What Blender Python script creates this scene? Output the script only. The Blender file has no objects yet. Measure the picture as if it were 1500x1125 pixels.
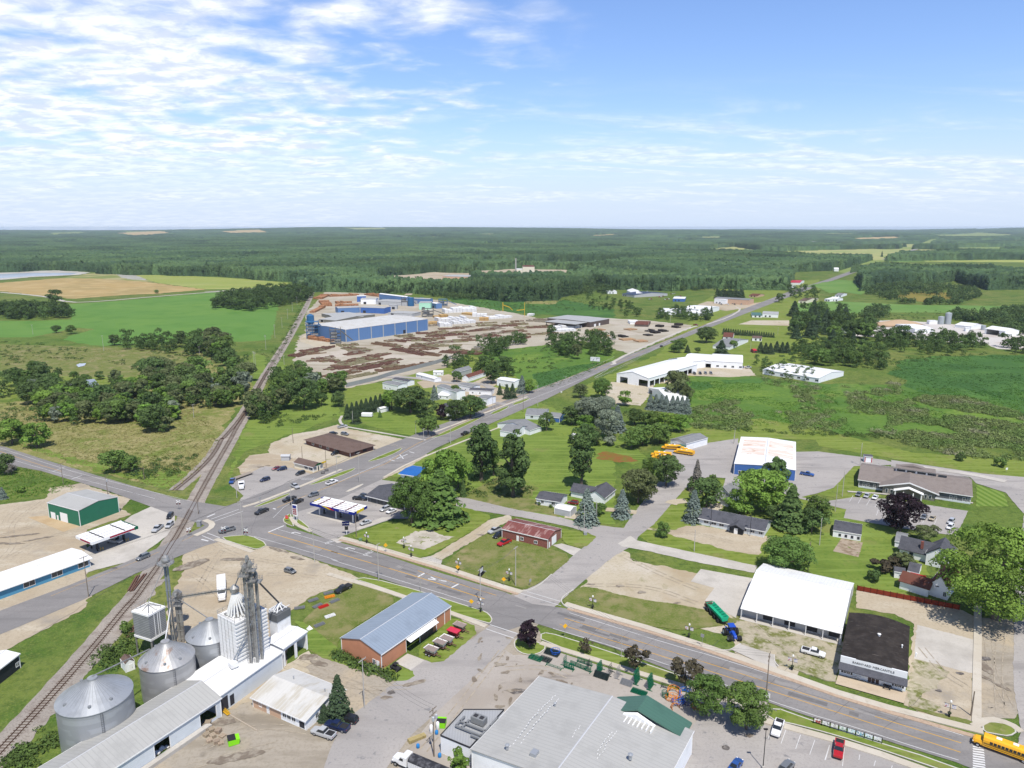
import bpy,bmesh,math,random
import numpy as np
from mathutils import Vector,Matrix,noise,Euler
R=math.radians
scene=bpy.context.scene
H=110.0;FPX=1071.0;TH=R(12.09)
cam_d=bpy.data.cameras.new('camera');cam=bpy.data.objects.new('camera',cam_d)
scene.collection.objects.link(cam);scene.camera=cam
cam.location=(0,0,H);cam.rotation_euler=(R(90)-TH,0,0)
cam_d.sensor_width=36;cam_d.lens=36*FPX/1500;cam_d.clip_start=1;cam_d.clip_end=90000
SUN_EL=R(62);SUN_AZ=R(15.5)
w=bpy.data.worlds.new('World');scene.world=w;w.use_nodes=True
nt=w.node_tree;nt.nodes.clear()
def N(t,**k):
 n=nt.nodes.new(t)
 for a,b in k.items():setattr(n,a,b)
 return n
L=lambda a,b:nt.links.new(a,b)
out=N('ShaderNodeOutputWorld');bg=N('ShaderNodeBackground');bg.inputs[1].default_value=0.112
sky=N('ShaderNodeTexSky',sky_type='NISHITA',sun_disc=False,sun_elevation=SUN_EL,sun_rotation=R(180)-SUN_AZ,altitude=200,air_density=1.25,dust_density=0.25,ozone_density=3.0)
tc=N('ShaderNodeTexCoord');sep=N('ShaderNodeSeparateXYZ');L(tc.outputs['Generated'],sep.inputs[0])
def MA(op,a,b=None,c=None,clamp=False):
 n=N('ShaderNodeMath',operation=op);n.use_clamp=clamp
 for i,v in enumerate((a,b,c)):
  if v is None:continue
  if hasattr(v,'is_linked')or hasattr(v,'links'):L(v,n.inputs[i])
  else:n.inputs[i].default_value=v
 return n.outputs[0]
zc=MA('MAXIMUM',sep.outputs[2],0.0)
zz=MA('ADD',zc,0.13)
px_=MA('DIVIDE',sep.outputs[0],zz);py_=MA('DIVIDE',sep.outputs[1],zz)
comb=N('ShaderNodeCombineXYZ');L(px_,comb.inputs[0]);L(py_,comb.inputs[1])
def wnoise(scale,detail,rough,dist,off,sx=1,sy=1):
 mp=N('ShaderNodeMapping');L(comb.outputs[0],mp.inputs[0]);mp.inputs['Location'].default_value=off
 mp.inputs['Scale'].default_value=(sx,sy,1)
 n=N('ShaderNodeTexNoise');L(mp.outputs[0],n.inputs['Vector']);n.inputs['Scale'].default_value=scale
 n.inputs['Detail'].default_value=detail;n.inputs['Roughness'].default_value=rough;n.inputs['Distortion'].default_value=dist
 return n.outputs['Fac']
def mrange(v,a,b,c=0.0,d=1.0,smooth=True):
 n=N('ShaderNodeMapRange');n.interpolation_type='SMOOTHSTEP' if smooth else 'LINEAR'
 L(v,n.inputs[0])
 for i,q in enumerate((a,b,c,d)):n.inputs[i+1].default_value=q
 return n.outputs[0]
puff=wnoise(4.0,6,0.5,0.3,(3.1,1.7,0),1.0,1.25)
big=wnoise(1.4,3,0.5,0.2,(5.3,2.2,0))
az=MA('ARCTAN2',sep.outputs[0],sep.outputs[1])
left=mrange(az,-0.02,-0.42,0.0,1.0)
upl=mrange(az,0.30,-0.30,0.0,1.0)
cover=MA('ADD',MA('MULTIPLY',left,0.27),MA('MULTIPLY',MA('SUBTRACT',big,0.5),0.75))
cl=mrange(MA('ADD',puff,cover),0.47,0.88,0.0,1.0)
cl=MA('MULTIPLY',cl,mrange(az,0.16,-0.12,0.0,1.0))
ci=wnoise(1.6,8,0.62,0.8,(1.0,7.7,0),0.5,1.2)
elev=sep.outputs[2]
cib=MA('MULTIPLY',mrange(ci,0.43,0.72),MA('MULTIPLY',mrange(elev,0.005,0.05),mrange(elev,0.19,0.08)))
cl2=MA('MULTIPLY',cib,0.72)
cl=MA('MULTIPLY',cl,mrange(elev,0.045,0.10,0.25,1.0))
cl=MA('MULTIPLY',cl,mrange(elev,0.55,0.35))
clouds=MA('MAXIMUM',MA('MULTIPLY',cl,0.92),cl2)
hs=N('ShaderNodeMix',data_type='RGBA',blend_type='MULTIPLY');hs.inputs[0].default_value=1.0
zm=N('ShaderNodeVectorMath',operation='SCALE');L(sky.outputs[0],zm.inputs[0]);L(mrange(elev,0.30,0.55,1.0,0.62),zm.inputs['Scale']);L(zm.outputs[0],hs.inputs[6]);hs.inputs[7].default_value=(0.94,1.03,1.34,1)
sh=wnoise(8.0,5,0.6,0.3,(3.3,1.95,0),1.0,1.25)
cc=N('ShaderNodeMix',data_type='RGBA');L(mrange(sh,0.38,0.62),cc.inputs[0])
cc.inputs[6].default_value=(5.9,6.5,7.7,1);cc.inputs[7].default_value=(8.7,8.9,9.2,1)
hz=N('ShaderNodeMix',data_type='RGBA');L(mrange(elev,0.16,-0.01,0.0,0.93),hz.inputs[0])
L(hs.outputs[2],hz.inputs[6]);hz.inputs[7].default_value=(5.1,6.1,7.8,1)
mx=N('ShaderNodeMix',data_type='RGBA');L(clouds,mx.inputs[0]);L(hz.outputs[2],mx.inputs[6]);L(cc.outputs[2],mx.inputs[7])
L(mx.outputs[2],bg.inputs[0]);L(bg.outputs[0],out.inputs[0])
sd=bpy.data.lights.new('sun','SUN');sd.energy=4.6;sd.angle=R(0.53);sd.color=(1.0,0.95,0.87)
sun=bpy.data.objects.new('sun',sd);scene.collection.objects.link(sun)
sdir=Vector((math.sin(SUN_AZ)*math.cos(SUN_EL),-math.cos(SUN_AZ)*math.cos(SUN_EL),math.sin(SUN_EL)))
sun.rotation_euler=sdir.to_track_quat('Z','Y').to_euler();sun.location=(0,0,300)
scene.view_settings.view_transform='Standard';scene.view_settings.look='None'
scene.view_settings.exposure=0.22;scene.view_settings.gamma=1
scene.cycles.max_bounces=4;scene.cycles.diffuse_bounces=2;scene.cycles.glossy_bounces=2
scene.cycles.transparent_max_bounces=4;scene.cycles.volume_bounces=0
cT,sT=math.cos(TH),math.sin(TH)
def P(x,y,z=0.0):
 u=x-750.0;v=y-562.5
 f=FPX*cT-v*sT;d=FPX*sT+v*cT
 k=(H-z)/max(d,3.0)
 return Vector((u*k,f*k,z))
def proj(X,Y,Z):
 fw=Y*cT+(H-Z)*sT;dn=-Y*sT+(H-Z)*cT
 return 750+FPX*X/fw,562.5+FPX*dn/fw
def HT(x,yb,yt,zb=0.0):
 b=P(x,yb,zb);v=yt-562.5
 f=FPX*cT-v*sT;d=FPX*sT+v*cT
 return H-d/f*b.y-zb
TILES={'T1':(0,860,4.244),'T2':(300,860,4.244),'T3':(560,860,4.244),'T4':(860,860,4.244),'T5':(1160,860,4.244),'T6':(0,640,4.412),'T7':(300,640,4.412),'T8':(560,640,4.412),'R1':(860,640,4.412),'R2':(1160,640,4.412),'L3':(0,320,3.309),'M4':(300,400,4.326),'M5':(560,400,4.326),'M6':(860,400,4.326),'M7':(1160,400,4.326),'N1':(200,700,5),'N2':(480,750,5),'N3':(680,840,5),'N4':(1200,925,5),'N5':(400,620,5),'N6':(960,900,5),'px':(0,0,1)}
def T(tile,*c):
 x0,y0,s=TILES[tile]
 return[(x0+c[i]/s,y0+c[i+1]/s)for i in range(0,len(c),2)]
MATS={}
def mat(name,col,rough=0.85,metal=0.0,spec=0.07,var=(),bump=None,stripes=None,coord='obj',attr=None,objcol=False,rand=0.0,trans=0.0,brick=None,coat=0.0):
 """var: (scale, colour, low, high, detail, stretch) - colour is mixed in where noise runs from low to high."""
 if name in MATS:return MATS[name]
 m=bpy.data.materials.new(name);m.use_nodes=True;t=m.node_tree;t.nodes.clear();MATS[name]=m
 nn=t.nodes.new;ll=t.links.new
 o=nn('ShaderNodeOutputMaterial');b=nn('ShaderNodeBsdfPrincipled');ll(b.outputs[0],o.inputs[0])
 b.inputs['Roughness'].default_value=rough;b.inputs['Metallic'].default_value=metal
 b.inputs['Specular IOR Level'].default_value=spec
 if coat:b.inputs['Coat Weight'].default_value=coat
 if coord=='world':vec=nn('ShaderNodeNewGeometry').outputs['Position']
 else:vec=nn('ShaderNodeTexCoord').outputs['Object']
 rgb=nn('ShaderNodeRGB');rgb.outputs[0].default_value=(*col,1);cur=rgb.outputs[0]
 if objcol:
  oi=nn('ShaderNodeObjectInfo');cur=oi.outputs['Color']
 def mix(a,fac,c2,bt='MIX'):
  x=nn('ShaderNodeMix');x.data_type='RGBA';x.blend_type=bt
  if isinstance(fac,float):x.inputs[0].default_value=fac
  else:ll(fac,x.inputs[0])
  ll(a,x.inputs[6])
  if isinstance(c2,tuple):x.inputs[7].default_value=(*c2,1)
  else:ll(c2,x.inputs[7])
  return x.outputs[2]
 def rng(v,lo,hi,a=0.0,c=1.0):
  x=nn('ShaderNodeMapRange');ll(v,x.inputs[0])
  for i,q in enumerate((lo,hi,a,c)):x.inputs[i+1].default_value=q
  return x.outputs[0]
 for i,vv in enumerate(var):
  sc,c2,lo,hi=vv[:4];det=vv[4]if len(vv)>4 else 3;st=vv[5]if len(vv)>5 else None
  amt=vv[6]if len(vv)>6 else 1.0
  mp=nn('ShaderNodeMapping');ll(vec,mp.inputs[0]);mp.inputs['Location'].default_value=(17.3*i,9.1*i,3.7*i)
  if st:
   mp.inputs['Rotation'].default_value=(0,0,st[0]);mp.inputs['Scale'].default_value=(st[1],st[2],1)
  nz=nn('ShaderNodeTexNoise');ll(mp.outputs[0],nz.inputs['Vector']);nz.inputs['Scale'].default_value=sc
  nz.inputs['Detail'].default_value=det;nz.inputs['Roughness'].default_value=0.6
  cur=mix(cur,rng(nz.outputs['Fac'],lo,hi,0.0,amt),c2)
 if brick:
  sc,mortar,second=brick
  mp=nn('ShaderNodeMapping');ll(vec,mp.inputs[0]);mp.inputs['Rotation'].default_value=(R(90),0,0)
  bt=nn('ShaderNodeTexBrick');ll(mp.outputs[0],bt.inputs['Vector']);bt.inputs['Scale'].default_value=sc
  ll(cur,bt.inputs['Color1']);bt.inputs['Color2'].default_value=(*second,1);bt.inputs['Mortar'].default_value=(*mortar,1)
  cur=bt.outputs['Color']
 if stripes:
  ax,period,c2,wd=stripes
  s2=nn('ShaderNodeSeparateXYZ');ll(vec,s2.inputs[0])
  def mth(op,a,bq):
   x=nn('ShaderNodeMath');x.operation=op
   ll(a,x.inputs[0]);x.inputs[1].default_value=bq;return x.outputs[0]
  q=mth('FRACT',mth('DIVIDE',s2.outputs['XYZ'.index(ax)],period),0)
  q=mth('LESS_THAN',q,wd)
  cur=mix(cur,q,c2)
 if attr:
  a=nn('ShaderNodeAttribute');a.attribute_name=attr
  x=nn('ShaderNodeMapRange');ll(a.outputs['Fac'],x.inputs[0])
  x.inputs[3].default_value=0.62;x.inputs[4].default_value=1.42
  vm=nn('ShaderNodeVectorMath');vm.operation='SCALE';ll(cur,vm.inputs[0]);ll(x.outputs[0],vm.inputs['Scale']);cur=vm.outputs[0]
 if rand:
  oi=nn('ShaderNodeObjectInfo');hsv=nn('ShaderNodeHueSaturation');ll(cur,hsv.inputs['Color'])
  x=rng(oi.outputs['Random'],0,1,1-rand,1+rand);ll(x,hsv.inputs['Value'])
  wn=nn('ShaderNodeTexWhiteNoise');wn.noise_dimensions='1D';ll(oi.outputs['Random'],wn.inputs['W'])
  y=rng(wn.outputs['Value'],0,1,0.5-rand*0.07,0.5+rand*0.045);ll(y,hsv.inputs['Hue'])
  cur=hsv.outputs[0]
 ll(cur,b.inputs['Base Color'])
 if bump:
  sc,stg=bump[:2]
  nz=nn('ShaderNodeTexNoise');ll(vec,nz.inputs['Vector']);nz.inputs['Scale'].default_value=sc;nz.inputs['Detail'].default_value=4
  bp=nn('ShaderNodeBump');bp.inputs['Strength'].default_value=stg;bp.inputs['Distance'].default_value=bump[2]if len(bump)>2 else 0.3
  ll(nz.outputs['Fac'],bp.inputs['Height']);ll(bp.outputs[0],b.inputs['Normal'])
 if trans:
  tr=nn('ShaderNodeBsdfTranslucent');ll(cur,tr.inputs[0]);ms=nn('ShaderNodeMixShader');ms.inputs[0].default_value=trans
  ll(b.outputs[0],ms.inputs[1]);ll(tr.outputs[0],ms.inputs[2]);ll(ms.outputs[0],o.inputs[0])
 return m
COL=scene.collection
def link(o,parent=None):
 COL.objects.link(o)
 if parent is not None:o.parent=parent
 return o
def tag(o,label=None,cat=None,group=None,kind=None):
 if label:o['label']=label
 if cat:o['category']=cat
 if group:o['group']=group
 if kind:o['kind']=kind
 return o
def empty(name,loc,rz=0.0):
 o=bpy.data.objects.new(name,None);o.location=loc;o.rotation_euler=(0,0,rz);o.empty_display_size=0.5
 return link(o)
class MB:
 def __init__(s):s.v=[];s.f=[];s.m=[];s.cur=0
 def add(s,vs,fs):
  b=len(s.v);s.v+=[tuple(q)for q in vs];s.f+=[tuple(b+i for i in f)for f in fs];s.m+=[s.cur]*len(fs);return s
 def box(s,x0,x1,y0,y1,z0,z1):
  return s.add([(x0,y0,z0),(x1,y0,z0),(x1,y1,z0),(x0,y1,z0),(x0,y0,z1),(x1,y0,z1),(x1,y1,z1),(x0,y1,z1)],[(3,2,1,0),(4,5,6,7),(0,1,5,4),(1,2,6,5),(2,3,7,6),(3,0,4,7)])
 def prism(s,poly,z0,z1):
  n=len(poly);vs=[(x,y,z0)for x,y in poly]+[(x,y,z1)for x,y in poly]
  return s.add(vs,[tuple(range(n-1,-1,-1)),tuple(range(n,2*n))]+[(i,(i+1)%n,n+(i+1)%n,n+i)for i in range(n)])
 def xprism(s,poly,x0,x1):
  n=len(poly);vs=[(x0,y,z)for y,z in poly]+[(x1,y,z)for y,z in poly]
  return s.add(vs,[tuple(range(n-1,-1,-1)),tuple(range(n,2*n))]+[(i,(i+1)%n,n+(i+1)%n,n+i)for i in range(n)])
 def yprism(s,poly,y0,y1):
  n=len(poly);vs=[(x,y0,z)for x,z in poly]+[(x,y1,z)for x,z in poly]
  return s.add(vs,[tuple(range(n)),tuple(range(2*n-1,n-1,-1))]+[(n+i,n+(i+1)%n,(i+1)%n,i)for i in range(n)])
 def lathe(s,prof,n=24,c=(0,0),cap=True):
  vs=[];fs=[]
  for r,z in prof:
   for i in range(n):
    a=2*math.pi*i/n;vs.append((c[0]+r*math.cos(a),c[1]+r*math.sin(a),z))
  for k in range(len(prof)-1):
   for i in range(n):
    j=(i+1)%n;fs.append((k*n+i,k*n+j,(k+1)*n+j,(k+1)*n+i))
  if cap:fs.append(tuple(range(n-1,-1,-1)));fs.append(tuple((len(prof)-1)*n+i for i in range(n)))
  return s.add(vs,fs)
 def tube(s,pts,r,n=6,r2=None):
  pts=[Vector(p)for p in pts];vs=[];fs=[];m=len(pts)
  for k,p in enumerate(pts):
   d=(pts[min(k+1,m-1)]-pts[max(k-1,0)]).normalized()
   a=d.orthogonal().normalized();b=d.cross(a);rr=r if r2 is None else r+(r2-r)*k/(m-1)
   for i in range(n):
    t=2*math.pi*i/n;vs.append(p+a*math.cos(t)*rr+b*math.sin(t)*rr)
  for k in range(m-1):
   for i in range(n):
    j=(i+1)%n;fs.append((k*n+i,k*n+j,(k+1)*n+j,(k+1)*n+i))
  fs.append(tuple(range(n-1,-1,-1)));fs.append(tuple((m-1)*n+i for i in range(n)))
  return s.add(vs,fs)
 def bar(s,a,b,wd,ht=None):
  a=Vector(a);b=Vector(b);d=(b-a).normalized();ht=ht or wd
  up=Vector((0,0,1))if abs(d.z)<0.95 else Vector((1,0,0))
  x=d.cross(up).normalized()*wd/2;y=x.normalized().cross(d)*ht/2
  vs=[a-x-y,a+x-y,a+x+y,a-x+y,b-x-y,b+x-y,b+x+y,b-x+y]
  return s.add(vs,[(3,2,1,0),(4,5,6,7),(0,1,5,4),(1,2,6,5),(2,3,7,6),(3,0,4,7)])
 def wheel(s,x,y,z,r,wd,n=14,ax='y'):
  vs=[];fs=[]
  for sd_ in(-1,1):
   for i in range(n):
    a=2*math.pi*i/n;p,q=r*math.cos(a),r*math.sin(a)
    vs.append((x+p,y+sd_*wd/2,z+q)if ax=='y' else(x+sd_*wd/2,y+p,z+q))
  fs=[tuple(range(n)),tuple(range(2*n-1,n-1,-1))]+[(i,n+i,n+(i+1)%n,(i+1)%n)for i in range(n)]
  return s.add(vs,fs)
 def build(s,name,mats,parent=None,smooth=False):
  me=bpy.data.meshes.new(name);me.from_pydata(s.v,[],s.f)
  if not isinstance(mats,(list,tuple)):mats=[mats]
  for q in mats:me.materials.append(q)
  if len(mats)>1:me.polygons.foreach_set('material_index',s.m)
  if smooth:me.polygons.foreach_set('use_smooth',[True]*len(s.f))
  me.validate();me.update()
  bm=bmesh.new();bm.from_mesh(me);bmesh.ops.recalc_face_normals(bm,faces=bm.faces);bm.to_mesh(me);bm.free()
  return link(bpy.data.objects.new(name,me),parent)
rng0=random.Random(5)
def ragged(pts,amp,step,seed=0):
 res=[];n=len(pts)
 for i in range(n):
  a,b=Vector(pts[i]),Vector(pts[(i+1)%n]);ln=(b-a).length;k=max(1,int(ln/step))
  k=min(k,400)
  nrm=Vector((-(b-a).y,(b-a).x,0)).normalized()if ln>0 else Vector((0,0,0))
  for j in range(k):
   p=a.lerp(b,j/k);q=p*(0.35/max(amp,.1))+Vector((seed*7.7,0,seed))
   o=noise.fractal(q,1.0,2.0,4)*amp
   fade=1.0
   res.append(p+nrm*o*fade)
 return res
def smooth_poly(pts,it=2,closed=True):
 for _ in range(it):
  res=[];n=len(pts)
  if not closed:res.append(pts[0])
  for i in range(n if closed else n-1):
   a,b=pts[i],pts[(i+1)%n];res.append(a*0.75+b*0.25);res.append(a*0.25+b*0.75)
  if not closed:res.append(pts[-1])
  pts=res
 return pts
SHEETS=[0]
def sheet(name,px,m,z,amp=0.0,step=1.5,smooth=0,kind='structure',world=False,label=None):
 SHEETS[0]+=1;z+=SHEETS[0]*0.0003
 pts=[Vector(p)for p in px]if world else[P(x,y)for x,y in px]
 if smooth:pts=smooth_poly(pts,smooth)
 if amp:pts=ragged(pts,amp,step,z*50+len(px))
 bm=bmesh.new();vs=[bm.verts.new((p.x,p.y,z))for p in pts]
 es=[bm.edges.new((vs[i],vs[(i+1)%len(vs)]))for i in range(len(vs))]
 bmesh.ops.triangle_fill(bm,edges=es,use_beauty=True,use_dissolve=False)
 for f in bm.faces:
  if f.normal.z<0:f.normal_flip()
 me=bpy.data.meshes.new(name);bm.to_mesh(me);bm.free();me.materials.append(m)
 o=link(bpy.data.objects.new(name,me));tag(o,label=label,kind=kind);return o
def line_world(px,world=False,it=2,closed=False):
 pts=[Vector(p)for p in px]if world else[P(x,y)for x,y in px]
 for p in pts:p.z=0
 return smooth_poly(pts,it,closed)if it else pts
def offset(pts,d):
 res=[]
 for i,p in enumerate(pts):
  t=(pts[min(i+1,len(pts)-1)]-pts[max(i-1,0)]).normalized()
  res.append(p+Vector((-t.y,t.x,0))*d)
 return res
def strip_into(mb,pts,w0,w1,z0,z1=None):
 A=offset(pts,w0);B=offset(pts,w1);n=len(pts);z=z1 if z1 is not None else z0
 vs=[(p.x,p.y,z)for p in A]+[(p.x,p.y,z)for p in B]
 fs=[(i,i+1,n+i+1,n+i)for i in range(n-1)]
 if z1 is not None:
  vs+=[(p.x,p.y,z0)for p in A]+[(p.x,p.y,z0)for p in B]
  fs+=[(i,i+1,2*n+i+1,2*n+i)for i in range(n-1)]+[(n+i,n+i+1,3*n+i+1,3*n+i)for i in range(n-1)]
  fs+=[(0,n,3*n,2*n),(n-1,2*n-1,4*n-1,3*n-1)]
 mb.add(vs,fs)
def resample(pts,step):
 d=[0]
 for i in range(1,len(pts)):d.append(d[-1]+(pts[i]-pts[i-1]).length)
 n=max(2,int(d[-1]/step)+1);res=[];k=0
 for i in range(n):
  s=d[-1]*i/(n-1)
  while k<len(d)-2 and d[k+1]<s:k+=1
  t=(s-d[k])/max(1e-6,d[k+1]-d[k]);res.append(pts[k].lerp(pts[k+1],t))
 return res
def dashes(pts,on,off,start=0.0):
 rs=resample(pts,0.5);res=[];s=int(start/0.5);a=int(on/0.5);b=int((on+off)/0.5)
 while s+a<len(rs):res.append(rs[s:s+a+1]);s+=b
 return res
DBG=False
def C(r,g,b,k=0.67):
 f=lambda c:((c/255+0.055)/1.055)**2.4 if c>10 else c/255/12.92
 return(f(r)*k,f(g)*k,f(b)*k)
G_base=mat('rough_grass',C(112,134,62),0.95,var=[(0.012,C(136,142,78),0.42,0.62),(0.05,C(84,116,48),0.45,0.65),(0.5,C(74,98,44),0.45,0.75,5),(2.2,C(140,150,78),0.5,0.8,3)],bump=(1.2,0.5,0.5),coord='world')
G_lawn=mat('lawn_grass',C(124,143,62),0.95,var=[(0.04,C(138,152,70),0.42,0.62),(0.09,C(150,148,92),0.52,0.68,5),(0.3,C(158,152,106),0.62,0.70,5),(0.35,C(102,124,42),0.46,0.72,5),(3.0,C(132,152,72),0.5,0.8,2),(.5,C(142,158,78),.5,.62,1,(.55,.06,1.6))],coord='world')
G_bright=mat('bright_meadow',C(120,143,64),0.95,var=[(0.03,C(136,154,72),0.42,0.6),(0.09,C(108,130,56),0.48,0.66),(0.7,C(96,128,50),0.5,0.75,5),(.5,C(136,158,76),.5,.62,1,(.55,.06,1.6)),(.06,C(140,146,84),.58,.7,5)],coord='world')
G_worn=mat('worn_grass',C(128,136,74),0.95,var=[(0.08,C(164,152,112),0.46,0.66,5),(0.25,C(104,122,52),0.45,0.66,5),(1.6,C(150,146,102),0.5,0.74,4)],coord='world')
G_dry=mat('dry_grass',C(158,154,98),0.95,var=[(0.03,C(128,142,70),0.45,0.62,5),(0.16,C(182,170,122),0.45,0.68,5),(0.8,C(112,118,62),0.48,0.7,5)],bump=(0.9,0.6,0.6),coord='world')
G_marsh=mat('marsh_grass',C(110,142,64),0.95,var=[(0.010,C(92,128,60),0.43,0.6,3),(0.022,C(124,152,66),0.5,0.64,4),(0.05,C(142,160,82),0.56,0.72,5),(0.35,C(88,124,46),0.46,0.72,5)],bump=(0.7,0.6,0.6),coord='world')
G_reed=mat('dark_reeds',C(84,122,62),0.95,var=[(0.03,C(74,110,58),0.42,0.62,4),(0.02,C(100,138,66),0.5,0.68,4),(0.5,C(60,104,42),0.48,0.72,5)],coord='world')
G_crop=mat('green_crop',C(108,150,72),0.95,var=[(0.006,C(118,156,74),0.42,0.62,3),(0.03,C(98,142,64),0.48,0.68,4),(0.8,C(96,134,62),0.5,0.8,4)],coord='world')
G_tan=mat('ripe_grain',C(192,166,112),0.95,var=[(0.008,C(176,156,104),0.45,0.6,4),(0.03,C(204,180,130),0.48,0.66,4)],coord='world')
G_strip=mat('strip_field',C(176,178,98),0.95,stripes=('Y',34.0,C(130,158,74),0.4),var=[(0.01,C(186,184,116),0.5,0.66,4)],coord='world')
D_dirt=mat('packed_gravel',C(203,189,165),0.95,var=[(0.02,C(186,168,142),0.44,0.64,4),(0.05,C(212,200,178),0.5,0.66,6,(0.6,1.0,3.5)),(0.07,C(166,158,146),0.56,0.72,5),(1.4,C(182,168,144),0.48,0.74,5)],bump=(3.0,0.25,0.1),coord='world')
D_dirt2=mat('tracked_dirt',C(186,176,160),0.95,var=[(0.04,C(158,148,132),0.48,0.62,6,(0.55,0.6,3.2)),(0.06,C(202,186,160),0.5,0.66,5),(0.12,C(128,120,108),0.62,0.74,5),(1.5,C(164,154,136),0.48,0.76,5)],bump=(3.0,0.25,0.1),coord='world')
D_sand=mat('pale_sand',C(208,196,172),0.95,var=[(0.05,C(216,206,188),0.45,0.62,5),(0.16,C(150,148,104),0.60,0.72,6),(0.03,C(190,172,142),0.5,0.66,5),(1.3,C(190,178,152),0.48,0.74,5)],coord='world')
D_speck=mat('weedy_gravel',C(190,180,156),0.95,var=[(0.22,C(126,130,74),0.46,0.58,8),(1.0,C(206,196,172),0.5,0.7,6)],coord='world')
A_road=mat('worn_asphalt',C(150,147,145),0.9,var=[(0.03,C(163,159,156),0.44,0.62,4),(0.09,C(138,135,133),0.5,0.7,5,(-0.55,0.35,3.0)),(1.8,C(138,135,133),0.5,0.78,4)],coord='world')
A_lite=mat('pale_asphalt',C(182,177,172),0.9,var=[(0.03,C(194,188,182),0.44,0.62,4),(0.10,C(166,161,157),0.5,0.68,5,(-0.9,0.4,2.2)),(0.5,C(150,148,148),0.62,0.7,5),(1.8,C(168,163,159),0.5,0.78,4)],coord='world')
A_conc=mat('pale_concrete',C(210,204,194),0.9,var=[(0.05,C(220,214,204),0.44,0.62,4),(0.12,C(192,186,176),0.5,0.7,5),(1.4,C(198,192,182),0.5,0.78,4)],coord='world')
A_walk=mat('sidewalk_concrete',C(214,204,186),0.9,var=[(0.1,C(224,216,200),0.44,0.66,4),(0.5,C(196,186,168),0.55,0.75,5)],coord='world')
A_brick=mat('buff_pavers',C(206,182,158),0.9,var=[(1.5,C(186,160,138),0.45,0.7,4)],coord='world')
A_kerb=mat('kerb_concrete',C(222,218,208),0.9,var=[(0.6,C(196,190,178),0.5,0.75,4)],coord='world')
W_paint=mat('white_road_paint',C(238,238,236),0.8,var=[(1.5,C(200,200,200),0.55,0.75,5)],coord='world')
Y_paint=mat('yellow_road_paint',C(232,180,76),0.8,var=[(1.5,C(200,168,110),0.55,0.75,5)],coord='world')
D_ballast=mat('railway_ballast',C(176,168,158),0.95,var=[(0.05,C(188,178,166),0.45,0.65,4),(0.25,C(148,136,126),0.5,0.7,5),(2.5,C(140,130,122),0.48,0.75,4)],bump=(3,0.5,0.15),coord='world')
M_steel=mat('rusty_steel',C(96,72,62),0.6,metal=0.3)
M_tie=mat('timber_sleeper',C(104,88,76),0.9,rand=0.1)
D_black=mat('patched_asphalt',C(120,118,118),0.92,var=[(0.4,C(150,146,142),0.5,0.7,5)],coord='world')
sheet('ground',[(-9000,-400,0),(9000,-400,0),(9000,1180,0),(-9000,1180,0)],G_base,-0.02,world=True)
sheet('ground',T('L3',0,610,200,615,520,625,900,640,1060,660,1125,760,1125,900,800,960,400,820,0,780),G_worn,0.0,4,4)
sheet('ground',T('L3',0,740,260,765,700,770,700,830,420,820,0,880),G_lawn,0.02,3,4)
sheet('field',[(-260,470),(60,470),(105,468),(95,446),(170,441),(340,426),(430,419),(434,440),(424,460),(408,478),(396,497),(370,500),(323,501),(181,504),(151,507),(115,503),(94,497),(103,492),(139,482),(115,480),(45,494),(-260,496)],G_crop,0.02,3,5)
sheet('ground',T('T6',-300,40,0,60,700,250,1130,350,1300,250,1440,0,1350,-160,900,-330,300,-250,-300,-200),G_dry,0.01,4,3)
sheet('ground',T('T6',0,20,700,240,1130,345,1250,270,1100,200,850,230,700,190,0,5),G_bright,0.03,3,2)
sheet('ground',T('T6',-500,60,0,150,520,300,470,360,180,410,-500,480),G_base,0.03,2,2)
sheet('ground',T('M4',40,1130,200,860,300,780,340,700,200,600,-50,560,-300,600,-300,1130),G_dry,0.012,4,3)
sheet('ground',T('M4',300,500,480,560,700,720,870,800,860,900,620,1000,250,1130,150,1300,240,1000,300,900),G_bright,0.02,3,2)
sheet('ground',[(410,440),(436,436),(420,500),(396,560),(386,570),(392,520)],G_base,0.02,3,2)
sheet('ground',T('M4',830,920,870,880,1180,860,1471,880,1460,1000,1340,1040),G_bright,0.04,1.5,2)
sheet('ground',T('M4',880,740,1080,690,1200,740,1120,800,900,860),G_lawn,0.04,2,2)
sheet('ground',T('M5',100,640,560,520,800,600,960,760,820,860,560,960,330,1030,200,900,0,740),G_lawn,0.03,3,2)
sheet('ground',T('M5',620,480,900,400,1471,500,1471,560,1180,700,980,760,760,600),G_marsh,0.03,3,3)
sheet('ground',T('M5',960,640,1200,590,1440,560,1300,640,1100,720,980,730),G_reed,0.05,3,3)
sheet('ground',T('M5',960,760,1471,560,1471,590,1000,765),G_dry,0.06,1,2)
sheet('ground',T('M5',560,130,1100,160,1471,230,1471,300,1000,260,480,230,420,150),G_reed,0.03,4,3)
sheet('ground',T('M5',920,160,1130,170,1080,200,900,195),G_dry,0.07,4,3)
sheet('ground',T('T8',0,240,560,-10,1000,-230,1400,-60,1500,100,1500,560,1300,580,480,400,300,300),G_bright,0.03,2,2)
sheet('ground',T('T8',480,400,780,250,1000,330,950,400,1250,470,1200,525,860,470),G_worn,0.05,2,1.5)
sheet('ground',T('R1',-60,-60,100,-20,300,60,400,150,300,180,60,120),G_bright,0.04,2,1.5)
sheet('ground',T('R1',60,110,130,95,280,130,330,155,200,165,70,140),mat('brown_weeds',C(150,106,62),0.95,var=[(0.3,C(124,128,56),0.45,0.65,5)],coord='world'),0.05,1.5,1)
sheet('ground',T('M6',0,700,440,520,640,330,700,200,900,90,1471,40,1471,560,1000,600,700,640,560,800,300,830,0,780),G_lawn,0.02,3,3)
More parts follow.
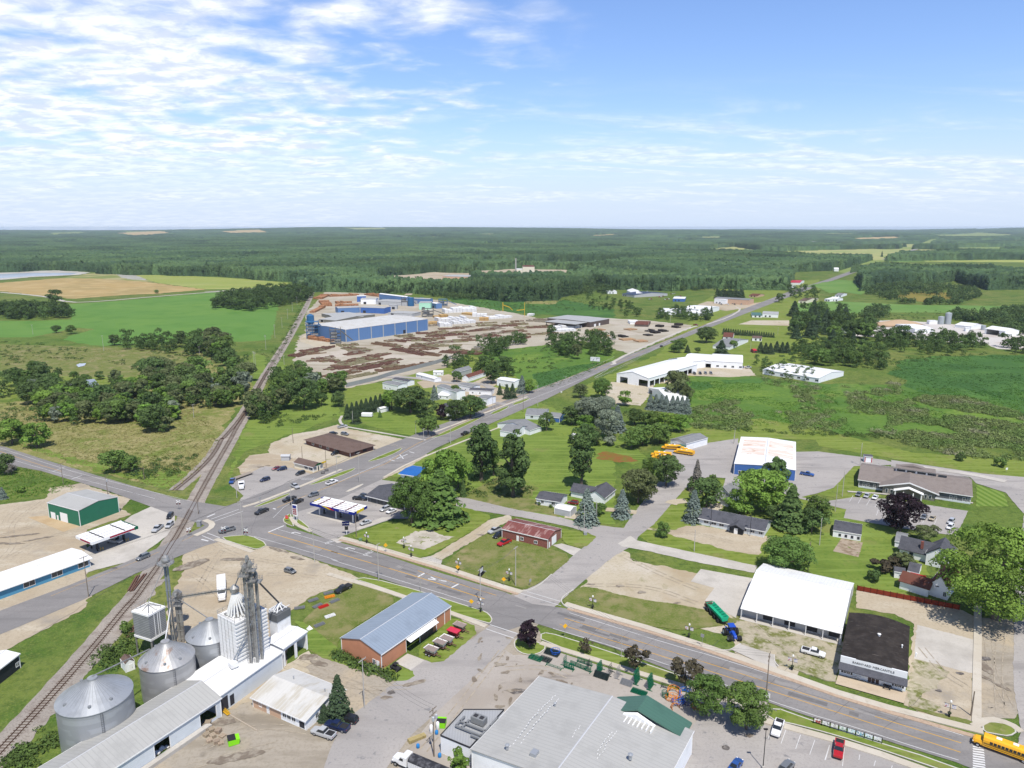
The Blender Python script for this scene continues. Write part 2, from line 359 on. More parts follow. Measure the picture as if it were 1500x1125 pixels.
sheet('field',T('M6',1060,250,1200,190,1471,190,1471,290,1230,300),G_lawn,0.05,2,3)
sheet('field',T('M7',0,190,300,180,700,200,1471,210,1471,260,900,250,600,250,200,270,0,275),mat('green_hay',C(112,150,76),0.95,var=[(0.01,C(126,158,84),0.45,0.6,4)],coord='world'),0.06,3,4)
sheet('marsh',T('M6',560,800,640,660,1000,650,1471,700,2900,720,3600,700,3600,1110,2900,1130,2300,1060,1471,1010,860,1010,700,1070,600,950),G_marsh,0.03,4,3)
sheet('marsh',T('M7',680,560,900,530,1471,520,1900,540,1900,830,1471,890,1200,800,860,780,700,700,620,640),G_reed,0.06,8,3)
sheet('marsh',T('M6',660,690,780,690,790,730,720,745,650,720),G_reed,0.06,3,3)
sheet('marsh',T('M6',840,680,1000,670,1150,680,1100,700,880,700),G_reed,0.06,3,3)
sheet('ground',T('R1',470,-10,700,-70,1120,-120,1500,-50,2100,100,3000,170,3000,290,2400,215,1500,60,1480,20,1120,10,1050,45,700,35),G_lawn,0.05,1.2,2)
sheet('ground',T('R1',300,620,590,400,620,280,900,280,1380,360,1500,400,1640,440,1800,560,2160,700,2250,1100,1700,960,1100,840,420,700),G_lawn,0.03,1,1.5)
sheet('ground',T('R2',0,600,330,480,600,580,760,620,700,740,640,900,760,1010,430,960,100,880,0,860),G_bright,0.045,1,1.5)
sheet('ground',T('R2',165,370,260,330,380,180,440,185,430,320,600,385,360,410),G_lawn,0.045,.6,1)
sheet('ground',T('R2',1195,310,1370,360,1400,450,1190,450),mat('striped_lawn',C(136,160,78),0.95,stripes=('X',3.0,C(110,140,56),0.5),coord='world'),0.05,.5,1)
sheet('gravel_lot',T('R1',300,600,560,600,640,575,750,575,1120,640,1240,650,1130,690,1110,765,900,730,560,640,400,590),D_dirt,0.055,1.0,1)
sheet('gravel_lot',T('R1',210,720,300,800,700,880,1100,920,1250,1000,1400,1400,1300,1700,1120,1640,900,1290,300,1120,-90,1040,0,900),D_sand,0.04,1.5,1)
sheet('gravel_lot',T('N6',560,0,620,220,800,290,870,260,1000,330,1330,500,1340,440,1380,200,1300,160,700,0),D_speck,0.05,1.5,1)
sheet('gravel_lot',T('N4',700,-60,620,540,960,680,1130,690,1130,-100),D_dirt,0.045,.8,1)
sheet('gravel_lot',T('N4',700,200,850,240,960,300,860,420,760,480,900,560,800,590,640,540,660,320),D_speck,0.052,1.5,1)
sheet('gravel_lot',T('T5',780,235,1140,330,1130,540,760,445),A_conc,0.056,.3,1)
sheet('gravel_lot',T('T5',400,20,1000,120,1150,190,1140,330,780,240,640,170,400,130),D_dirt,0.05,.5,1)
sheet('gravel_lot',T('N4',1175,-100,1460,-90,1500,480,1430,640,1300,640,1180,630),D_dirt2,0.05,.4,1)
sheet('gravel_lot',T('N1',350,560,560,460,620,440,860,530,960,490,1300,600,1500,680,1700,760,1500,790,1280,870,1100,1000,1100,1500,700,1700,200,1500,230,900,350,680,330,600),D_dirt,0.05,.8,1)
sheet('gravel_lot',T('T2',620,420,820,450,1200,590,1280,560,1400,500,1600,200,2000,0,2200,700,1900,1200,0,1200,-300,1500,-500,1200,0,840,280,700,480,520),D_dirt2,0.045,.8,1)
sheet('gravel_lot',T('T2',480,500,560,440,640,400,700,450,620,500,700,560,600,600,480,560),D_sand,0.05,1.2,1)
sheet('gravel_lot',T('T6',-300,460,0,440,300,400,320,330,530,300,700,360,850,400,780,470,850,500,560,600,560,1100,0,1400,-600,1500),D_dirt,0.05,.8,1)
sheet('gravel_lot',T('T1',-300,380,0,330,140,310,250,260,420,170,560,60,620,0,500,-60,0,80,-300,150),D_dirt,0.055,.8,1)
sheet('gravel_lot',T('M4',400,1125,420,1080,560,1020,700,1000,840,960,900,985,1300,1060,1420,1060,1400,1160,1300,1230,1080,1330,900,1330,700,1300,560,1240,430,1180),D_sand,0.05,.8,1)
sheet('gravel_lot',T('M5',220,690,420,640,560,700,700,640,740,700,700,720,860,760,900,780,780,830,700,860,560,800,380,720,260,730),D_dirt,0.045,.8,1.5)
sheet('gravel_lot',T('M6',150,690,400,700,560,640,600,570,1020,590,1070,650,900,660,640,650,520,700,430,700,390,780,340,840,160,830,110,760),D_sand,0.045,1,2)
sheet('gravel_lot',T('M6',1040,300,1280,300,1280,335,960,325),D_sand,0.07,.5,2)
sheet('gravel_lot',T('M6',700,200,760,180,1060,190,1140,180,1060,215,880,240,760,220),D_dirt,0.07,.5,2)
sheet('log_yard',T('M4',560,540,600,400,640,380,640,250,700,190,760,120,1100,130,1471,170,2000,260,2120,290,2300,270,2800,300,3090,330,3080,350,2700,510,2400,430,1950,480,1700,480,1520,600,900,730,640,620,560,570),mat('yard_gravel',C(200,192,174),0.95,var=[(0.012,C(184,174,154),0.44,0.6,5),(0.05,C(160,146,124),0.54,0.7,6,(-0.5,0.4,2.0)),(0.03,C(208,198,184),0.52,0.66,5)],coord='world'),0.04,3,3)
sheet('log_yard',T('M4',600,430,640,380,700,420,800,450,900,440,860,470,700,470),D_sand,0.06,2,3)
sheet('gravel_lot',T('M7',380,300,700,300,1100,330,1471,380,1700,400,1700,490,1300,480,1200,440,1000,440,700,410,400,400),mat('pale_crushed_stone',C(222,216,210),0.95,var=[(0.03,C(204,194,184),0.5,0.66,5)],coord='world'),0.06,3,3)
sheet('concrete_pad',T('N5',900,880,1040,795,1160,785,1250,830,1330,835,1200,890,1110,930,1000,910),mat('broken_slab',C(212,204,190),0.9,var=[(0.35,C(140,148,90),0.56,0.6,6),(0.2,C(190,182,166),0.45,0.6,5)],coord='world'),0.235,.5,.8)
sheet('drive',T('N2',750,330,1000,180,1180,60,1330,20,1350,60,1240,110,1100,200,1000,250,840,350),D_sand,0.06,.6,1)
sheet('concrete_pad',T('R1',670,935,735,855,1070,915,1010,1040,940,1010),A_conc,0.065,.1,2)
sheet('concrete_pad',T('R1',760,1060,825,975,1020,1025,960,1170),A_conc,0.069,.1,2)
sheet('concrete_pad',T('T8',1100,700,1160,690,1300,730,1240,770),A_conc,0.07,.1,2)
sheet('concrete_pad',T('T6',180,520,300,510,515,580,410,615),mat('tan_concrete',C(208,184,148),0.9,var=[(0.2,C(196,170,132),0.45,0.65,4)],coord='world'),0.07,.2,2)
sheet('concrete_pad',T('T2',1180,470,1260,415,1460,490,1360,555),A_conc,0.07,.15,2)
sheet('garden_bed',T('R2',265,740,320,655,460,685,430,778),mat('garden_soil',C(186,170,150),0.95,var=[(0.4,C(146,128,104),0.45,0.6,5),(0.35,C(110,140,50),0.6,0.66,4)],coord='world'),0.07,.15,1)
sheet('side_street',T('T8',470,390,540,395,860,470,1150,520,1260,550,1500,585,1560,590,1600,530,1850,200,1760,130,1900,40,2070,45,2300,10,2300,60,2380,200,2280,270,2100,260,1960,330,1760,560,1650,650,1640,690,1500,770,1340,900,1100,1110,760,1080,900,1000,1010,950,1380,650,1330,620,1200,580,900,520,700,490,480,460),A_lite,0.075,.25,1.5)
sheet('side_street',T('N3',60,480,190,380,400,440,360,480,290,560,0,830,-400,1200,-700,1600,-1100,1600,-900,1100,-300,640),A_lite,0.075,.3,1.5)
sheet('side_street',T('R1',280,640,320,670,1100,835,1080,880,700,810,420,745,230,710,200,690),A_conc,0.08,.3,1.5)
sheet('parking_lot',T('R1',900,250,700,40,1110,40,940,240,1000,290,960,360,880,320),A_lite,0.079,.2,1.5)
sheet('parking_lot',T('R2',-160,100,170,95,600,150,700,180,400,190,270,330,165,365,60,390,200,420,400,390,600,400,1140,480,1060,640,700,590,335,525,350,470,190,430,0,390,-200,300),A_lite,0.083,.2,1.5)
sheet('side_street',T('R2',640,150,950,195,1250,240,1500,260,1650,240,2200,300,2200,400,1700,1100,1560,1700,1580,2200,1400,2200,1480,1900,1430,1600,1440,1000,1500,500,1380,360,1190,300,1150,260,900,235,640,190),A_lite,0.077,.3,1.5)
sheet('parking_lot',T('N6',300,780,400,745,470,690,480,560,590,585,600,640,800,810,1100,868,1500,985,2000,1135,2600,1350,2700,2100,-600,2100,100,1100),A_lite,0.07,.15,2)
sheet('parking_lot',T('N3',300,560,360,600,540,600,600,550,1500,835,1800,930,2200,900,2400,1300,2400,1900,-800,1900,-200,1000),mat('stained_lot',C(194,186,176),0.93,var=[(0.03,C(180,170,158),0.44,0.6,5),(0.09,C(150,142,134),0.6,0.7,5,(-0.9,0.5,2)),(1.4,C(178,170,160),0.5,0.76,4)],coord='world'),0.06,.3,1.5)
sheet('gas_station_lot',T('N5',180,650,300,590,600,480,760,410,900,430,1350,480,1000,700,880,700,640,780,420,860,280,800,150,700),A_lite,0.075,.2,1.5)
sheet('gas_station_lot',T('N5',635,780,860,700,880,690,800,690,600,770),A_conc,0.083,.1,2)
sheet('gas_station_lot',T('N5',240,660,300,640,600,730,560,745),A_conc,0.083,.1,2)
sheet('gas_station_lot',T('T6',560,720,850,510,1000,440,1130,480,1130,560,1080,640,1000,700,860,800,620,860,560,880,500,800),A_conc,0.078,.2,1.5)
sheet('parking_lot',T('T7',250,380,160,310,280,240,380,190,520,200,560,200,780,270,660,310,560,360,240,460,220,420),A_lite,0.078,.3,1)
sheet('gravel_lot',T('T7',215,200,290,120,420,105,520,130,640,150,900,190,930,200,780,262,640,300,400,330,250,270),D_dirt,0.062,.6,1)
sheet('highway',T('px',-80,640,8,655,60,672,160,702,260,731,330,742,350,736,372,726,480,686,560,655,640,624,700,603,760,579,800,565,860,543,940,513,1000,489.5,1060,464,1120,441,1160,425.5,1210,410,1300,377)+T('px',1312,378,1220,411,1140,441,1070,468,1010,492,880,545,800,585,720,620,640,656,600,680,560,702,500,730,430,752,416,762,420,772,480,790,560,812,620,832,740,868,780,885,840,893,1000,942,1260,1025,1400,1072,1520,1112)+T('px',1640,1160,1560,1180,1400,1117,1200,1055,1060,1007,1000,990,900,950,780,912,740,925,700,910,700,892,620,868,540,842,480,826,420,806,382,798,350,785,300,800,200,840,120,880,0,930,-100,965,-100,930,0,895,100,858,170,830,250,795,300,770,255,755,160,720,60,690,-80,665),A_road,0.09,.08,1.5)
ZR=0.125
RIB=[0]
def ribbon(name,px,w0,w1,m,z,z1=None,it=2,world=False):
 RIB[0]+=1
 if z1 is not None:z1+=RIB[0]*.0012
 else:z+=RIB[0]*.0012
 pts=line_world(px,world,it);mb=MB();strip_into(mb,pts,w0,w1,z,z1);return tag(mb.build(name,m),kind='structure')
def verge(tile_pts,m=G_lawn,amp=0.0,kerb=True,smooth=1,h=0.20):
 pts=smooth_poly([P(x,y)for x,y in tile_pts],smooth)
 if not kerb:pts=ragged(pts,.3,.8,len(tile_pts))
 RIB[0]+=1;h+=RIB[0]*.0004
 mb=MB();mb.prism([(p.x,p.y)for p in pts],0.0,h);tag(mb.build('grass_verge',m),kind='structure')
 if kerb:
  k=MB();c=sum(pts,Vector())/len(pts);strip_into(k,pts+[pts[0]],-0.32,0.0,0.0,h+0.02);tag(k.build('kerb',A_kerb),kind='structure')
verge(T('N1',590,440,720,425,830,420,970,488,900,525,840,522))
verge(T('N1',850,215,1115,110,1128,125,1000,180,880,218))
verge(T('N5',255,450,590,325,608,340,480,395,290,455))
verge(T('N5',685,280,930,180,952,190,860,240,720,284))
verge(T('N5',70,700,130,655,140,720,160,765,80,735))
verge(T('N5',150,690,190,700,290,785,190,765))
verge(T('N5',520,505,650,445,668,450,560,505),A_walk)
verge(T('M5',300,1050,560,930,640,910,600,935,420,1020,330,1045))
verge(T('M5',670,895,790,842,808,850,720,895))
verge(T('M5',810,832,930,790,935,800,850,838))
verge(T('N2',170,495,300,480,680,580,1050,700,1160,730,1210,780,1200,815,1170,820,900,735,560,615,250,510))
verge(T('N3',360,500,400,470,560,510,610,545,540,600,440,600,370,560))
verge(T('N3',560,430,700,455,1500,720,2300,1010,2270,1010,1500,810,560,505))
verge(T('N6',840,670,1150,780,1500,900,2100,1080,2600,1300,2400,1250,1500,945,1100,830,800,765))
verge(T('N4',1190,680,1250,660,1380,680,1460,735,1400,775,1300,760,1200,740))
verge(T('N6',870,300,900,275,1010,320,1320,450,1325,515,1000,400,880,365),D_speck,kerb=False,h=.2)
verge(T('N3',720,200,790,130,900,90,1200,180,1700,250,2000,340,1990,370,1900,385,1500,430,860,260,740,230),G_worn,kerb=False,h=.2)
verge(T('N4',640,540,940,620,1125,660,1128,690,980,665,700,575),G_worn,kerb=False,h=.2)
verge(T('T8',370,830,700,600,760,640,1050,720,1240,770,1100,890,950,985,900,985,700,925,500,870),G_worn,kerb=False,h=.2)
verge(T('T8',900,540,1150,590,1380,640,1380,655,1300,725,1160,690,1170,600,900,545),G_lawn,kerb=False,h=.2)
verge(T('N5',640,800,860,712,900,740,1340,610,1500,640,1500,760,1180,960,1040,985,900,950,700,870,560,830),G_lawn,kerb=False,h=.2)
verge(T('T8',-100,640,130,540,490,450,690,500,700,540,310,770,220,785,0,740),G_lawn,kerb=False,h=0.19)
verge(T('N2',90,590,170,515,300,540,540,635,300,780,70,930,60,1100,-60,1060,-140,1015,-190,960,-160,860,-190,780),G_worn,kerb=False,h=0.10)
verge(T('T2',540,200,640,230,800,360,1060,560,1240,560,1220,590,1000,530,640,410,640,300),G_bright,kerb=False,h=0.12)
verge(T('T3',420,180,620,260,480,380,350,490,180,420,400,230),G_lawn,kerb=False,h=0.12)
verge(T('T3',-60,540,60,480,230,540,120,600),G_bright,kerb=False,h=0.12)
def walk(px,wd,m=A_walk,h=0.17,it=1):
 return ribbon('sidewalk',px,-wd/2,wd/2,m,0.0,h,it)
walk(T('N2',90,190,160,205,640,345,830,400,1280,550,1420,590),2.2,h=.215)
ribbon('sidewalk',T('N2',90,205,160,222,640,362,830,418,1280,565,1400,600),-1.0,0.4,A_brick,0.0,.20,1)
walk(T('N3',740,225,860,262,1500,445,2300,720,2900,935,3800,1160),2.2,h=.215)
ribbon('sidewalk',T('N3',760,258,860,285,1500,470,2300,745,2900,955,3750,1195),-0.9,0.4,A_brick,0.0,.20,1)
walk(T('N2',0,455,100,485,330,550,560,625,900,740,1160,840),1.8,h=.215)
walk(T('N3',560,512,1500,800,2200,1010),1.8,h=.215)
walk(T('N6',770,770,850,795,1500,975,2100,1190,2600,1390),2.0,h=.215)
walk(T('T5',1155,120,1155,320,1150,560,1148,850),1.9,h=.215)
walk(T('N4',1130,700,1250,640,1400,680,1480,740),1.8,h=.215)
walk(T('N5',130,690,160,740,280,795),1.6,h=.215)
walk(T('N1',780,215,900,180,1120,95,1260,40,1500,-60),1.7)
walk(T('N1',430,425,540,375,560,335,500,310),2.2)
walk(T('N1',580,450,700,490,850,545),2.0)
walk(T('N5',810,400,1000,290,1260,185,1480,100,1700,15),1.2,h=.19)
walk(T('M5',330,1010,620,900,800,830,920,785),1.5)
walk(T('M4',870,905,850,940,900,985),1.6,A_conc,.1)
walk(T('M4',900,975,1100,1010,1400,1060),1.5,A_conc,.13)
walk(T('M6',150,580,180,575,160,560,420,440,640,350,700,335),3.0,A_conc,.09)
walk(T('M6',760,325,900,280,980,230,940,215),2.5,A_conc,.12)
walk(T('T4',1000,880,1030,820,1010,790),1.2,A_kerb,.2)
sheet('forecourt',T('N4',140,320,640,452,620,532,118,388),mat('beige_slabs',C(216,198,172),.9,var=[(.3,C(200,182,158),.5,.7,4)],coord='world'),0.225)
sheet('driveway',T('N6',560,265,620,222,870,300,880,370,900,420),A_conc,0.21)
sheet('driveway',T('N2',660,345,750,328,840,360,820,410,700,375),A_conc,0.22)
sheet('driveway',T('N5',420,850,520,840,560,860,470,880),A_conc,0.11)
def drive(px,wd,m=D_sand,z=0.22,it=1):
 return ribbon('driveway',px,-wd/2,wd/2,m,z,None,it)
drive(T('T8',1250,480,1215,530),5,D_sand,.1)
drive(T('R1',120,470,200,475,320,490),4,D_sand,.1)
drive(T('R1',540,435,560,420,640,415),5,D_sand,.1)
drive(T('R1',830,430,840,460,760,480),5,D_sand,.1)
drive(T('L3',0,358,120,368,250,383,330,408,480,403,760,378,1125,350),7,A_conc,.12)
drive(T('M4',0,120,300,100,560,80,700,68,900,60),7,A_conc,.12)
drive(T('M5',160,140,220,100,420,70),12,D_dirt,.12)
drive(T('M5',0,660,180,660,420,700,640,700,700,735),6,A_lite,.12)
drive(T('M5',700,820,800,835),5,A_lite,.12)
drive(T('R2',850,200,1150,240,1380,290),4.5,A_conc,.14)
drive(T('R2',1170,430,1060,410,760,390,600,370,360,355),1.6,A_conc,.17)
mw=MB();my=MB()
def mark(px,wd=0.14,mb=None,on=0,off=0,it=1,world=False):
 pts=line_world(px,world,it);mb=mb or mw
 for seg in(dashes(pts,on,off)if on else[pts]):strip_into(mb,seg,-wd/2,wd/2,ZR)
mark(T('N1',860,430,1200,525,1500,615)+T('N2',0,345,450,480,1050,665,1060,668),.16)
mark(T('N3',650,405,1150,555)+T('N6',490,510,1070,715,1500,840)+T('N4',720,855,1020,945),.16)
mark(T('N3',770,290,1500,520)+T('N6',450,315,1500,658)+T('N4',520,600,1055,765),.16)
mark(T('N3',735,330,1500,570)+T('N6',400,365,1500,715)+T('N4',500,655,1040,820),.22,my)
mark(T('N3',700,375,1500,625)+T('N6',300,385,1500,775)+T('N4',520,720,1035,888),.22,my)
mark(T('N1',965,402,1500,560)+T('N2',0,283,400,400,700,490,1150,640),.3,my)
mark(T('N2',660,432,960,530,1235,613),.2,my)
mark(T('N1',1035,378,1300,455,1500,510)+T('N2',0,230,325,332),.14)
mark(T('N1',965,400,1080,352),.6,it=0)
mark(T('N2',660,478,712,448),.6,it=0);mark(T('N2',905,558,962,527),.6,it=0)
mark(T('N2',755,478,850,525),.5,it=0);mark(T('N2',735,492,870,510),.5,it=0)
mark(T('N1',515,290,575,265),.6,it=0);mark(T('N1',475,452,525,465),.6,it=0)
mark(T('N1',545,305,750,232),.25,it=0);mark(T('N1',570,320,780,245),.25,it=0)
mark(T('N1',515,405,610,440),.25,it=0);mark(T('N1',480,425,570,462),.25,it=0)
mark(T('N3',190,378,390,443),.25,it=0);mark(T('N3',160,408,365,478),.25,it=0)
mark(T('N3',400,143,710,240),.2,it=0);mark(T('N3',460,135,705,207),.2,it=0)
for i in range(11):
 y=845+i*17.5;mark(T('N4',1125,y,1205+i*1.5,y+10+i*.6),.48,it=0)
TXT=[]
def road_text(s,px_pos,ang,size,sy=1.0):
 c=bpy.data.curves.new('t','FONT');c.body=s;c.size=size;c.align_x='CENTER';c.align_y='CENTER';c.resolution_u=2
 o=bpy.data.objects.new('t',c);COL.objects.link(o);bpy.context.view_layer.update()
 me=bpy.data.meshes.new_from_object(o.evaluated_get(bpy.context.evaluated_depsgraph_get()));bpy.data.objects.remove(o)
 p=P(*px_pos);m=Matrix.Translation((p.x,p.y,ZR))@Matrix.Rotation(ang,4,'Z')@Matrix.Diagonal((1,sy,1,1))
 me.transform(m);mw.add([v.co[:]for v in me.vertices],[tuple(f.vertices)for f in me.polygons]);bpy.data.meshes.remove(me)
a_road=math.atan2(*((P(500,812)-P(393,780)).yx))
a_up=a_road+R(90)
def arrow(px_pos,ang):
 p=P(*px_pos);pts=[(-0.15,-2.2),(0.15,-2.2),(0.15,0.6),(-0.1,1.0),(-0.6,1.05),(-0.6,1.5),(-1.5,.8),(-0.6,.1),(-0.6,.6),(-0.3,.55),(-0.15,.4)]
 m=Matrix.Translation((p.x,p.y,ZR))@Matrix.Rotation(ang,4,'Z')
 mw.add([(m@Vector((x*1.2,y,0)))[:]for x,y in pts],[tuple(range(len(pts)))])
for t_,w_ in((T('N1',1170,402)[0],0),(T('N2',165,265)[0],0)):arrow(t_,a_up)
for t_ in(T('N1',1420,470)[0],T('N2',300,303)[0]):road_text('ONLY',t_,a_up,1.7,1.5)
mark(T('N5',0,695,100,595,340,490,620,370)+T('M5',280,1075,560,930,800,850,900,820,1471,590)+T('M6',0,690,200,600,500,440,660,370,800,310,1000,220,1180,160),.14,on=0)
mark(T('N5',30,620,130,575,260,525),.2,my);mark(T('N5',300,510,480,435,700,345,860,285)+T('M5',160,1110,420,990,640,890),.22,my)
mark(T('N5',340,490,860,270),.12)
mark(T('N5',0,625,20,632),.6,it=0)
mark(T('N5',855,268,890,278),.5,it=0);mark(T('N5',1000,210,1035,220),.5,it=0)
mark(T('N5',905,262,985,228),.5,it=0);mark(T('N5',925,228,955,262),.5,it=0)
mark(T('M5',640,885,900,775,1240,640,1471,535)+T('M6',0,645,330,510,560,400,700,345,1000,215,1200,140),.2,my)
mark(T('M5',640,925,900,815,1240,680,1471,585)+T('M6',0,690,200,610,500,445),.14)
mark(T('M5',620,900,860,800,980,745,1200,660,1471,530),.14)
mark(T('T6',0,72,400,205,700,285,1000,360,1250,420),.14)
mark(T('T6',0,95,250,180,400,225),.2,my);mark(T('T6',0,125,340,225,700,320,1000,400),.14)
mark(T('T6',340,225,420,195),.3,it=0);mark(T('T6',460,275,530,250),.3,it=0)
mark(T('T6',330,1030,700,880,1000,760,1250,640),.12,my)
for a,b in(((825,915),(855,825)),((920,950),(955,850)),((1027,988),(1063,885)),((1130,1030),(1168,922)),((1240,1070),(1275,960))):
 mark(T('N6',*a,*b),.12,it=0)
for a,b in(((45,945),(75,845)),((290,945),(297,905)),((400,990),(412,950)),((170,990),(185,850)),((520,1040),(535,985))):
 mark(T('N4',*a,*b),.12,it=0)
for k in range(8):mark(T('N5',180+16*k,400+0*k,225+14*k,418),.12,it=0)
for k in range(6):mark(T('R2',395+55*k,380+12*k,372+55*k,420+12*k),.12,it=0)
for k in range(7):mark(T('R2',560+75*k,470+12*k,545+75*k,510+12*k),.12,it=0)
tag(mw.build('road_marking',W_paint),kind='structure');tag(my.build('road_marking',Y_paint),kind='structure')
ck=MB();rr=random.Random(3)
def crack(a,b,wd=.05,wig=1.2):
 pts=resample([a,b],1.5)
 pts=[p+Vector((noise.noise(p*.3)*wig,noise.noise(p*.3+Vector((9,0,0)))*wig,0))for p in pts];strip_into(ck,pts,-wd,wd,ZR+.003)
for k in range(26):
 t=k/25;p=P(430+900*t,800+281*t);q=P(430+900*t+28+30*t,800+281*t-26-24*t)
 if k%2==0 or rr.random()<.4:crack(p,q,.035,.5)
for a,b in(((820,905),(1390,1080)),((500,800),(780,890)),((700,890),(1000,982)),((560,690),(760,600)),((370,740),(500,790)),((360,800),(380,745)),((20,665),(250,740)),((60,925),(240,815))):
 crack(P(*a),P(*b),.04,.8)
tag(ck.build('tar_crack',mat('tar',C(104,103,106),.8)),kind='structure')
def track(px,name='railway',ties=True):
 pts=line_world(px,it=3)
 for r_ in(-0.72,0.72):
  mb=MB();strip_into(mb,pts,r_-.09,r_+.09,.12,.26);tag(mb.build('rail',M_steel),kind='structure')
 if ties:
  mb=MB();rs=resample(pts,.95)
  for i,p in enumerate(rs):
   if p.y>560:continue
   t=(rs[min(i+1,len(rs)-1)]-rs[max(i-1,0)]).normalized();n=Vector((-t.y,t.x,0))
   mb.bar(p-n*1.3+Vector((0,0,.11)),p+n*1.3+Vector((0,0,.11)),.24,.1)
  tag(mb.build('railway_sleepers',M_tie),kind='structure')
main=T('T1',-300,1340,10,1010,340,655,620,330,790,120)+T('T6',880,1040,960,920,1040,810,1090,720,1150,630,1230,480,1300,350,1400,170,1500,0)+T('M4',190,1000,270,870,340,720,440,560,540,400,640,220,680,130,684,90)
side=T('T6',1130,345,1260,240,1380,120,1440,0)+T('M4',110,1060,230,920,300,800,380,650,430,565,520,430)
for px_,wd_ in((main,2.9),(side,2.6)):
 pts=resample(line_world(px_,it=3),3);mb=MB()
 A=offset(pts,wd_+.9);B=offset(pts,-wd_-.9);A2=offset(pts,wd_-.6);B2=offset(pts,-wd_+.6);n=len(pts);vs=[]
 for k_,(row,z)in enumerate(((A,.02),(A2,.11),(B2,.11),(B,.02))):
  vs+=[(p.x+(noise.noise(p*.3)*.5 if k_ in(0,3)else 0),p.y,z)for p in row]
 fs=[(r*n+i,r*n+i+1,(r+1)*n+i+1,(r+1)*n+i)for r in range(3)for i in range(n-1)]
 if px_ is side:vs=[(x,y,z-.02)for x,y,z in vs]
 mb.add(vs,fs);tag(mb.build('railway_ballast',D_ballast),kind='structure')
track(main);track(side)
sheet('gravel_lot',T('T1',-60,1090,300,600,640,250,860,0,1040,-60,900,100,640,430,400,700,100,1060,-60,1200),D_ballast,0.01,1.2,1.5)
sheet('highway',T('T6',1030,745,1080,690,1200,640,1160,700,1080,790),A_road,0.16,.1)
sheet('highway',T('T6',1200,460,1230,415,1330,440,1290,500),A_road,0.16,.1)
A_pat=[mat('asphalt_patch_dark',C(128,126,125),.9,var=[(.8,C(140,137,134),.5,.7,4)],coord='world'),mat('asphalt_patch_light',C(166,162,158),.9,var=[(.8,C(152,149,146),.5,.7,4)],coord='world'),mat('dirt_stain',C(140,128,114),.9,var=[(.5,C(176,166,150),.45,.6,5)],coord='world'),mat('oil_stain',C(112,106,102),.85,var=[(.8,C(160,154,148),.5,.62,5)],coord='world')]
rp=random.Random(21)
for i in range(26):
 t=rp.random();a=P(430+930*t,790+285*t);d1=Vector((math.cos(a_road),math.sin(a_road),0));d2=Vector((-d1.y,d1.x,0));o=a+d2*rp.uniform(-3,3);l_,w_=rp.uniform(1.5,9),rp.uniform(.5,1.6)
 sheet('asphalt_patch',[o,o+d1*l_,o+d1*l_+d2*w_,o+d2*w_],A_pat[i%2],ZR-.028,.05,.5,world=True)
def stain(tile,x,y,rx,ry,m,ang=0.0,z=.135):
 c=P(*T(tile,x,y)[0]);n=14;sheet('ground_stain',[c+Vector((math.cos(ang)*rx*math.cos(q)-math.sin(ang)*ry*math.sin(q),math.sin(ang)*rx*math.cos(q)+math.cos(ang)*ry*math.sin(q),0))for q in[2*math.pi*k/n for k in range(n)]],m,z,.6,.4,world=True)
for a in(('N4',1210,200,1.6,1.0,3),('N4',1225,270,1.2,3.0,2),('N4',1290,380,.5,4,2,.5),('N4',1030,308,.8,.4,3),('N4',870,437,.9,.5,3),('N4',1255,560,.8,.4,3),('N3',400,865,2.2,1.0,3),('N3',350,860,2.5,.4,2),('T2',1165,660,1.0,.6,3),('T2',700,470,3.0,1.0,2,-.5),('T2',1130,690,1.6,.6,2),('T2',1300,600,3,.8,2,.4),('T2',640,440,2.5,1.5,2),('T2',90,840,4,1.5,2),('N6',515,983,.6,.4,3),('N6',515,625,.7,.4,3),('N6',690,890,1.0,.4,2),('R1',210,965,1.2,.6,2),('R1',350,1010,1.4,.4,2),('R1',20,955,1.6,.5,2),('N3',1140,95,1.6,.8,2),('N3',1300,140,1.4,.7,2),('T4',550,105,2.0,.5,2,.4),('N1',400,640,6,2.4,2,.8),('N1',720,600,5,1.2,2),('N1',1040,530,5,.7,2,-.5),('N1',1180,590,3,.8,2,-.4),('T6',120,640,7,.8,2,.3),('T6',60,690,6,.7,2),('T6',250,660,5,.6,2,.5),('T6',740,850,1.2,.5,3),('T7',360,195,1.8,.9,2),('T7',405,188,1.4,.6,2),('T8',950,830,1.5,.8,2),('N2',1120,170,2,.6,2),('T2',200,1060,6,1.2,2,.3)):stain(*a[:5],A_pat[a[5]],*(a[6:]))
for k in range(30):stain('N3',rp.uniform(50,900),rp.uniform(450,1000),rp.uniform(.3,1.8),rp.uniform(.15,.5),A_pat[2],rp.uniform(0,3))
for k_ in(('N3',800,122,725,170,708,205,730,240,800,270),('N3',380,135,440,135,490,122,560,85,640,10),('N6',625,218,590,240,550,265,490,268),('N6',870,300,870,350,900,385)):ribbon('kerb',T(*k_),-.15,.15,A_kerb,0,.25)
tk=MB()
def tyre(tile,*c):
 for pts in dashes(resample(line_world(T(tile,*c),it=3),.5),5,1.2):
  for o in(-.85,.85):strip_into(tk,pts,o-.13+rp.uniform(-.05,.05),o+.13+rp.uniform(-.05,.05),.118)
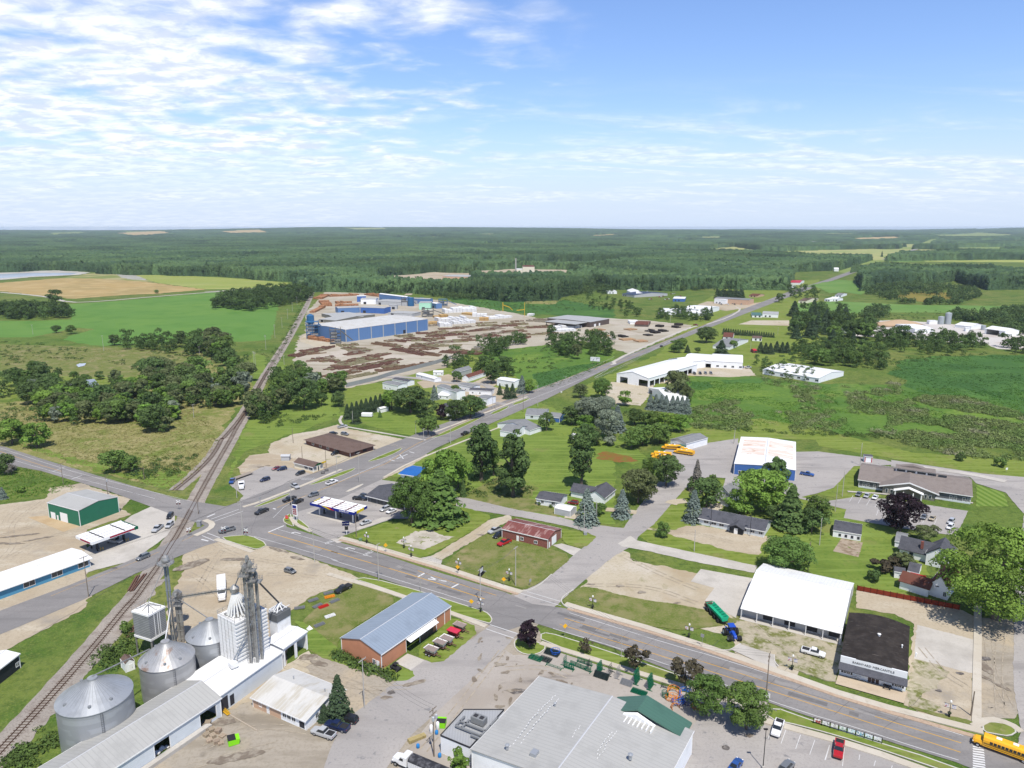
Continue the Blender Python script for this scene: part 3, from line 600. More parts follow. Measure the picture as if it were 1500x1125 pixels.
for c in(('T6',0,800,100,700,60,600,120,520,260,430,300,400),('T6',60,780,200,700,330,640,480,610),('T6',0,640,160,590,300,560),('T6',30,560,60,500,200,430,290,410),('N1',420,560,460,640,600,700,800,720,1100,700,1400,740),('N1',380,700,500,760,640,900),('N1',560,480,700,560,1000,620,1300,660),('N1',400,900,560,620,640,520),('T2',480,520,700,560,1000,640,1300,620),('T2',560,460,900,590,1200,700),('T2',0,1000,200,900,400,860,640,900),('T2',-100,1120,200,1040,600,940),('N3',-300,1300,100,800,300,540),('N3',300,700,600,680,900,820),('R1',250,780,500,900,800,1020),('R1',0,960,400,960,720,1080),('R1',420,600,700,620,1000,700),('N4',750,120,900,300,1100,420),('N4',1220,-60,1260,300,1400,560),('N4',1350,-60,1300,250,1330,600),('N6',700,60,860,200,1150,380),('M4',430,1120,620,1020,900,1010,1300,1120),('N2',800,360,1000,230,1260,60)):tyre(*c)
tag(tk.build('tyre_track',mat('track_dirt',C(176,164,146),.95,var=[(.7,C(198,186,166),.42,.6,4)],coord='world')),kind='structure')
def far_h(X,Y):
 r=np.hypot(X,Y)
 def wv(a,b,l,ph):return np.sin(X/l*a+Y/l*b+ph)
 hh=wv(1,.4,900,0)*5+wv(-.5,1,1300,2)*6+wv(.3,.9,420,4)*2.2
 k=np.clip((r-2200)/3500,0,1);hh=(hh+4)*k
 k2=np.clip((r-7000)/7000,0,1);hh+=k2*(60+wv(1,.2,2300,1)*30+wv(.8,-.3,900,3)*6+wv(1,0,380,5)*2)
 return hh
def hash2(i,j,s):
 v=np.sin(i*127.1+j*311.7+s*74.7)*43758.5453;return v-np.floor(v)
def cells(X,Y,size,s=0):
 gx,gy=X/size,Y/size;ix,iy=np.floor(gx),np.floor(gy);best=np.full(X.shape,9.0);idv=np.zeros(X.shape)
 for dx in(-1,0,1):
  for dy in(-1,0,1):
   cx,cy=ix+dx,iy+dy;px=cx+.15+.7*hash2(cx,cy,s);py=cy+.15+.7*hash2(cx,cy,s+5)
   d=np.hypot(gx-px,gy-py);m=d<best;best=np.where(m,d,best);idv=np.where(m,hash2(cx,cy,s+9),idv)
 return best,idv
def vnoise(X,Y,size,s=0):
 gx,gy=X/size,Y/size;ix,iy=np.floor(gx),np.floor(gy);fx,fy=gx-ix,gy-iy
 fx=fx*fx*(3-2*fx);fy=fy*fy*(3-2*fy)
 a=hash2(ix,iy,s);b=hash2(ix+1,iy,s);c=hash2(ix,iy+1,s);d=hash2(ix+1,iy+1,s)
 return(a*(1-fx)+b*fx)*(1-fy)+(c*(1-fx)+d*fx)*fy
def inpoly(x,y,poly):
 r=np.zeros(x.shape,bool);n=len(poly)
 for i in range(n):
  x1,y1=poly[i];x2,y2=poly[(i+1)%n]
  if y1==y2:continue
  c=((y1>y)!=(y2>y))&(x<(x2-x1)*(y-y1)/(y2-y1)+x1);r^=c
 return r
R0,R1_,NR,NA=1080.0,19000.0,900,1150
ang=np.linspace(R(-50),R(50),NA);rad=R0*(R1_/R0)**(np.linspace(0,1,NR)**1.0)
AA,RR=np.meshgrid(ang,rad);X=RR*np.sin(AA);Y=RR*np.cos(AA)
jit=(hash2(np.arange(NR)[:,None]*1.0,np.arange(NA)[None,:]*1.0,3)-.5)
base=far_h(X,Y)
FPX_X,FPX_Y=proj(X,Y,0*X)
wob=(vnoise(X,Y,60,1)-.5)*8*np.clip((FPX_Y-333)/100,.08,1);wx=(vnoise(X,Y,90,7)-.5)*26*np.clip((FPX_Y-333)/100,.08,1)
px2,py2=FPX_X+wx,FPX_Y+wob*.45
OPEN=[([(-900,404),(-300,402),(0,399),(80,396),(128,397),(150,401),(230,403),(320,406),(425,413),(470,414),(500,418),(430,425),(430,470),(-900,480)],'open'),([(430,428),(520,428),(620,430),(660,434),(840,452),(1000,462),(1300,500),(430,500)],'open'),([(540,408),(600,402),(640,399),(690,401),(700,418),(690,428),(600,426),(560,420)],'yard'),([(680,360),(760,357.5),(830,360),(720,363.5)],'grass'),([(560,351),(640,349.5),(670,352),(590,354)],'hay'),([(1380,362),(1500,359.5),(1750,364),(1420,367)],'grass'),([(820,366),(900,364),(930,367),(850,369)],'hay'),([(1200,347),(1290,345.5),(1300,347.5),(1220,349)],'hay'),([(400,347),(470,345.5),(480,347.5),(420,349)],'grass'),([(690,397),(760,394),(840,396),(850,410),(830,416),(700,414)],'yard'),([(620,388),(700,392),(850,394),(905,391),(905,384),(760,384),(680,386)],'grass'),([(870,418),(920,424),(980,427),(1000,424),(1040,423),(1150,426),(1160,400),(1220,396),(1290,383),(1500,379),(2200,372),(2200,460),(1560,452),(1500,500),(700,500),(700,445),(820,440)],'open'),([(1100,372),(1160,367),(1280,364),(1500,366),(1290,381),(1230,381),(1150,378)],'hay'),([(1030,366),(1075,361),(1120,368),(1060,372)],'hay'),([(1130,358),(1200,356),(1300,358),(1340,362),(1240,363)],'grass'),([(160,345),(235,343),(262,346),(200,349)],'stub'),([(60,344),(120,343),(140,346),(80,347)],'grass'),([(320,344),(380,343),(400,346),(340,347)],'stub'),([(855,348),(900,346.5),(910,349),(870,350)],'stub'),([(1360,347),(1430,344),(1500,346),(1460,351),(1380,351)],'grass'),([(690,347),(720,346),(730,348.5),(700,349)],'stub'),([(1090,345),(1170,343.5),(1190,346),(1120,347)],'hay'),([(500,342),(560,341),(570,343),(520,343.6)],'hay'),([(1240,351),(1310,349),(1330,352),(1260,354)],'stub'),([(950,354),(1010,352),(1020,355),(960,357)],'hay')]
KEEP=[[(1255,404),(1300,398),(1360,402),(1440,402),(1500,408),(1700,410),(1700,424),(1440,425),(1400,412),(1300,418),(1262,428)],[(1230,388),(1250,386),(1262,396),(1235,402)],[(1290,376),(1310,372),(1600,374),(1600,380),(1320,381)],[(-900,455),(-900,440),(-300,446),(-310,470)]]
kind=np.zeros(X.shape,int);names=['forest','open','yard','grass','hay','stub']
for poly,k in OPEN:kind[inpoly(px2,py2,poly)]=names.index(k)
for poly in KEEP:kind[inpoly(px2,py2,poly)]=0
clear=(vnoise(X*.45,Y,330,21)>.68)&(vnoise(X,Y,1500,23)>np.where(FPX_X>650,.36,.52))&(RR>3200);kind[clear&(kind==0)]=4
road=(np.abs(px2*0+(FPX_X-np.interp(FPX_Y,[348,352,358,364,377,423],[1395,1372,1345,1326,1303,1160])))<9+6*(FPX_Y-350)/60)&(FPX_Y>352)&(FPX_Y<423);kind[road&(kind==0)]=3
d1,id1=cells(X,Y,8.5,1);d2,id2=cells(X,Y,15.0,2)
stand=vnoise(X,Y,130,31);zone=vnoise(X,Y,420,33)
can=8+6.5*stand+3*zone+5.0*(1-np.clip(d1*1.35,0,1)**2)+7.0*id1+2.2*(1-np.clip(d2,0,1)**2)*id2+jit*.8
con=(vnoise(X,Y,260,41)>.62);can=np.where(con,can+2.5-5.0*np.clip(d1,0,1),can)
gap=(hash2(np.floor(X/9),np.floor(Y/9),77)>.965);can=np.where(gap,can*.6,can)
fade=np.clip((RR-6000)/8000,0,1);can=can*(1-.25*fade)
isf=kind==0
Zf=base+np.where(isf,can,-1.5)
def grid_mesh(name,Z,keepv,m,kind_tag,attr=None,matidx=None,mats=None):
 kf=keepv[:-1,:-1]|keepv[1:,:-1]|keepv[:-1,1:]|keepv[1:,1:]
 idx=np.arange(NR*NA).reshape(NR,NA);q=np.stack([idx[:-1,:-1],idx[:-1,1:],idx[1:,1:],idx[1:,:-1]],-1)[kf]
 used,inv=np.unique(q,return_inverse=True);inv=inv.reshape(-1,4)
 me=bpy.data.meshes.new(name);me.vertices.add(len(used));me.loops.add(inv.size);me.polygons.add(len(inv))
 co=np.stack([X.ravel()[used],Y.ravel()[used],Z.ravel()[used]],-1).astype(np.float32)
 me.vertices.foreach_set('co',co.ravel());me.loops.foreach_set('vertex_index',inv.ravel().astype(np.int32))
 me.polygons.foreach_set('loop_start',(np.arange(len(inv))*4).astype(np.int32))
 for q_ in(mats or[m]):me.materials.append(q_)
 if matidx is not None:me.polygons.foreach_set('material_index',matidx[:-1,:-1][kf].astype(np.int32))
 me.update(calc_edges=True)
 if attr is not None:
  a=me.attributes.new('tint','FLOAT','POINT');a.data.foreach_set('value',attr.ravel()[used].astype(np.float32))
 o=link(bpy.data.objects.new(name,me));tag(o,kind=kind_tag);return o
F_can=mat('forest_canopy',(0.052,0.094,0.042),0.95,spec=.1,var=[(0.004,(0.074,0.122,0.048),0.45,0.55,4),(0.009,(0.034,0.062,0.034),0.5,0.6,4),(0.3,(0.036,0.064,0.024),0.45,0.7,5),(0.04,(0.10,0.145,0.06),0.6,0.72,4)],bump=(0.35,1.0,3.0),attr='tint',coord='world')
tint=np.clip(.02+.55*id1+.55*vnoise(X,Y,190,91)+.2*(1-np.clip(d1,0,1))-.4*con,0,1)
fo=grid_mesh('forest',Zf,isf,F_can,'stuff',attr=tint);tag(fo,'mixed green forest stretching away to the horizon','forest')
lut={0:0,1:1,2:2,3:3,4:4,5:5}
fm=[G_base,G_base,D_dirt,mat('far_pasture',C(140,160,88),.95,var=[(0.006,C(160,170,104),.45,.6,4)],coord='world'),mat('far_hay',C(186,184,122),.95,var=[(0.006,C(156,172,100),.45,.6,4)],coord='world'),mat('far_stubble',C(206,180,128),.95,coord='world')]
grid_mesh('far_ground',base-.4*np.clip((RR-1500)/800,0,1),np.ones_like(isf),None,'structure',matidx=kind,mats=fm)
sheet('field',T('L3',-1200,300,8,312,290,290,480,290,700,305,800,320,1000,345,760,365,600,372,360,390,300,385,250,382,8,353,-1200,360),G_tan,0.1,5,5)
sheet('field',T('L3',610,268,800,272,1125,290,1400,312,1380,332,1125,345,1000,345,760,312),G_strip,0.12,5,5)
sheet('field',T('L3',290,290,440,266,560,264,620,270,760,310,700,307,480,292),mat('weedy_field',C(140,150,86),.95,var=[(.01,C(186,176,130),.46,.6,4)],coord='world'),0.13,5,5)
sheet('gravel_field',T('L3',560,268,640,270,720,300,640,296,590,288),mat('grey_gravel_field',C(190,188,180),.95,var=[(.02,C(168,166,150),.46,.6,4)],coord='world'),0.16,4,5)
sheet('gravel_field',T('L3',-900,258,8,256,300,252,440,262,380,274,150,285,8,298,-900,310),mat('bleached_ground',C(206,204,196),.95,var=[(.01,C(186,182,166),.46,.6,4)],coord='world'),0.16,4,5)
sheet('water',T('L3',-900,272,8,270,150,264,380,264,340,274,150,280,8,290,-900,300),mat('pond_water',(.35,.4,.48),.25,spec=.5),0.2,2,8)
sheet('water',T('L3',370,712,385,704,418,703,410,714,380,722),mat('pond_water',(.35,.4,.48),.25,spec=.5),0.2,.5,2)
sheet('field',T('M7',80,90,190,60,300,44,420,50,500,60,440,110,420,130,330,120,240,130,160,90),mat('green_hay',C(112,150,76)),0.2,5,5)
sheet('field',T('M7',600,130,760,118,980,122,1080,140,900,190,700,170),mat('russet_field',C(150,138,70),.95,var=[(.02,C(128,130,62),.46,.6,4)],coord='world'),0.2,5,5)
sheet('field',[(1310,382),(1352,383),(1413,385),(1410,399),(1330,397),(1290,396)],mat('green_hay',C(112,150,76)),0.2,5,8)
sheet('field',[(1352,382),(1500,381),(1900,380),(1900,396),(1500,401),(1413,399)],mat('pale_hay',C(190,192,112),.95,stripes=('X',60,C(160,176,90),.4),coord='world'),0.19,5,8)
sheet('field',[(1290,397),(1413,400),(1500,402),(1900,400),(1900,407),(1500,410),(1300,402)],mat('far_hay',C(186,184,122)),0.21,5,8)
sheet('field',[(1265,415),(1300,408),(1290,420),(1262,432),(1240,428)],mat('green_hay',C(112,150,76)),0.21,5,8)
ribbon('highway',[(1300,377.5),(1345,364),(1372,358),(1395,353.5)],-9,9,A_lite,.5,it=1)
hb=MB();hb.box(-21000,21000,-1200,20500,-4,118.0)
hm=bpy.data.materials.new('haze_air');hm.use_nodes=True;ht=hm.node_tree;ht.nodes.clear()
ho=ht.nodes.new('ShaderNodeOutputMaterial');hv=ht.nodes.new('ShaderNodeVolumePrincipled')
hv.inputs['Color'].default_value=(0.74,0.87,1.0,1);hv.inputs['Density'].default_value=0.00004;hv.inputs['Anisotropy'].default_value=0.1
ht.links.new(hv.outputs[0],ho.inputs['Volume']);hz_o=hb.build('haze',hm);tag(hz_o,'pale summer haze over the far forest','haze',kind='stuff')
CC=C
TILES.update({'K1':(180,800,5.357),'K2':(440,425,7.5),'K3':(620,440,5.357),'K4':(1220,930,10.714),'K5':(100,740,10.714),'K6':(440,710,10.714),'K7':(680,380,5.77),'K8':(1290,440,7.143)})
def metal(name,col,ax,rough=.5,rust=None,period=1.0,dark=.82,mt=.0,wd=.16):
 v=[(.25,tuple(c*.86 for c in col),.5,.7,4)]
 if rust:v.append((.5,rust,.5,.6,6,(0,1,.25)if ax=='X' else(0,.25,1)))
 return mat(name+ax,col,rough,mt,.4,var=v,stripes=(ax,period,tuple(c*dark for c in col),wd))
def roofm(key,ax):
 return{'blue':lambda:metal('blue_grey_roof_metal',C(158,172,188),ax),'white':lambda:metal('white_roof_metal',(.74,.74,.73),ax,dark=.84,wd=.1),'grey':lambda:metal('grey_roof_metal',CC(188,187,182,.74),ax,dark=.86),'dgrey':lambda:mat('dark_grey_shingle',C(98,99,106),.9,var=[(.5,C(82,84,90),.45,.7,5),(3,C(116,116,122),.5,.75)]),'lgrey':lambda:mat('light_grey_shingle',C(150,152,154),.9,var=[(.5,C(136,138,140),.45,.7,5)]),'brown':lambda:mat('brown_shingle',C(122,104,96),.9,var=[(.5,C(108,90,82),.45,.7,5),(3,C(136,118,110),.5,.75)]),'off':lambda:metal('offwhite_roof_metal',CC(214,212,206,.8),ax,dark=.93,rust=CC(196,190,176,.8)),'tan':lambda:mat('taupe_shingle',C(150,140,134),.9,var=[(.5,C(138,128,122),.45,.7,5),(3,C(164,154,148),.5,.75)]),'redbrown':lambda:mat('red_brown_shingle',C(124,84,72),.9,var=[(.5,C(116,70,60),.45,.7,5)]),'rust':lambda:metal('rusty_red_roof_metal',C(142,84,76),ax,rust=C(186,150,142),dark=.8),'black':lambda:mat('black_tar_roof',C(60,55,52),.85,var=[(.4,C(76,70,66),.45,.65,5),(1.2,C(122,116,110),.62,.72,6,(.9,.3,2.5))]),'bluec':lambda:metal('bright_blue_roof',C(44,116,198),ax,dark=.85),'red':lambda:metal('red_roof_metal',C(214,48,62),ax,dark=.85),'slate':lambda:metal('dark_blue_roof',C(70,80,104),ax,dark=.85),'green':lambda:metal('green_roof_metal',C(84,124,108),ax,dark=.85)}[key]()
def sid(key):
 C=lambda r,g,b:CC(r,g,b,.98)
 c={'white':C(236,238,240),'cream':C(226,218,196),'orange':C(186,130,100),'brick':None,'green':C(42,110,84),'blue':C(66,104,168),'mill_blue':C(86,126,182),'store_blue':C(78,140,172),'grey':C(176,178,180),'dgrey':C(96,98,102),'brown':C(104,70,62),'black':C(44,48,52),'tan':C(196,164,138),'pale_grey':C(206,212,216),'mint':C(166,214,188),'olive':C(120,118,108),'dbrown':C(92,80,74)}[key]
 if key=='brick':return mat('red_brick',C(142,84,74),.9,brick=(3.2,CC(150,120,110,.9),CC(124,70,62,.9)))
 return mat(key+'_siding',c,.7,spec=.3,var=[(.4,tuple(q*.9 for q in c),.5,.7,4)],stripes=('Z',.45,tuple(q*.9 for q in c),.1)if key in('white','pale_grey','cream','dgrey','grey')else None)
M_glass=lambda:mat('window_glass',(.035,.045,.055),.12,spec=.6)
M_white=lambda:mat('white_trim',(.78,.78,.77),.6)
M_dark=lambda:mat('dark_trim',(.04,.04,.045),.6)
def rect(A,B,Cc,z=0.0,depth=None):
 a,b=P(*A,z),P(*B,z);u=(b-a);w=u.length;u.normalize();v=Vector((-u.y,u.x,0))
 d=depth if depth else(P(*Cc,z)-a).dot(v)
 return a,w,d,math.atan2(u.y,u.x)
def wallgrid(mb,o,du,ln,h,holes,z0=0.0):
 xs=sorted({0,ln}|{q for hx in holes for q in(hx[0],hx[0]+hx[2])});zs=sorted({z0,h}|{q for hx in holes for q in(hx[1],hx[1]+hx[3])})
 for i in range(len(xs)-1):
  for j in range(len(zs)-1):
   cx,cz=(xs[i]+xs[i+1])/2,(zs[j]+zs[j+1])/2
   if any(hx[0]<cx<hx[0]+hx[2]and hx[1]<cz<hx[1]+hx[3]for hx in holes):continue
   f=lambda x,z:(o[0]+du[0]*x,o[1]+du[1]*x,z)
   mb.add([f(xs[i],zs[j]),f(xs[i+1],zs[j]),f(xs[i+1],zs[j+1]),f(xs[i],zs[j+1])],[(0,1,2,3)])
def w_min(A,B,z):return(P(*A,z)-P(*B,z)).length
def bld(name,label,A,B,Cc=None,eave=4.0,rise=1.5,roof='gx',wall='white',cover='grey',op=(),oh=.4,depth=None,base=None,cat='building',group=None,zat=None,trim=True,z0=0.0,ridge=.5):
 """A, B, Cc: picture corners of the eaves (front-left, front-right, a point of the back); local x runs A to B, y goes back."""
 if base is not None:eave=HT(A[0],base,A[1])
 if zat is None:eave=max(eave,2.5 if w_min(A,B,eave)>5 else 2.1)
 za=eave if zat is None else zat
 a,w,d,rz=rect(A,B,Cc,za+z0,depth);a.z=z0
 r=empty(name,a,rz);tag(r,label,cat,group)
 x0,x1,y0,y1=oh,w-oh,oh,d-oh;W,D=x1-x0,y1-y0
 sides={'F':((x0,y0),(1,0),W,(0,-1)),'R':((x1,y0),(0,1),D,(1,0)),'B':((x1,y1),(-1,0),W,(0,1)),'L':((x0,y1),(0,-1),D,(-1,0))}
 op=list(op)
 for s in sides:
  mm=max([q[2]+q[4]for q in op if q[1]==s]+[0])+.5;ln=sides[s][2]
  if mm>ln:op=[(q if q[1]!=s else(q[0],q[1],q[2]*ln/mm,q[3],q[4]*max(ln/mm,.7),*q[5:]))for q in op]
 op=[(*q[:5],min(q[5],eave-q[3]-.25),*q[6:])for q in op]
 mb=MB()
 for s,(o,du,ln,nn)in sides.items():
  hs=[(q[2],max(q[3],.0),q[4],q[5])for q in op if q[0]=='o' and q[1]==s]
  wallgrid(mb,o,du,ln,eave,hs)
 yr=y0+D*ridge
 if roof=='gx':
  for x in(x0,x1):mb.add([(x,y0,eave),(x,y1,eave),(x,yr,eave+rise*(1-oh/max(D*.5,1)))],[(0,1,2)])
 if roof=='gy':
  for y in(y0,y1):mb.add([(x0,y,eave),(x1,y,eave),((x0+x1)/2,y,eave+rise*(1-oh/max(W*.5,1)))],[(0,1,2)])
 mb.build('wall',sid(wall),r)
 rb=MB();t=.14;e=eave+.02;drop=0.0
 if roof=='gx':rb.xprism([(0,e-drop),(0,e-drop+t),(yr,e+rise+t),(d,e+t),(d,e),(yr,e+rise)],0,w);ax='X'
 elif roof=='gy':rb.yprism([(0,e),(w/2,e+rise),(w,e),(w,e+t),(w/2,e+rise+t),(0,e+t)],0,d);ax='Y'
 elif roof=='shed':rb.xprism([(0,e),(0,e+t),(d,e+rise+t),(d,e+rise)],0,w);ax='X'
 elif roof=='flat':rb.box(0,w,0,d,e,e+.3);rb.box(.25,w-.25,.25,d-.25,e+.3,e+.31);ax='Y'
 elif roof=='hip':
  k=min(w,d)/2;ax='X'
  if w>=d:rb.add([(0,0,e),(w,0,e),(w,d,e),(0,d,e),(k,d/2,e+rise),(w-k,d/2,e+rise)],[(0,1,5,4),(1,2,5),(2,3,4,5),(3,0,4),(3,2,1,0)])
  else:rb.add([(0,0,e),(w,0,e),(w,d,e),(0,d,e),(w/2,k,e+rise),(w/2,d-k,e+rise)],[(0,1,4),(1,2,5,4),(2,3,5),(3,0,4,5),(3,2,1,0)])
 elif roof=='arc':
  n=12;up=[(w*i/n,e+t+rise*math.sin(math.pi*i/n))for i in range(n+1)];rb.yprism([(x,z-t)for x,z in up]+up[::-1],0,d);ax='Y'
 rf=rb.build('roof',roofm(cover,ax),r)
 if trim and roof in('gx','gy')and cover in('blue','white','grey','green','rust','slate'):
  q=MB()
  if roof=='gx':q.xprism([(yr-.16,e+rise+t-.3*rise/max(yr,1)+.02),(yr,e+rise+t+.05),(yr+.16,e+rise+t-.3*rise/max(yr,1)+.02)],-.03,w+.03)
  else:q.yprism([(w/2-.16,e+rise+t-.6*rise/w+.02),(w/2,e+rise+t+.05),(w/2+.16,e+rise+t-.6*rise/w+.02)][::-1],-.03,d+.03)
  q.build('ridge_cap',mat('ridge_metal',C(214,216,220),.5),rf)
 if trim:
  q=MB()
  for x,y in((x0,y0),(x1,y0),(x0,y1),(x1,y1)):qc=MB();qc.box(x-.09,x+.09,y-.09,y+.09,0,eave);qc.build('corner_trim',M_white(),r)
  if roof=='gx':
   for y in(-.03,d-.03):q.box(-.04,w+.04,y,y+.06,e-.12,e+t+.02)
  if roof in('gy',):
   for x in(-.03,w-.03):q.box(x,x+.06,-.04,d+.04,e-.12,e+t+.02)
  if roof in('flat','shed'):q.box(-.03,w+.03,-.05,.0,e-.1,e+.28)
  if q.v:q.build('fascia',M_white(),r)
 def place(s,x,z,off):o,du,ln,nn=sides[s];return(o[0]+du[0]*x+nn[0]*off,o[1]+du[1]*x+nn[1]*off,z)
 def panel(mbx,s,x,z,ww,hh,off,th):
  vs=[place(s,x,z,off),place(s,x+ww,z,off),place(s,x+ww,z+hh,off),place(s,x,z+hh,off)]+[place(s,x,z,off-th),place(s,x+ww,z,off-th),place(s,x+ww,z+hh,off-th),place(s,x,z+hh,off-th)]
  mbx.add(vs,[(0,1,2,3),(7,6,5,4),(0,4,5,1),(1,5,6,2),(2,6,7,3),(3,7,4,0)])
 for q in op:
  k,s,x,z,ww,hh=q[:6];m_=q[6]if len(q)>6 else None
  if k=='w':
   f=MB();b_=.1
   for(a_,c_,e_,g_)in((x-b_,z-b_,ww+2*b_,b_),(x-b_,z+hh,ww+2*b_,b_),(x-b_,z,b_,hh),(x+ww,z,b_,hh),(x+ww/2-.03,z,.06,hh)):panel(f,s,a_,c_,e_,g_,.08,.09)
   wf=f.build('window',M_white()if m_ is None else m_,r);g=MB();panel(g,s,x,z,ww,hh,.03,.04);g.build('pane',M_glass(),wf)
  elif k in 'dg':
   f=MB();panel(f,s,x,z,ww,hh,.06,.08)
   if k=='g':
    for j in range(1,int(hh/.55)):panel(f,s,x+.05,z+j*.55,ww-.1,.06,.075,.02)
   dd=f.build('garage_door' if k=='g' else 'door',m_ or M_white(),r)
   if k=='d':f=MB();panel(f,s,x+ww*.8,z+hh*.45,.1,.12,.11,.06);f.build('handle',M_dark(),dd)
  elif k=='p':
   f=MB();panel(f,s,x,z,ww,hh,.05,.07);f.build('opening',m_ or M_dark(),r)
  elif k=='o':
   f=MB()
   for(a_,c_,e_,g_)in((x-.15,z,.15,hh),(x+ww,z,.15,hh),(x-.15,z+hh,ww+.3,.15)):panel(f,s,a_,c_,e_,g_,.04,.2)
   f.build('door_frame',M_white(),r)
 return dict(root=r,w=w,d=d,eave=eave,sides=sides,panel=panel,rise=rise,x0=x0,y0=y0,x1=x1,y1=y1)
def t1(tile,x,y):return T(tile,x,y)[0]
def ty(tile,y):return TILES[tile][1]+y/TILES[tile][2]
def vents(b,lst,m=None,name='roof_vent'):
 for x,y,z,r_,h_ in lst:
  q=MB();q.lathe([(r_,z-.2),(r_,z+h_),(r_*1.6,z+h_),(r_*1.6,z+h_+.12),(.02,z+h_+.3)],8,(x,y));q.build(name,m or mat('galvanised',C(200,204,208),.4,.4),b['root'])
def text_part(s,parent,loc,rot,size,m,name='lettering',depth=.03,sx=1):
 c=bpy.data.curves.new('t','FONT');c.body=s;c.size=size;c.align_x='CENTER';c.align_y='CENTER';c.extrude=depth;c.resolution_u=1
 o=bpy.data.objects.new('t',c);COL.objects.link(o);bpy.context.view_layer.update()
 me=bpy.data.meshes.new_from_object(o.evaluated_get(bpy.context.evaluated_depsgraph_get()));bpy.data.objects.remove(o);me.materials.clear();me.materials.append(m)
 o=link(bpy.data.objects.new(name,me),parent);o.location=loc;o.rotation_euler=rot;o.scale=(sx,1,1);return o
b=bld('machine_shed','long orange sided shed with blue grey metal roof beside the spreaders',t1('T2',1097,425),t1('T3',430,120),t1('T2',822,330),base=ty('T2',520),rise=2.0,wall='orange',cover='blue',oh=.25,op=[('o','F',9.5,0,5.5,3.9),('p','F',15.2,.1,5.5,3.8,sid('dbrown')),('d','L',12.3,.1,1.0,2.1),('w','L',11.1,.2,.8,1.9)])
q=MB();q.add([(9.3,-.2,b['eave']-.1),(21.2,-.2,b['eave']-.1),(21.2,-1.7,b['eave']-.55),(9.3,-1.7,b['eave']-.55),(9.3,-.2,b['eave']-.22),(21.2,-.2,b['eave']-.22),(21.2,-1.7,b['eave']-.67),(9.3,-1.7,b['eave']-.67)],[(0,1,2,3),(7,6,5,4),(0,3,7,4),(1,5,6,2),(3,2,6,7)]);q.build('awning',M_white(),b['root'])
for x in(22.3,26.0):q=MB();q.box(x,x+.18,.12,.24,0,b['eave']-.1);q.build('wall_joint',M_white(),b['root'])
b=bld('mill_office','white roofed mill office with tan and white walls beside the big spruce',t1('T2',280,690),t1('T2',627,842),t1('T2',540,505),base=ty('T2',748),rise=1.6,cover='off',wall='white',oh=.45,ridge=.55,op=[('w','F',2.2,1,.8,1.2),('d','F',4.7,.1,1,2.1),('w','F',10.2,1,1.1,1.3),('w','F',11.7,1,1.1,1.3),('w','F',13.2,1,1.1,1.3),('p','F',15.6,.3,1.6,1.5),('w','R',3,1.1,.9,1.3),('w','R',4.4,1.1,.9,1.3)])
q=MB();b['panel'](q,'F',0,0,9,2.4,.035,.03);q.build('wall_cladding',sid('tan'),b['root'])
vents(b,[(5,9,b['eave']+1.2,.12,.8),(15,9,b['eave']+1.2,.12,.8)])
b=bld('feed_warehouse','long grey metal roofed feed warehouse running down to the bottom edge',t1('T1',200,1468),t1('T1',1380,692),t1('T1',240,1125),eave=4.6,rise=2.2,cover='grey',wall='pale_grey',oh=.3,op=[('o','F',35.2,.9,4.2,3.0),('o','F',24.0,.9,3.6,2.9)])
Wf=b['w']
q=MB();q.box(20,Wf-4,-1.1,.2,0,.9);q.build('loading_dock',A_conc,b['root'])
b=bld('mill_warehouse','flat white roofed mill building under the panelled tower',t1('T2',82,690),t1('T2',487,405),t1('T1',1125,585),eave=4.7,rise=.9,cover='white',wall='pale_grey',oh=.25,op=[('p','F',.6,.3,2,3.4),('p','F',3.2,.4,1.2,2.6)])
MILL_Z=b['eave']+.5
b=bld('truck_bay','white drive through truck bay with two open doors on the mill',t1('T2',487,388),t1('T2',641,277),t1('T2',535,225),base=ty('T2',500),rise=.5,cover='white',wall='white',oh=.25,op=[('o','F',.7,0,4.6,4.3),('o','F',6.4,0,4.6,4.3),('o','B',.7,0,4.6,4.3),('o','B',6.4,0,4.6,4.3)])
b=bld('pump_shed','tiny white shed with brown roof between railway and grain bins',t1('T1',775,482),t1('T1',836,458),t1('T1',738,452),base=ty('T1',535),rise=.9,cover='brown',wall='white',oh=.1,roof='gy',op=[('d','F',1,0,.9,1.9)])
b=bld('storage_building','black walled building with white roof at the left edge',t1('T1',-250,705),t1('T1',128,415),t1('T1',8,365),base=ty('T1',795),rise=.8,cover='white',wall='black',oh=.3,op=[('w','F',22,1,1.2,1)])
b=bld('corner_store','low blue walled store with white metal roof beside the fuel canopy',t1('T6',-300,1105),t1('T6',598,785),t1('T6',515,703),base=ty('T6',1165),rise=.9,cover='white',wall='store_blue',oh=.7,op=[('w','F',18+k*8.2,.9,3.2,1.7)for k in range(3)]+[('w','F',5,.9,3,1.7)])
b=bld('green_garage','green metal garage with grey roof and white overhead doors',t1('T6',303,425),t1('T6',507,480),t1('T6',560,340),base=ty('T6',522),rise=1.2,cover='grey',wall='green',oh=.12,op=[('g','F',1.3,0,2.8,2.7),('d','F',5,0,.9,2),('g','F',7.2,0,4.4,3.6)])
b=bld('fuel_store','charcoal roofed convenience store half hidden by the big tree',t1('N5',672,533),t1('N5',965,605),t1('N5',765,418),base=ty('N5',560),rise=1.8,cover='dgrey',wall='dgrey',oh=.7,op=[('p','F',2+3.6*k,.2,2.6,2.1,M_glass())for k in range(5)])
b=bld('ice_cream_stand','small stand with bright blue metal roof beside the highway',t1('N5',915,372),t1('N5',1045,392),t1('N5',1000,308),base=ty('N5',402),rise=.7,cover='bluec',wall='white',oh=.9,op=[('w','F',2,1,1.6,1.1),('w','L',2,1,1.4,1.1)])
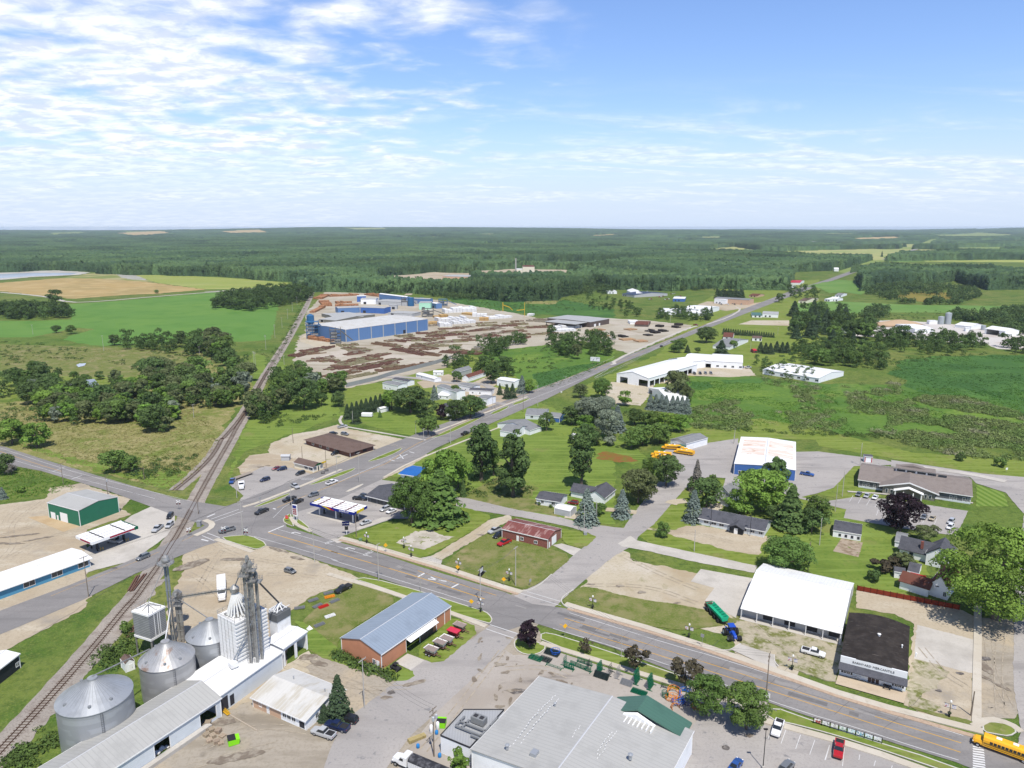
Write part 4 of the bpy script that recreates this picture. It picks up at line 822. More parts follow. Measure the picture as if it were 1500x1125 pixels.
b=bld('sandwich_shop','cream walled sandwich shop with brown hipped roof and green yellow sign',t1('N5',146,290),t1('N5',292,327),t1('N5',200,255),base=ty('N5',325),rise=1.6,cover='brown',wall='cream',oh=.5,op=[('w','F',7.5,.9,2.4,1.4),('w','F',11,.9,2.4,1.4),('w','R',1,.9,2,1.6),('d','R',4.6,.1,1,2.1,M_glass()),('w','R',7,.9,2,1.6)])
q=MB();b['panel'](q,'R',1.5,2.9,3.4,.7,.2,.12);q.build('sign',mat('green_sign',C(40,130,60)),b['root']);q=MB();b['panel'](q,'R',5.1,2.9,2.6,.7,.2,.12);q.build('sign',mat('yellow_sign',C(240,200,40)),b['root'])
b=bld('brown_restaurant','large low building with wide brown hipped shingle roof in a gravel lot',t1('N5',218,122),t1('N5',562,220),None,depth=17,base=ty('N5',146),rise=2.2,roof='hip',cover='brown',wall='brown',oh=1.1,op=[('w','F',5+6*k,.9,1.6,1.2)for k in range(4)]+[('p','R',3,.8,2.4,1.4),('p','R',8,.8,2.4,1.4)])
b=bld('brick_workshop','red brick workshop with rusty red metal roof on the grass corner',t1('T8',768,596),t1('T8',1072,667),t1('T8',868,530),base=ty('T8',652),rise=1.3,cover='rust',wall='brick',oh=.25,op=[('d','F',6.0,.1,1.0,2.1),('w','F',7.6,.9,1.2,1.1),('w','F',13.2,.9,1.2,1.0),('g','R',3.0,0,3.6,3.0),('d','R',.8,0,.9,2)])
b=bld('farm_store','huge grey ribbed metal roofed farm supply store with green gable',t1('T3',975,556),t1('T3',545,1012),t1('T4',673,885),eave=5.6,rise=1.5,roof='gx',cover='grey',wall='white',oh=.3,op=[('p','B',6,3.2,2.6,.5,sid('green')),('w','B',12,1,1,1)])
fs=b;w_,d_,e_=b['w'],b['d'],b['eave']
q=MB()
ya,yb_,yp=d_-18.5,d_-1.2,d_-11.5
q.xprism([(ya,e_-.2),(yp,e_+2.7),(yb_,e_-.2),(yb_,e_+.1),(yp,e_+3.0),(ya,e_+.1)],-2.4,3.4);gq=q.build('entrance_roof',roofm('green','X'),b['root'])
q=MB();q.xprism([(ya+.8,e_-.2),(yp,e_+2.5),(yb_-.8,e_-.2)],-1.6,-1.45);q.build('gable_end',sid('green'),gq)
q=MB();q.xprism([(yp-4.2,e_+.9),(yp,e_+2.4),(yp+4.2,e_+.9)],3.45,4.3)
for k in range(9):q.box(4.2,6.4,yp-4+k,yp-3.8+k,e_+.75,e_+1.25)
q.build('gable_truss',M_white(),gq)
mtx=mat('galvanised',C(200,204,208),.4,.4)
vents(b,[(9,9,e_+1.0,.2,.7),(26,7,e_+1.1,.3,.7),(30,22,e_+.9,.3,.8),(16,d_-8,e_+1.3,.35,.8),(33,33,e_+.8,.3,.7)])
q=MB();q.box(24,25.6,12,13.3,e_+.8,e_+1.9);q.build('roof_hatch',mtx,b['root'])
q=MB()
for k in range(150):
 rr.random();x=1.5+(k%30)*.92;y=[7,8.4,d_*.45,d_*.62,d_*.64][k//30]+rr.uniform(-.2,.2);
 zz_=e_+.17+1.5*(1-abs(x-w_/2)/(w_/2));q.box(x,x+.45,y,y+.07,zz_,zz_+.07)
q.build('snow_guard',M_white(),b['root'])
pts=[P(*t1('T3',362,926),4.2),P(*t1('T3',545,1002),4.2),P(*t1('T3',757,766),4.2),P(*t1('T3',508,766),4.2)]
an=empty('store_annex',Vector((pts[0].x,pts[0].y,0)));tag(an,'white walled annex with flat roof carrying air conditioning machinery','building')
lp=[(p.x-pts[0].x,p.y-pts[0].y)for p in pts];q=MB();q.prism(lp,0,4.1);q.build('wall',sid('white'),an)
q=MB();q.prism(lp,4.1,4.35);q.build('roof',metal('grey_flat_roof',C(186,188,190),'X',period=.6),an)
q=MB();n_=len(lp);[q.bar((*lp[i],4.4),(*lp[(i+1)%n_],4.4),.18,.25)for i in range(n_)];q.build('roof_edge',M_dark(),an)
uu=Vector((lp[1][0],lp[1][1],0)).normalized();vv=Vector((-uu.y,uu.x,0));Lc=lambda x,y,z:uu*x+vv*y+Vector((0,0,z))
def obox(q,x,y,z,a,b_,c):q.add([Lc(x+i*a,y+j*b_,z+k*c)for k in(0,1)for i,j in((0,0),(1,0),(1,1),(0,1))],[(3,2,1,0),(4,5,6,7),(0,1,5,4),(1,2,6,5),(2,3,7,6),(3,0,4,7)])
q=MB();obox(q,3.4,6.5,4.6,3.2,1.8,1.4);hv_=q.build('air_conditioner',mat('unit_metal',C(168,170,170),.5,.3),an)
q=MB();[obox(q,3.8+1.5*k,6.9,6.0,.9,.9,.12)for k in range(2)];q.build('fan_grille',M_dark(),hv_)
q=MB()
for x0_,y0_,x1_,y1_ in((1.5,3.5,8,3.5),(1.5,5.2,8,5.2),(8,3.5,8,10.2),(9.6,3.5,9.6,10.2),(8,10.2,11.5,10.2),(8,7,11,7),(11.2,5,11.2,10.2),(1.5,3.5,1.5,7),(3,3.5,3,6.5),(6,2.6,11.5,2.6)):q.bar(Lc(x0_,y0_,5.0),Lc(x1_,y1_,5.0),.4,.35)
q.build('duct',mat('unit_metal',C(168,170,170),.5,.3),an)
q=MB();obox(q,8.6,4.6,4.4,1.6,1.4,.8);q.build('roof_hatch',mtx,an)
b=bld('mercantile','store with black curved tar roof, white parapet and grey awning',t1('T5',300,440),t1('T5',722,548),t1('T5',405,168),eave=4.4,zat=4.6,rise=1.1,roof='arc',cover='black',wall='white',oh=.12,trim=False,op=[('w','F',1.2+.95*k,.8,.8,1.4)for k in range(2)]+[('w','F',15.2+.95*k,.8,.8,1.4)for k in range(2)]+[('p','F',.55,.75,.45,1.5),('p','F',3.2,.75,.45,1.5),('p','F',14.5,.75,.45,1.5),('p','F',17.2,.75,.45,1.5),('p','F',8.0,.1,.9,2.2,mat('brown_door_glass',(.1,.07,.06),.2)),('p','F',9.0,.1,.9,2.2,mat('brown_door_glass',(.1,.07,.06),.2)),('p','F',10.1,.1,.9,2.2,mat('brown_door_glass',(.1,.07,.06),.2))])
w_=b['w'];q=MB();q.box(.1,w_-.1,-.05,.25,3.3,5.3);q.build('parapet',mat('white_ribbed_panel',(.74,.76,.77),.6),b['root'])
q=MB();q.add([(-.1,-.06,3.6),(w_+.1,-.06,3.6),(w_+.1,-1.7,2.55),(-.1,-1.7,2.55),(-.1,-.06,3.3),(w_+.1,-.06,3.3),(w_+.1,-1.7,2.35),(-.1,-1.7,2.35)],[(0,1,2,3),(7,6,5,4),(0,3,7,4),(1,5,6,2),(3,2,6,7),(0,4,5,1)]);q.build('awning',roofm('dgrey','X'),b['root'])
text_part('BARNYARD MERCANTILE',b['root'],(w_*.5,-.08,4.35),(R(90),0,0),.82,mat('grey_letters',(.12,.12,.12)))
vents(b,[(8,14,5.2,.28,.9),(13.4,12,5.0,.14,.6),(16.6,10,4.8,.14,.6)],M_white())
b=bld('white_pole_building','large brilliant white metal roofed building with open porch',t1('T4',965,98),t1('T5',318,252),t1('R1',1147,822),eave=3.9,rise=2.6,cover='white',wall='grey',oh=.15,ridge=.62,op=[('p','F',8+8*k,.4,4,1.7)for k in range(4)]+[('p','L',3,.1,1.8,2.4)])
w_=b['w'];q=MB();q.add([(0,.1,3.8),(w_,.1,3.8),(w_,-2.2,3.2),(0,-2.2,3.2),(0,.1,3.65),(w_,.1,3.65),(w_,-2.2,3.05),(0,-2.2,3.05)],[(0,1,2,3),(7,6,5,4),(0,3,7,4),(1,5,6,2),(3,2,6,7)]);q.build('porch_roof',roofm('white','X'),b['root'])
for k in range(7):q=MB();x=.3+(w_-.6)*k/6;q.box(x-.09,x+.09,-2.1,-1.92,0,3.1);q.build('porch_post',M_white(),b['root'])
q=MB();q.box(0,w_,-2.6,.1,0,.12);q.build('porch_floor',A_conc,b['root'])
b=bld('grey_office','long pale grey office with charcoal roof and small entrance gable',t1('R1',717,527),t1('R1',1150,615),depth=11.5,base=ty('R1',562),rise=2.3,cover='dgrey',wall='pale_grey',oh=.5,op=[('w','F',2+3.4*k,1.1,2,.9)for k in range(3)]+[('w','F',19+3.4*k,1.1,1.6,.9)for k in range(3)]+[('w','R',3,1,1.2,1.1)])
q=MB();e_=b['eave'];q.yprism([(11.6,2.3),(14.6,3.7),(17.6,2.3),(17.6,2.5),(14.6,3.95),(11.6,2.5)],-2.2,4.5);pr=q.build('entrance_roof',roofm('dgrey','X'),b['root'])
q=MB();q.box(12.2,17.0,-1.4,.4,0,2.4);q.yprism([(12,2.4),(17.2,2.4),(14.6,3.6)],-1.5,-1.3);q.build('porch_wall',sid('black'),b['root'])
q=MB();q.box(13.9,15.2,-1.56,-1.4,.1,2.3);q.build('door',M_white(),b['root'])
b=bld('white_house','two storey white house with grey roof behind the office',t1('R1',828,345),t1('R1',918,372),depth=11,base=ty('R1',412),rise=2.4,roof='gy',cover='lgrey',wall='white',oh=.35,op=[('w','F',1.5,3.2,.9,1.3),('w','F',4.4,3.2,.9,1.3),('w','F',1.5,.8,.9,1.3)],cat='house')
q=MB();q.box(4.2,7.6,-2.2,.4,0,2.2);q.build('porch',sid('pale_grey'),b['root']);q=MB();q.add([(3.8,-2.6,2.2),(8,-2.6,2.2),(8,.4,3),(3.8,.4,3)],[(0,1,2,3)]);q.build('porch_roof',roofm('lgrey','X'),b['root'])
b=bld('public_garage','blue and white municipal garage with rust patched white roof',t1('R1',950,175),t1('R1',1350,218),t1('R1',1120,12),base=ty('R1',242),rise=.8,roof='gy',cover='white',wall='blue',oh=.15,op=[('w','F',2,.9,1.8,1.1),('w','F',6,.9,1.8,1.1)]+[('g','R',6+6.2*k,0,4.2,3.8)for k in range(5)])
w_,d_,e_=b['w'],b['d'],b['eave']
rm=mat('rust_patch',CC(228,208,194,.8),.8,var=[(.35,CC(236,230,222,.8),.46,.58,6,(0,.35,1.6)),(.3,CC(206,172,150,.8),.56,.7,5)])
for s_ in(0,1):
 q=MB();xa,xb=(w_*.07,w_*.47)if s_==0 else(w_*.53,w_*.95);za_=lambda x:e_+.18+.8*(1-abs(x-w_/2)/(w_/2))
 for j in range(2):
  y0_,y1_=d_*(.34+.29*j),d_*(.34+.29*j+.25);q.add([(xa,y0_,za_(xa)),(xb,y0_,za_(xb)),(xb,y1_,za_(xb)),(xa,y1_,za_(xa))],[(0,1,2,3)])
 q.build('roof_panel',rm,b['root'])
b=bld('health_centre','long single storey clinic with taupe roof, clerestory and entrance gable',t1('R2',425,278),t1('R2',1170,388),t1('R2',445,168),eave=3.4,zat=3.4,rise=3.0,cover='tan',wall='dgrey',oh=.6,op=[('w','F',x,.9,1.1,1.5)for x in(2.2,4.4,8,10.2,47.5,49.8,54,56.2)])
w_,d_,e_=b['w'],b['d'],b['eave'];xc=w_*.46
q=MB();q.box(.5,w_-.5,.50,.58,0,.8);q.build('stone_base',sid('pale_grey'),b['root'])
q=MB();q.yprism([(xc-11,e_-.2),(xc,e_+3.0),(xc+11,e_-.2),(xc+11,e_+.1),(xc,e_+3.3),(xc-11,e_+.1)],-3.4,d_*.5);er=q.build('entrance_roof',roofm('tan','Y'),b['root'])
q=MB();q.yprism([(xc-11.1,e_-.45),(xc-11.1,e_+.0),(xc,e_+3.25),(xc+11.1,e_+.0),(xc+11.1,e_-.45),(xc,e_+2.8)],-3.6,-3.42);q.build('gable_board',M_white(),er)
q=MB();q.yprism([(xc-9.6,0),(xc+9.6,0),(xc+9.6,e_+.2),(xc,e_+2.8),(xc-9.6,e_+.2)],-2.8,.5);q.build('entrance_wall',sid('olive'),b['root'])
q=MB();q.yprism([(xc-5.5,2.6),(xc,4.4),(xc+5.5,2.6),(xc+5.5,2.85),(xc,4.7),(xc-5.5,2.85)],-5.4,-2.6);q.build('porch_roof',M_white(),er)
q=MB();[q.box(xc+x-.2,xc+x+.2,-5.2,-4.8,0,2.7)for x in(-4.8,-1.8,1.8,4.8)];q.build('porch_column',M_white(),b['root'])
for x in(-8.6,-6.8,5.8,7.4):
 q=MB();q.box(xc+x,xc+x+1.1,-2.95,-2.78,.8,2.4);f_=q.build('window',M_white(),b['root']);q=MB();q.box(xc+x+.12,xc+x+.98,-2.98,-2.93,.92,2.28);q.build('pane',M_glass(),f_)
yc=d_*.5;q=MB();q.box(w_*.33,w_*.68,yc-1.5,yc+3.5,e_+2.2,e_+4.3);cs=q.build('clerestory',M_white(),b['root'])
q=MB();[q.box(w_*.34+k*3.9,w_*.34+k*3.9+3.2,yc-1.58,yc-1.5,e_+3.0,e_+3.9)for k in range(5)];q.build('pane',M_glass(),cs)
q=MB();q.box(w_*.325,w_*.685,yc-2.1,yc+4,e_+4.3,e_+4.5);q.yprism([(xc-4,e_+4.5),(xc+1,e_+5.6),(xc+6,e_+4.5)],yc+1,yc+4);q.build('clerestory_roof',roofm('tan','X'),cs)
b=bld('garden_shed','narrow white garden shed with grey roof beside the vegetable plot',t1('R2',265,604),t1('R2',450,635),t1('R2',290,540),base=ty('R2',632),rise=1.0,cover='dgrey',wall='white',oh=.2,op=[('w','F',2.4+2.6*k,.7,.8,.8,M_dark())for k in range(4)])
b=bld('house_garage','white garage with pale grey roof beside the purple maple',t1('R2',664,675),t1('R2',740,690),depth=9.5,base=ty('R2',708),rise=1.4,cover='lgrey',wall='white',oh=.2,cat='garage')
b=bld('gabled_house','white two storey house with dark grey cross gable roofs',t1('R2',862,752),t1('R2',1040,795),depth=10,base=ty('R2',826),rise=3.2,roof='gy',cover='dgrey',wall='white',oh=.4,op=[('w','F',3.6,3.6,.9,1.5),('w','F',4.9,3.6,.9,1.5),('p','F',4.5,.1,2.4,1.8,sid('brown'))],cat='house')
q=MB();e_=b['eave'];q.xprism([(2,e_-1.6),(5.5,e_+1.9),(9,e_-1.6),(9,e_-1.35),(5.5,e_+2.2),(2,e_-1.35)],-8.5,3.5);q.build('wing_roof',roofm('dgrey','Y'),b['root'])
q=MB();q.box(-8,.3,2.4,8.6,0,e_-1.5);q.xprism([(2.4,e_-1.5),(5.5,e_+1.5),(8.6,e_-1.5)],-8,-7.9);q.build('wing_wall',sid('white'),b['root'])
q=MB();q.box(-5,-3.8,2.3,2.42,.9,2.3);q.build('window',M_glass(),b['root'])
q=MB();q.box(-2,-1.2,3,3.7,e_,e_+2.6);q.build('chimney',sid('brick'),b['root'])
b=bld('red_roofed_house','white house with red brown gable roof beside the huge maple',t1('R2',885,945),t1('R2',1020,985),depth=13,base=ty('R2',1022),rise=3.4,roof='gy',cover='redbrown',wall='white',oh=.4,op=[('p','F',1.6,3.4,1.2,.8),('w','F',4.4,1,.9,1.4)],cat='house')
q=MB();q.box(-7.5,.4,-1.5,4.6,0,2.7);q.xprism([(-1.5,2.7),(4.6,2.7),(1.5,4.4)],-7.5,-7.4);q.build('wing_wall',sid('white'),b['root'])
q=MB();q.xprism([(-2,2.6),(1.5,4.7),(5,2.6),(5,2.8),(1.5,4.95),(-2,2.8)],-7.9,1);q.build('wing_roof',roofm('redbrown','Y'),b['root'])
q=MB();q.box(5,5.9,6,6.9,5,9);q.build('chimney',sid('brick'),b['root'])
b=bld('backyard_shed','little white shed with dark roof behind the red brown roofed house',t1('R2',662,872),t1('R2',736,884),depth=3.6,base=ty('R2',908),rise=1.0,cover='dgrey',wall='white',oh=.15,op=[('w','F',1.4,.8,.6,.7)],cat='shed')
b=bld('old_garage','dark roofed white outbuilding between the two white houses',t1('R2',745,868),t1('R2',820,886),depth=8,base=ty('R2',905),rise=1.6,cover='dgrey',wall='white',oh=.2,cat='shed')
q=MB();q.box(1,5.4,-2.6,-.2,2.0,2.15);q.build('awning',mat('red_canvas',C(190,50,50)),b['root'])
f=empty('board_fence',P(*t1('T5',405,15)));tag(f,'long low red brown board fence behind the white building','fence')
a_,b_=P(*t1('T5',405,22)),P(*t1('T5',1040,145));f.location=a_;dv=b_-a_;n_=15
for k in range(n_):
 q=MB();q.bar(dv*(k/n_)+Vector((0,0,.95)),dv*((k+1)/n_)+Vector((0,0,.95)),.06,1.5);q.build('board_panel',mat('red_stained_board',C(150,66,46),.85,var=[(2,C(122,54,40),.45,.7)]),f)
for k in range(n_+1):q=MB();q.bar(dv*(k/n_),dv*(k/n_)+Vector((0,0,1.9)),.15);q.build('post',mat('dark_post',C(92,44,32)),f)
b=bld('bungalow','small white bungalow with dark grey roof and hedge along its front',t1('T8',990,400),t1('T8',1150,425),t1('T8',1035,350),base=ty('T8',425),rise=1.4,cover='dgrey',wall='white',oh=.35,op=[('w','F',2,1,1.1,1.1),('d','F',4.6,.1,.9,2),('w','F',6.5,1,1.4,1.1)],cat='house')
b=bld('vinyl_shed','grey ribbed shed with pale roof beside the bungalow',t1('T8',1112,460),t1('T8',1215,482),t1('T8',1122,425),base=ty('T8',480),rise=.7,cover='white',wall='grey',oh=.05,cat='shed')
b=bld('corner_house','white house with dark grey gabled roofs behind the blue spruce',t1('T8',1310,375),t1('T8',1440,400),depth=12,base=ty('T8',402),rise=2.6,roof='gy',cover='dgrey',wall='white',oh=.4,op=[('w','R',3,1,1,1.2),('w','R',7,1,1,1.2)],cat='house')
q=MB();q.xprism([(1,2.4),(5,4.6),(9,2.4),(9,2.6),(5,4.9),(1,2.6)],-7.5,3.5);q.build('wing_roof',roofm('dgrey','Y'),b['root']);q=MB();q.box(-7,.3,1.5,8.5,0,2.5);q.xprism([(1.5,2.5),(8.5,2.5),(5,4.4)],-7,-6.9);q.build('wing_wall',sid('white'),b['root'])
b=bld('bus_garage','white gable ended garage with grey roof beside the parked buses',t1('M6',527,1055),t1('M6',628,1084),t1('M6',612,1004),base=ty('M6',1098),rise=1.5,roof='gy',cover='lgrey',wall='white',oh=.25,op=[('w','F',1.2,1,.9,1),('g','R',3,0,3,2.4)],cat='garage')
q=MB();q.add([(6,-2.6,2.2),(10.5,-2.6,2.2),(10.5,.3,2.9),(6,.3,2.9)],[(0,1,2,3)]);q.build('porch_roof',roofm('green','X'),b['root'])
galv=lambda:mat('galvanised_steel',C(158,164,170),.45,.35,.4,var=[(.12,C(138,144,152),.45,.6,3,(0,.05,.05)),(.6,C(172,176,182),.5,.7,4)],stripes=('Z',1.1,C(128,134,140),.06))
def grain_bin(label,px_eave,rpx,he,rise,roofcol,rust=None,rings=True):
 c=P(*px_eave,he);dist=c.y*cT+(H-he)*sT;rad_=rpx*dist/FPX*1.0
 r=empty('grain_bin',(c.x,c.y,0));tag(r,label,'grain bin')
 q=MB();q.lathe([(rad_,0),(rad_,he)],48,cap=False);q.build('wall',mat('bin_steel_'+str(int(rpx)),roofcol,.45,.3,.4,var=[(.25,tuple(v*.85 for v in roofcol),.48,.56,1)],stripes=('Z',2.4,tuple(v*.86 for v in roofcol),.5)),r,smooth=True)
 q=MB();n=40;vs=[(0,0,he+rise)]
 q.lathe([(rad_+.15,he-.05),(rad_+.15,he+.1),(1.0,he+rise),(1.0,he+rise+.35),(.1,he+rise+.5)],n)
 col=roofcol;v=[(.3,tuple(x*.8 for x in col),.45,.65,4)]
 if rust:v+=[(.5,C(172,146,130),.56,.66,5,(0,1,.3)),(.7,C(206,206,206),.56,.66,3)]
 rf=q.build('roof',mat('bin_roof_'+str(int(rpx)),col,.4,.35,.4,var=v),r)
 q=MB()
 for i in range(n):
  a=2*math.pi*i/n;q.bar((rad_*math.cos(a),rad_*math.sin(a),he+.12),(math.cos(a),math.sin(a),he+rise+.03),.09,.08)
 q.build('roof_rib',mat('bin_rib',tuple(x*.72 for x in col),.5,.3),rf)
 q=MB();m_=40;k=.62
 ring=[(rad_*k*math.cos(2*math.pi*i/m_),rad_*k*math.sin(2*math.pi*i/m_),he+rise*(1-k)+.18)for i in range(m_+1)]
 q.tube(ring,.06,4);q.build('roof_ring',mat('dark_steel',(.12,.12,.13),.5,.4),rf)
 q=MB();[q.tube([(rad_*.8*math.cos(a),rad_*.8*math.sin(a),he+.2*rise-.1),(rad_*.8*math.cos(a),rad_*.8*math.sin(a),he+.2*rise+.55)],.35,8)for a in(-2.2,-1.2,-.5,2.5)];q.build('roof_vent',mat('bin_rib',(.3,.3,.3)),rf)
 q=MB();a=-.9;x,y=rad_*1.02*math.cos(a),rad_*1.02*math.sin(a)
 for dx in(-.25,.25):q.tube([(x+dx,y,.5),(x+dx,y,he)],.04,4)
 for z in np.arange(.8,he,.5):q.bar((x-.25,y,z),(x+.25,y,z),.04)
 q.build('ladder',mat('dark_steel',(.12,.12,.13),.5,.4),r)
 return r,c,rad_
bn1=grain_bin('largest galvanised grain bin, nearest the bottom left corner',t1('T1',588,672),50,10.5,4.0,C(196,200,204))
bn2=grain_bin('grain bin with rust streaked cone roof beside the white hopper',t1('K1',345,872),37.5,9.2,4.0,C(200,200,200),rust=True)
bn3=grain_bin('grey grain bin half hidden behind the white panelled tower',t1('K1',688,680),33.5,8.6,3.6,C(192,196,200))
steel=lambda:mat('weathered_steel',C(186,186,184),.5,.4,.4,var=[(.6,C(146,142,138),.45,.65,4)])
def oriented(mb,A,B,Cc,z0,z1,zref):
 a,w,d,rz=rect(A,B,Cc,zref);return a,w,d,rz
zt=MILL_Z+.2
a,w_,d_,rz=rect(t1('K1',905,930),t1('K1',1148,800),t1('K1',746,880),zt)
d_=d_*1.12
htop=HT(0,ty('K1',930),ty('K1',607),zt)
tw=empty('mill_tower',(a.x,a.y,0),rz);tag(tw,'tall white panelled feed mill tower rising through the white roof','mill tower')
q=MB();q.box(0,w_,0,d_,3.0,zt+htop);q.build('wall',mat('white_panel',(.74,.74,.73),.6,var=[(.4,(.62,.6,.57),.5,.68,5)]),tw)
q=MB();nz_=11
for k in range(nz_+1):
 z=zt+.3+(htop-.4)*k/nz_
 q.box(-.05,w_+.12,-.26,0,z-.3,z+.1);q.box(-.06,0,-.2,d_,z-.04,z+.04)
q.build('wall_rib',mat('white_rib',(.66,.66,.65),.6),tw)
q=MB()
for k in range(1,5):q.box(-.08,-.0,d_*k/5-.04,d_*k/5+.04,zt,zt+htop)
q.build('wall_seam',mat('grey_seam',(.3,.3,.3)),tw)
q=MB();zr_=zt+htop;ap=Vector((w_*.36,d_*.55,zr_+6.0))
for k in range(22):
 a_=2*math.pi*k/22;rx=(w_*.48)*math.cos(a_);ry=(d_*.46)*math.sin(a_)
 q.tube([ap+Vector((.5*math.cos(a_),.5*math.sin(a_),-.4)),Vector((w_*.5+rx*.86,d_*.5+ry*.86,zr_+.3))],.22,6)
q.build('spout',mat('white_spout',(.66,.66,.64),.5,.1),tw)
q=MB();q.lathe([(.3,ap.z-.8),(1.1,ap.z-.2),(1.1,ap.z+.8),(.4,ap.z+1.6)],12,(ap.x,ap.y));q.build('distributor',steel(),tw)
q=MB()
for x in np.linspace(0,w_,7):q.bar((x,0,zr_),(x,0,zr_+1.1),.07);q.bar((x,d_,zr_),(x,d_,zr_+1.1),.07)
for z in(.6,1.1):q.bar((0,0,zr_+z),(w_,0,zr_+z),.06);q.bar((0,0,zr_+z),(0,d_,zr_+z),.06);q.bar((0,d_,zr_+z),(w_,d_,zr_+z),.06)
for k in range(9):x,y=rr.uniform(.5,w_-1.5),rr.uniform(.3,d_-1.3);q.box(x,x+1,y,y+.9,zr_,zr_+rr.uniform(.3,.8))
q.build('roof_railing',steel(),tw)
def leg(parts_root,base,h,s,mat_,head=True,plats=(),ladder=True):
 x,y,z=base;q=MB();q.box(x-s/2,x+s/2,y-s/2,y+s/2,z,z+h);q.box(x-s/2+s*1.25,x+s/2+s*1.25,y-s/2,y+s/2,z,z+h)
 for k in range(int(h/2.5)):zz_=z+1+k*2.5;q.box(x-s*.6,x+s*1.85,y-s*.6,y+s*.6,zz_,zz_+.12)
 o=q.build('elevator_casing',mat_,parts_root)
 if head:
  q=MB();q.yprism([(x-s*1.0,z+h),(x+s*2.2,z+h),(x+s*2.2,z+h+.9),(x+s*.9,z+h+1.7),(x-s*.4,z+h+1.5),(x-s*1.0,z+h+.8)],y-s*.7,y+s*.7);q.box(x+s*.2,x+s*1.1,y-s*1.8,y-s*.7,z+h+.2,z+h+1.0);q.build('elevator_head',mat_,parts_root)
 for pz in plats:
  q=MB();q.box(x-1.0,x+1.5,y-1.0,y+1.0,z+pz,z+pz+.1)
  c=[(x-1.0,y-1.0),(x+1.5,y-1.0),(x+1.5,y+1.0),(x-1.0,y+1.0)]
  for i in range(4):
   p,r_=c[i],c[(i+1)%4]
   for t in(0,.33,.66):xx,yy=p[0]+(r_[0]-p[0])*t,p[1]+(r_[1]-p[1])*t;q.bar((xx,yy,z+pz),(xx,yy,z+pz+1.1),.06)
   for zz_ in(.55,1.1):q.bar((*p,z+pz+zz_),(*r_,z+pz+zz_),.05)
  q.build('platform',steel(),parts_root)
 if ladder:
  q=MB();lx,ly=x-s*1.1,y-s*.9
  for dx in(-.22,.22):q.bar((lx+dx,ly,z),(lx+dx,ly,z+h),.05)
  for zz_ in np.arange(z+.4,z+h,.7):
   q.bar((lx-.22,ly,zz_),(lx+.22,ly,zz_),.04)
  for zz_ in np.arange(z+2.5,z+h,1.2):q.tube([(lx-.38,ly,zz_),(lx-.3,ly-.6,zz_),(lx+.3,ly-.6,zz_),(lx+.38,ly,zz_)],.035,4)
  q.build('ladder',steel(),parts_root)
p0=P(*t1('K1',1010,915),zt);et=empty('bucket_elevators',(p0.x,p0.y,0));tag(et,'cluster of tall steel bucket elevators with platforms beside the panelled tower','elevator')
for(bx,by,tyy,s,pl)in((1002,915,190,.3,1),(1052,905,150,.3,2),(1088,880,235,.3,1),(1030,870,110,.3,2)):
 pb=P(*t1('K1',bx,by),zt)-Vector((p0.x,p0.y,0));h=HT(0,ty('K1',by),ty('K1',tyy),zt)
 leg(et,(pb.x,pb.y,zt-.4),h,s,steel(),plats=[(),(h-1,),(h-.9,h*.86)][pl])
TOPH=h
p1=P(*t1('K1',400,745),0);el=empty('bucket_elevator',(p1.x,p1.y,0));tag(el,'slender twin pipe grain elevator with a round platform at its top','elevator')
h=HT(0,ty('K1',762),ty('K1',135));p1z=h
for dx in(-.38,.38):q=MB();q.tube([(dx,0,0),(dx,0,h)],.28,8);[q.tube([(dx,0,k*3-.08),(dx,0,k*3+.08)],.36,8)for k in range(1,int(h/3))];q.build('elevator_pipe',mat('light_steel',C(168,176,184),.4,.4),el)
q=MB();q.lathe([(2.0,h-.6),(2.2,h-.5),(2.2,h-.3),(.5,h-.2)],12)
for k in range(12):a_=k*math.pi/6;q.bar((2.1*math.cos(a_),2.1*math.sin(a_),h-.4),(2.1*math.cos(a_),2.1*math.sin(a_),h+.7),.06)
q.tube([(2.1*math.cos(k*math.pi/8),2.1*math.sin(k*math.pi/8),h+.7)for k in range(17)],.05,4);q.build('platform',steel(),el)
q=MB();q.lathe([(.9,h),(1.1,h+.5),(.8,h+1.4),(.2,h+1.8)],10);q.build('elevator_head',steel(),el)
p2=P(*t1('K1',452,752),0);e2=empty('bucket_elevator',(p2.x,p2.y,0));tag(e2,'shorter steel grain elevator leg feeding the long conveyor bridge','elevator')
h2=HT(0,ty('K1',765),ty('K1',400));leg(e2,(0,0,0),h2,.7,steel(),plats=(h2-1.2,h2*.8))
zb=HT(0,ty('K1',830),ty('K1',745));zb=5.5
a,w_,d_,rz=rect(t1('K1',222,745),t1('K1',350,668),t1('K1',106,700),zb)
hp=empty('overhead_hopper',(a.x,a.y,0),rz);tag(hp,'ribbed white and grey overhead bin standing on tall steel legs','hopper')
hh=HT(0,ty('K1',745),ty('K1',552),zb)
q=MB();q.box(0,w_,0,d_,zb,zb+hh);q.build('wall',mat('ribbed_bin',C(188,190,192),.5,.2,var=[(.5,C(164,166,168),.45,.7)],stripes=('Z',.5,C(140,142,144),.35)),hp)
q=MB();q.box(-.15,w_+.15,-.15,d_+.15,zb-.1,zb+.5);q.box(-.15,w_+.15,-.15,d_+.15,zb+hh-.2,zb+hh+.3);q.add([(0,0,zb+hh+.3),(w_,0,zb+hh+.3),(w_,d_,zb+hh+.3),(0,d_,zb+hh+.3),(w_/2,d_/2,zb+hh+1.2)],[(0,1,4),(1,2,4),(2,3,4),(3,0,4)]);q.build('rim',mat('white_panel',(.74,.74,.73)),hp)
for x,y in((.15,.15),(w_-.15,.15),(w_-.15,d_-.15),(.15,d_-.15)):q=MB();q.box(x-.15,x+.15,y-.15,y+.15,0,zb);q.build('leg',steel(),hp)
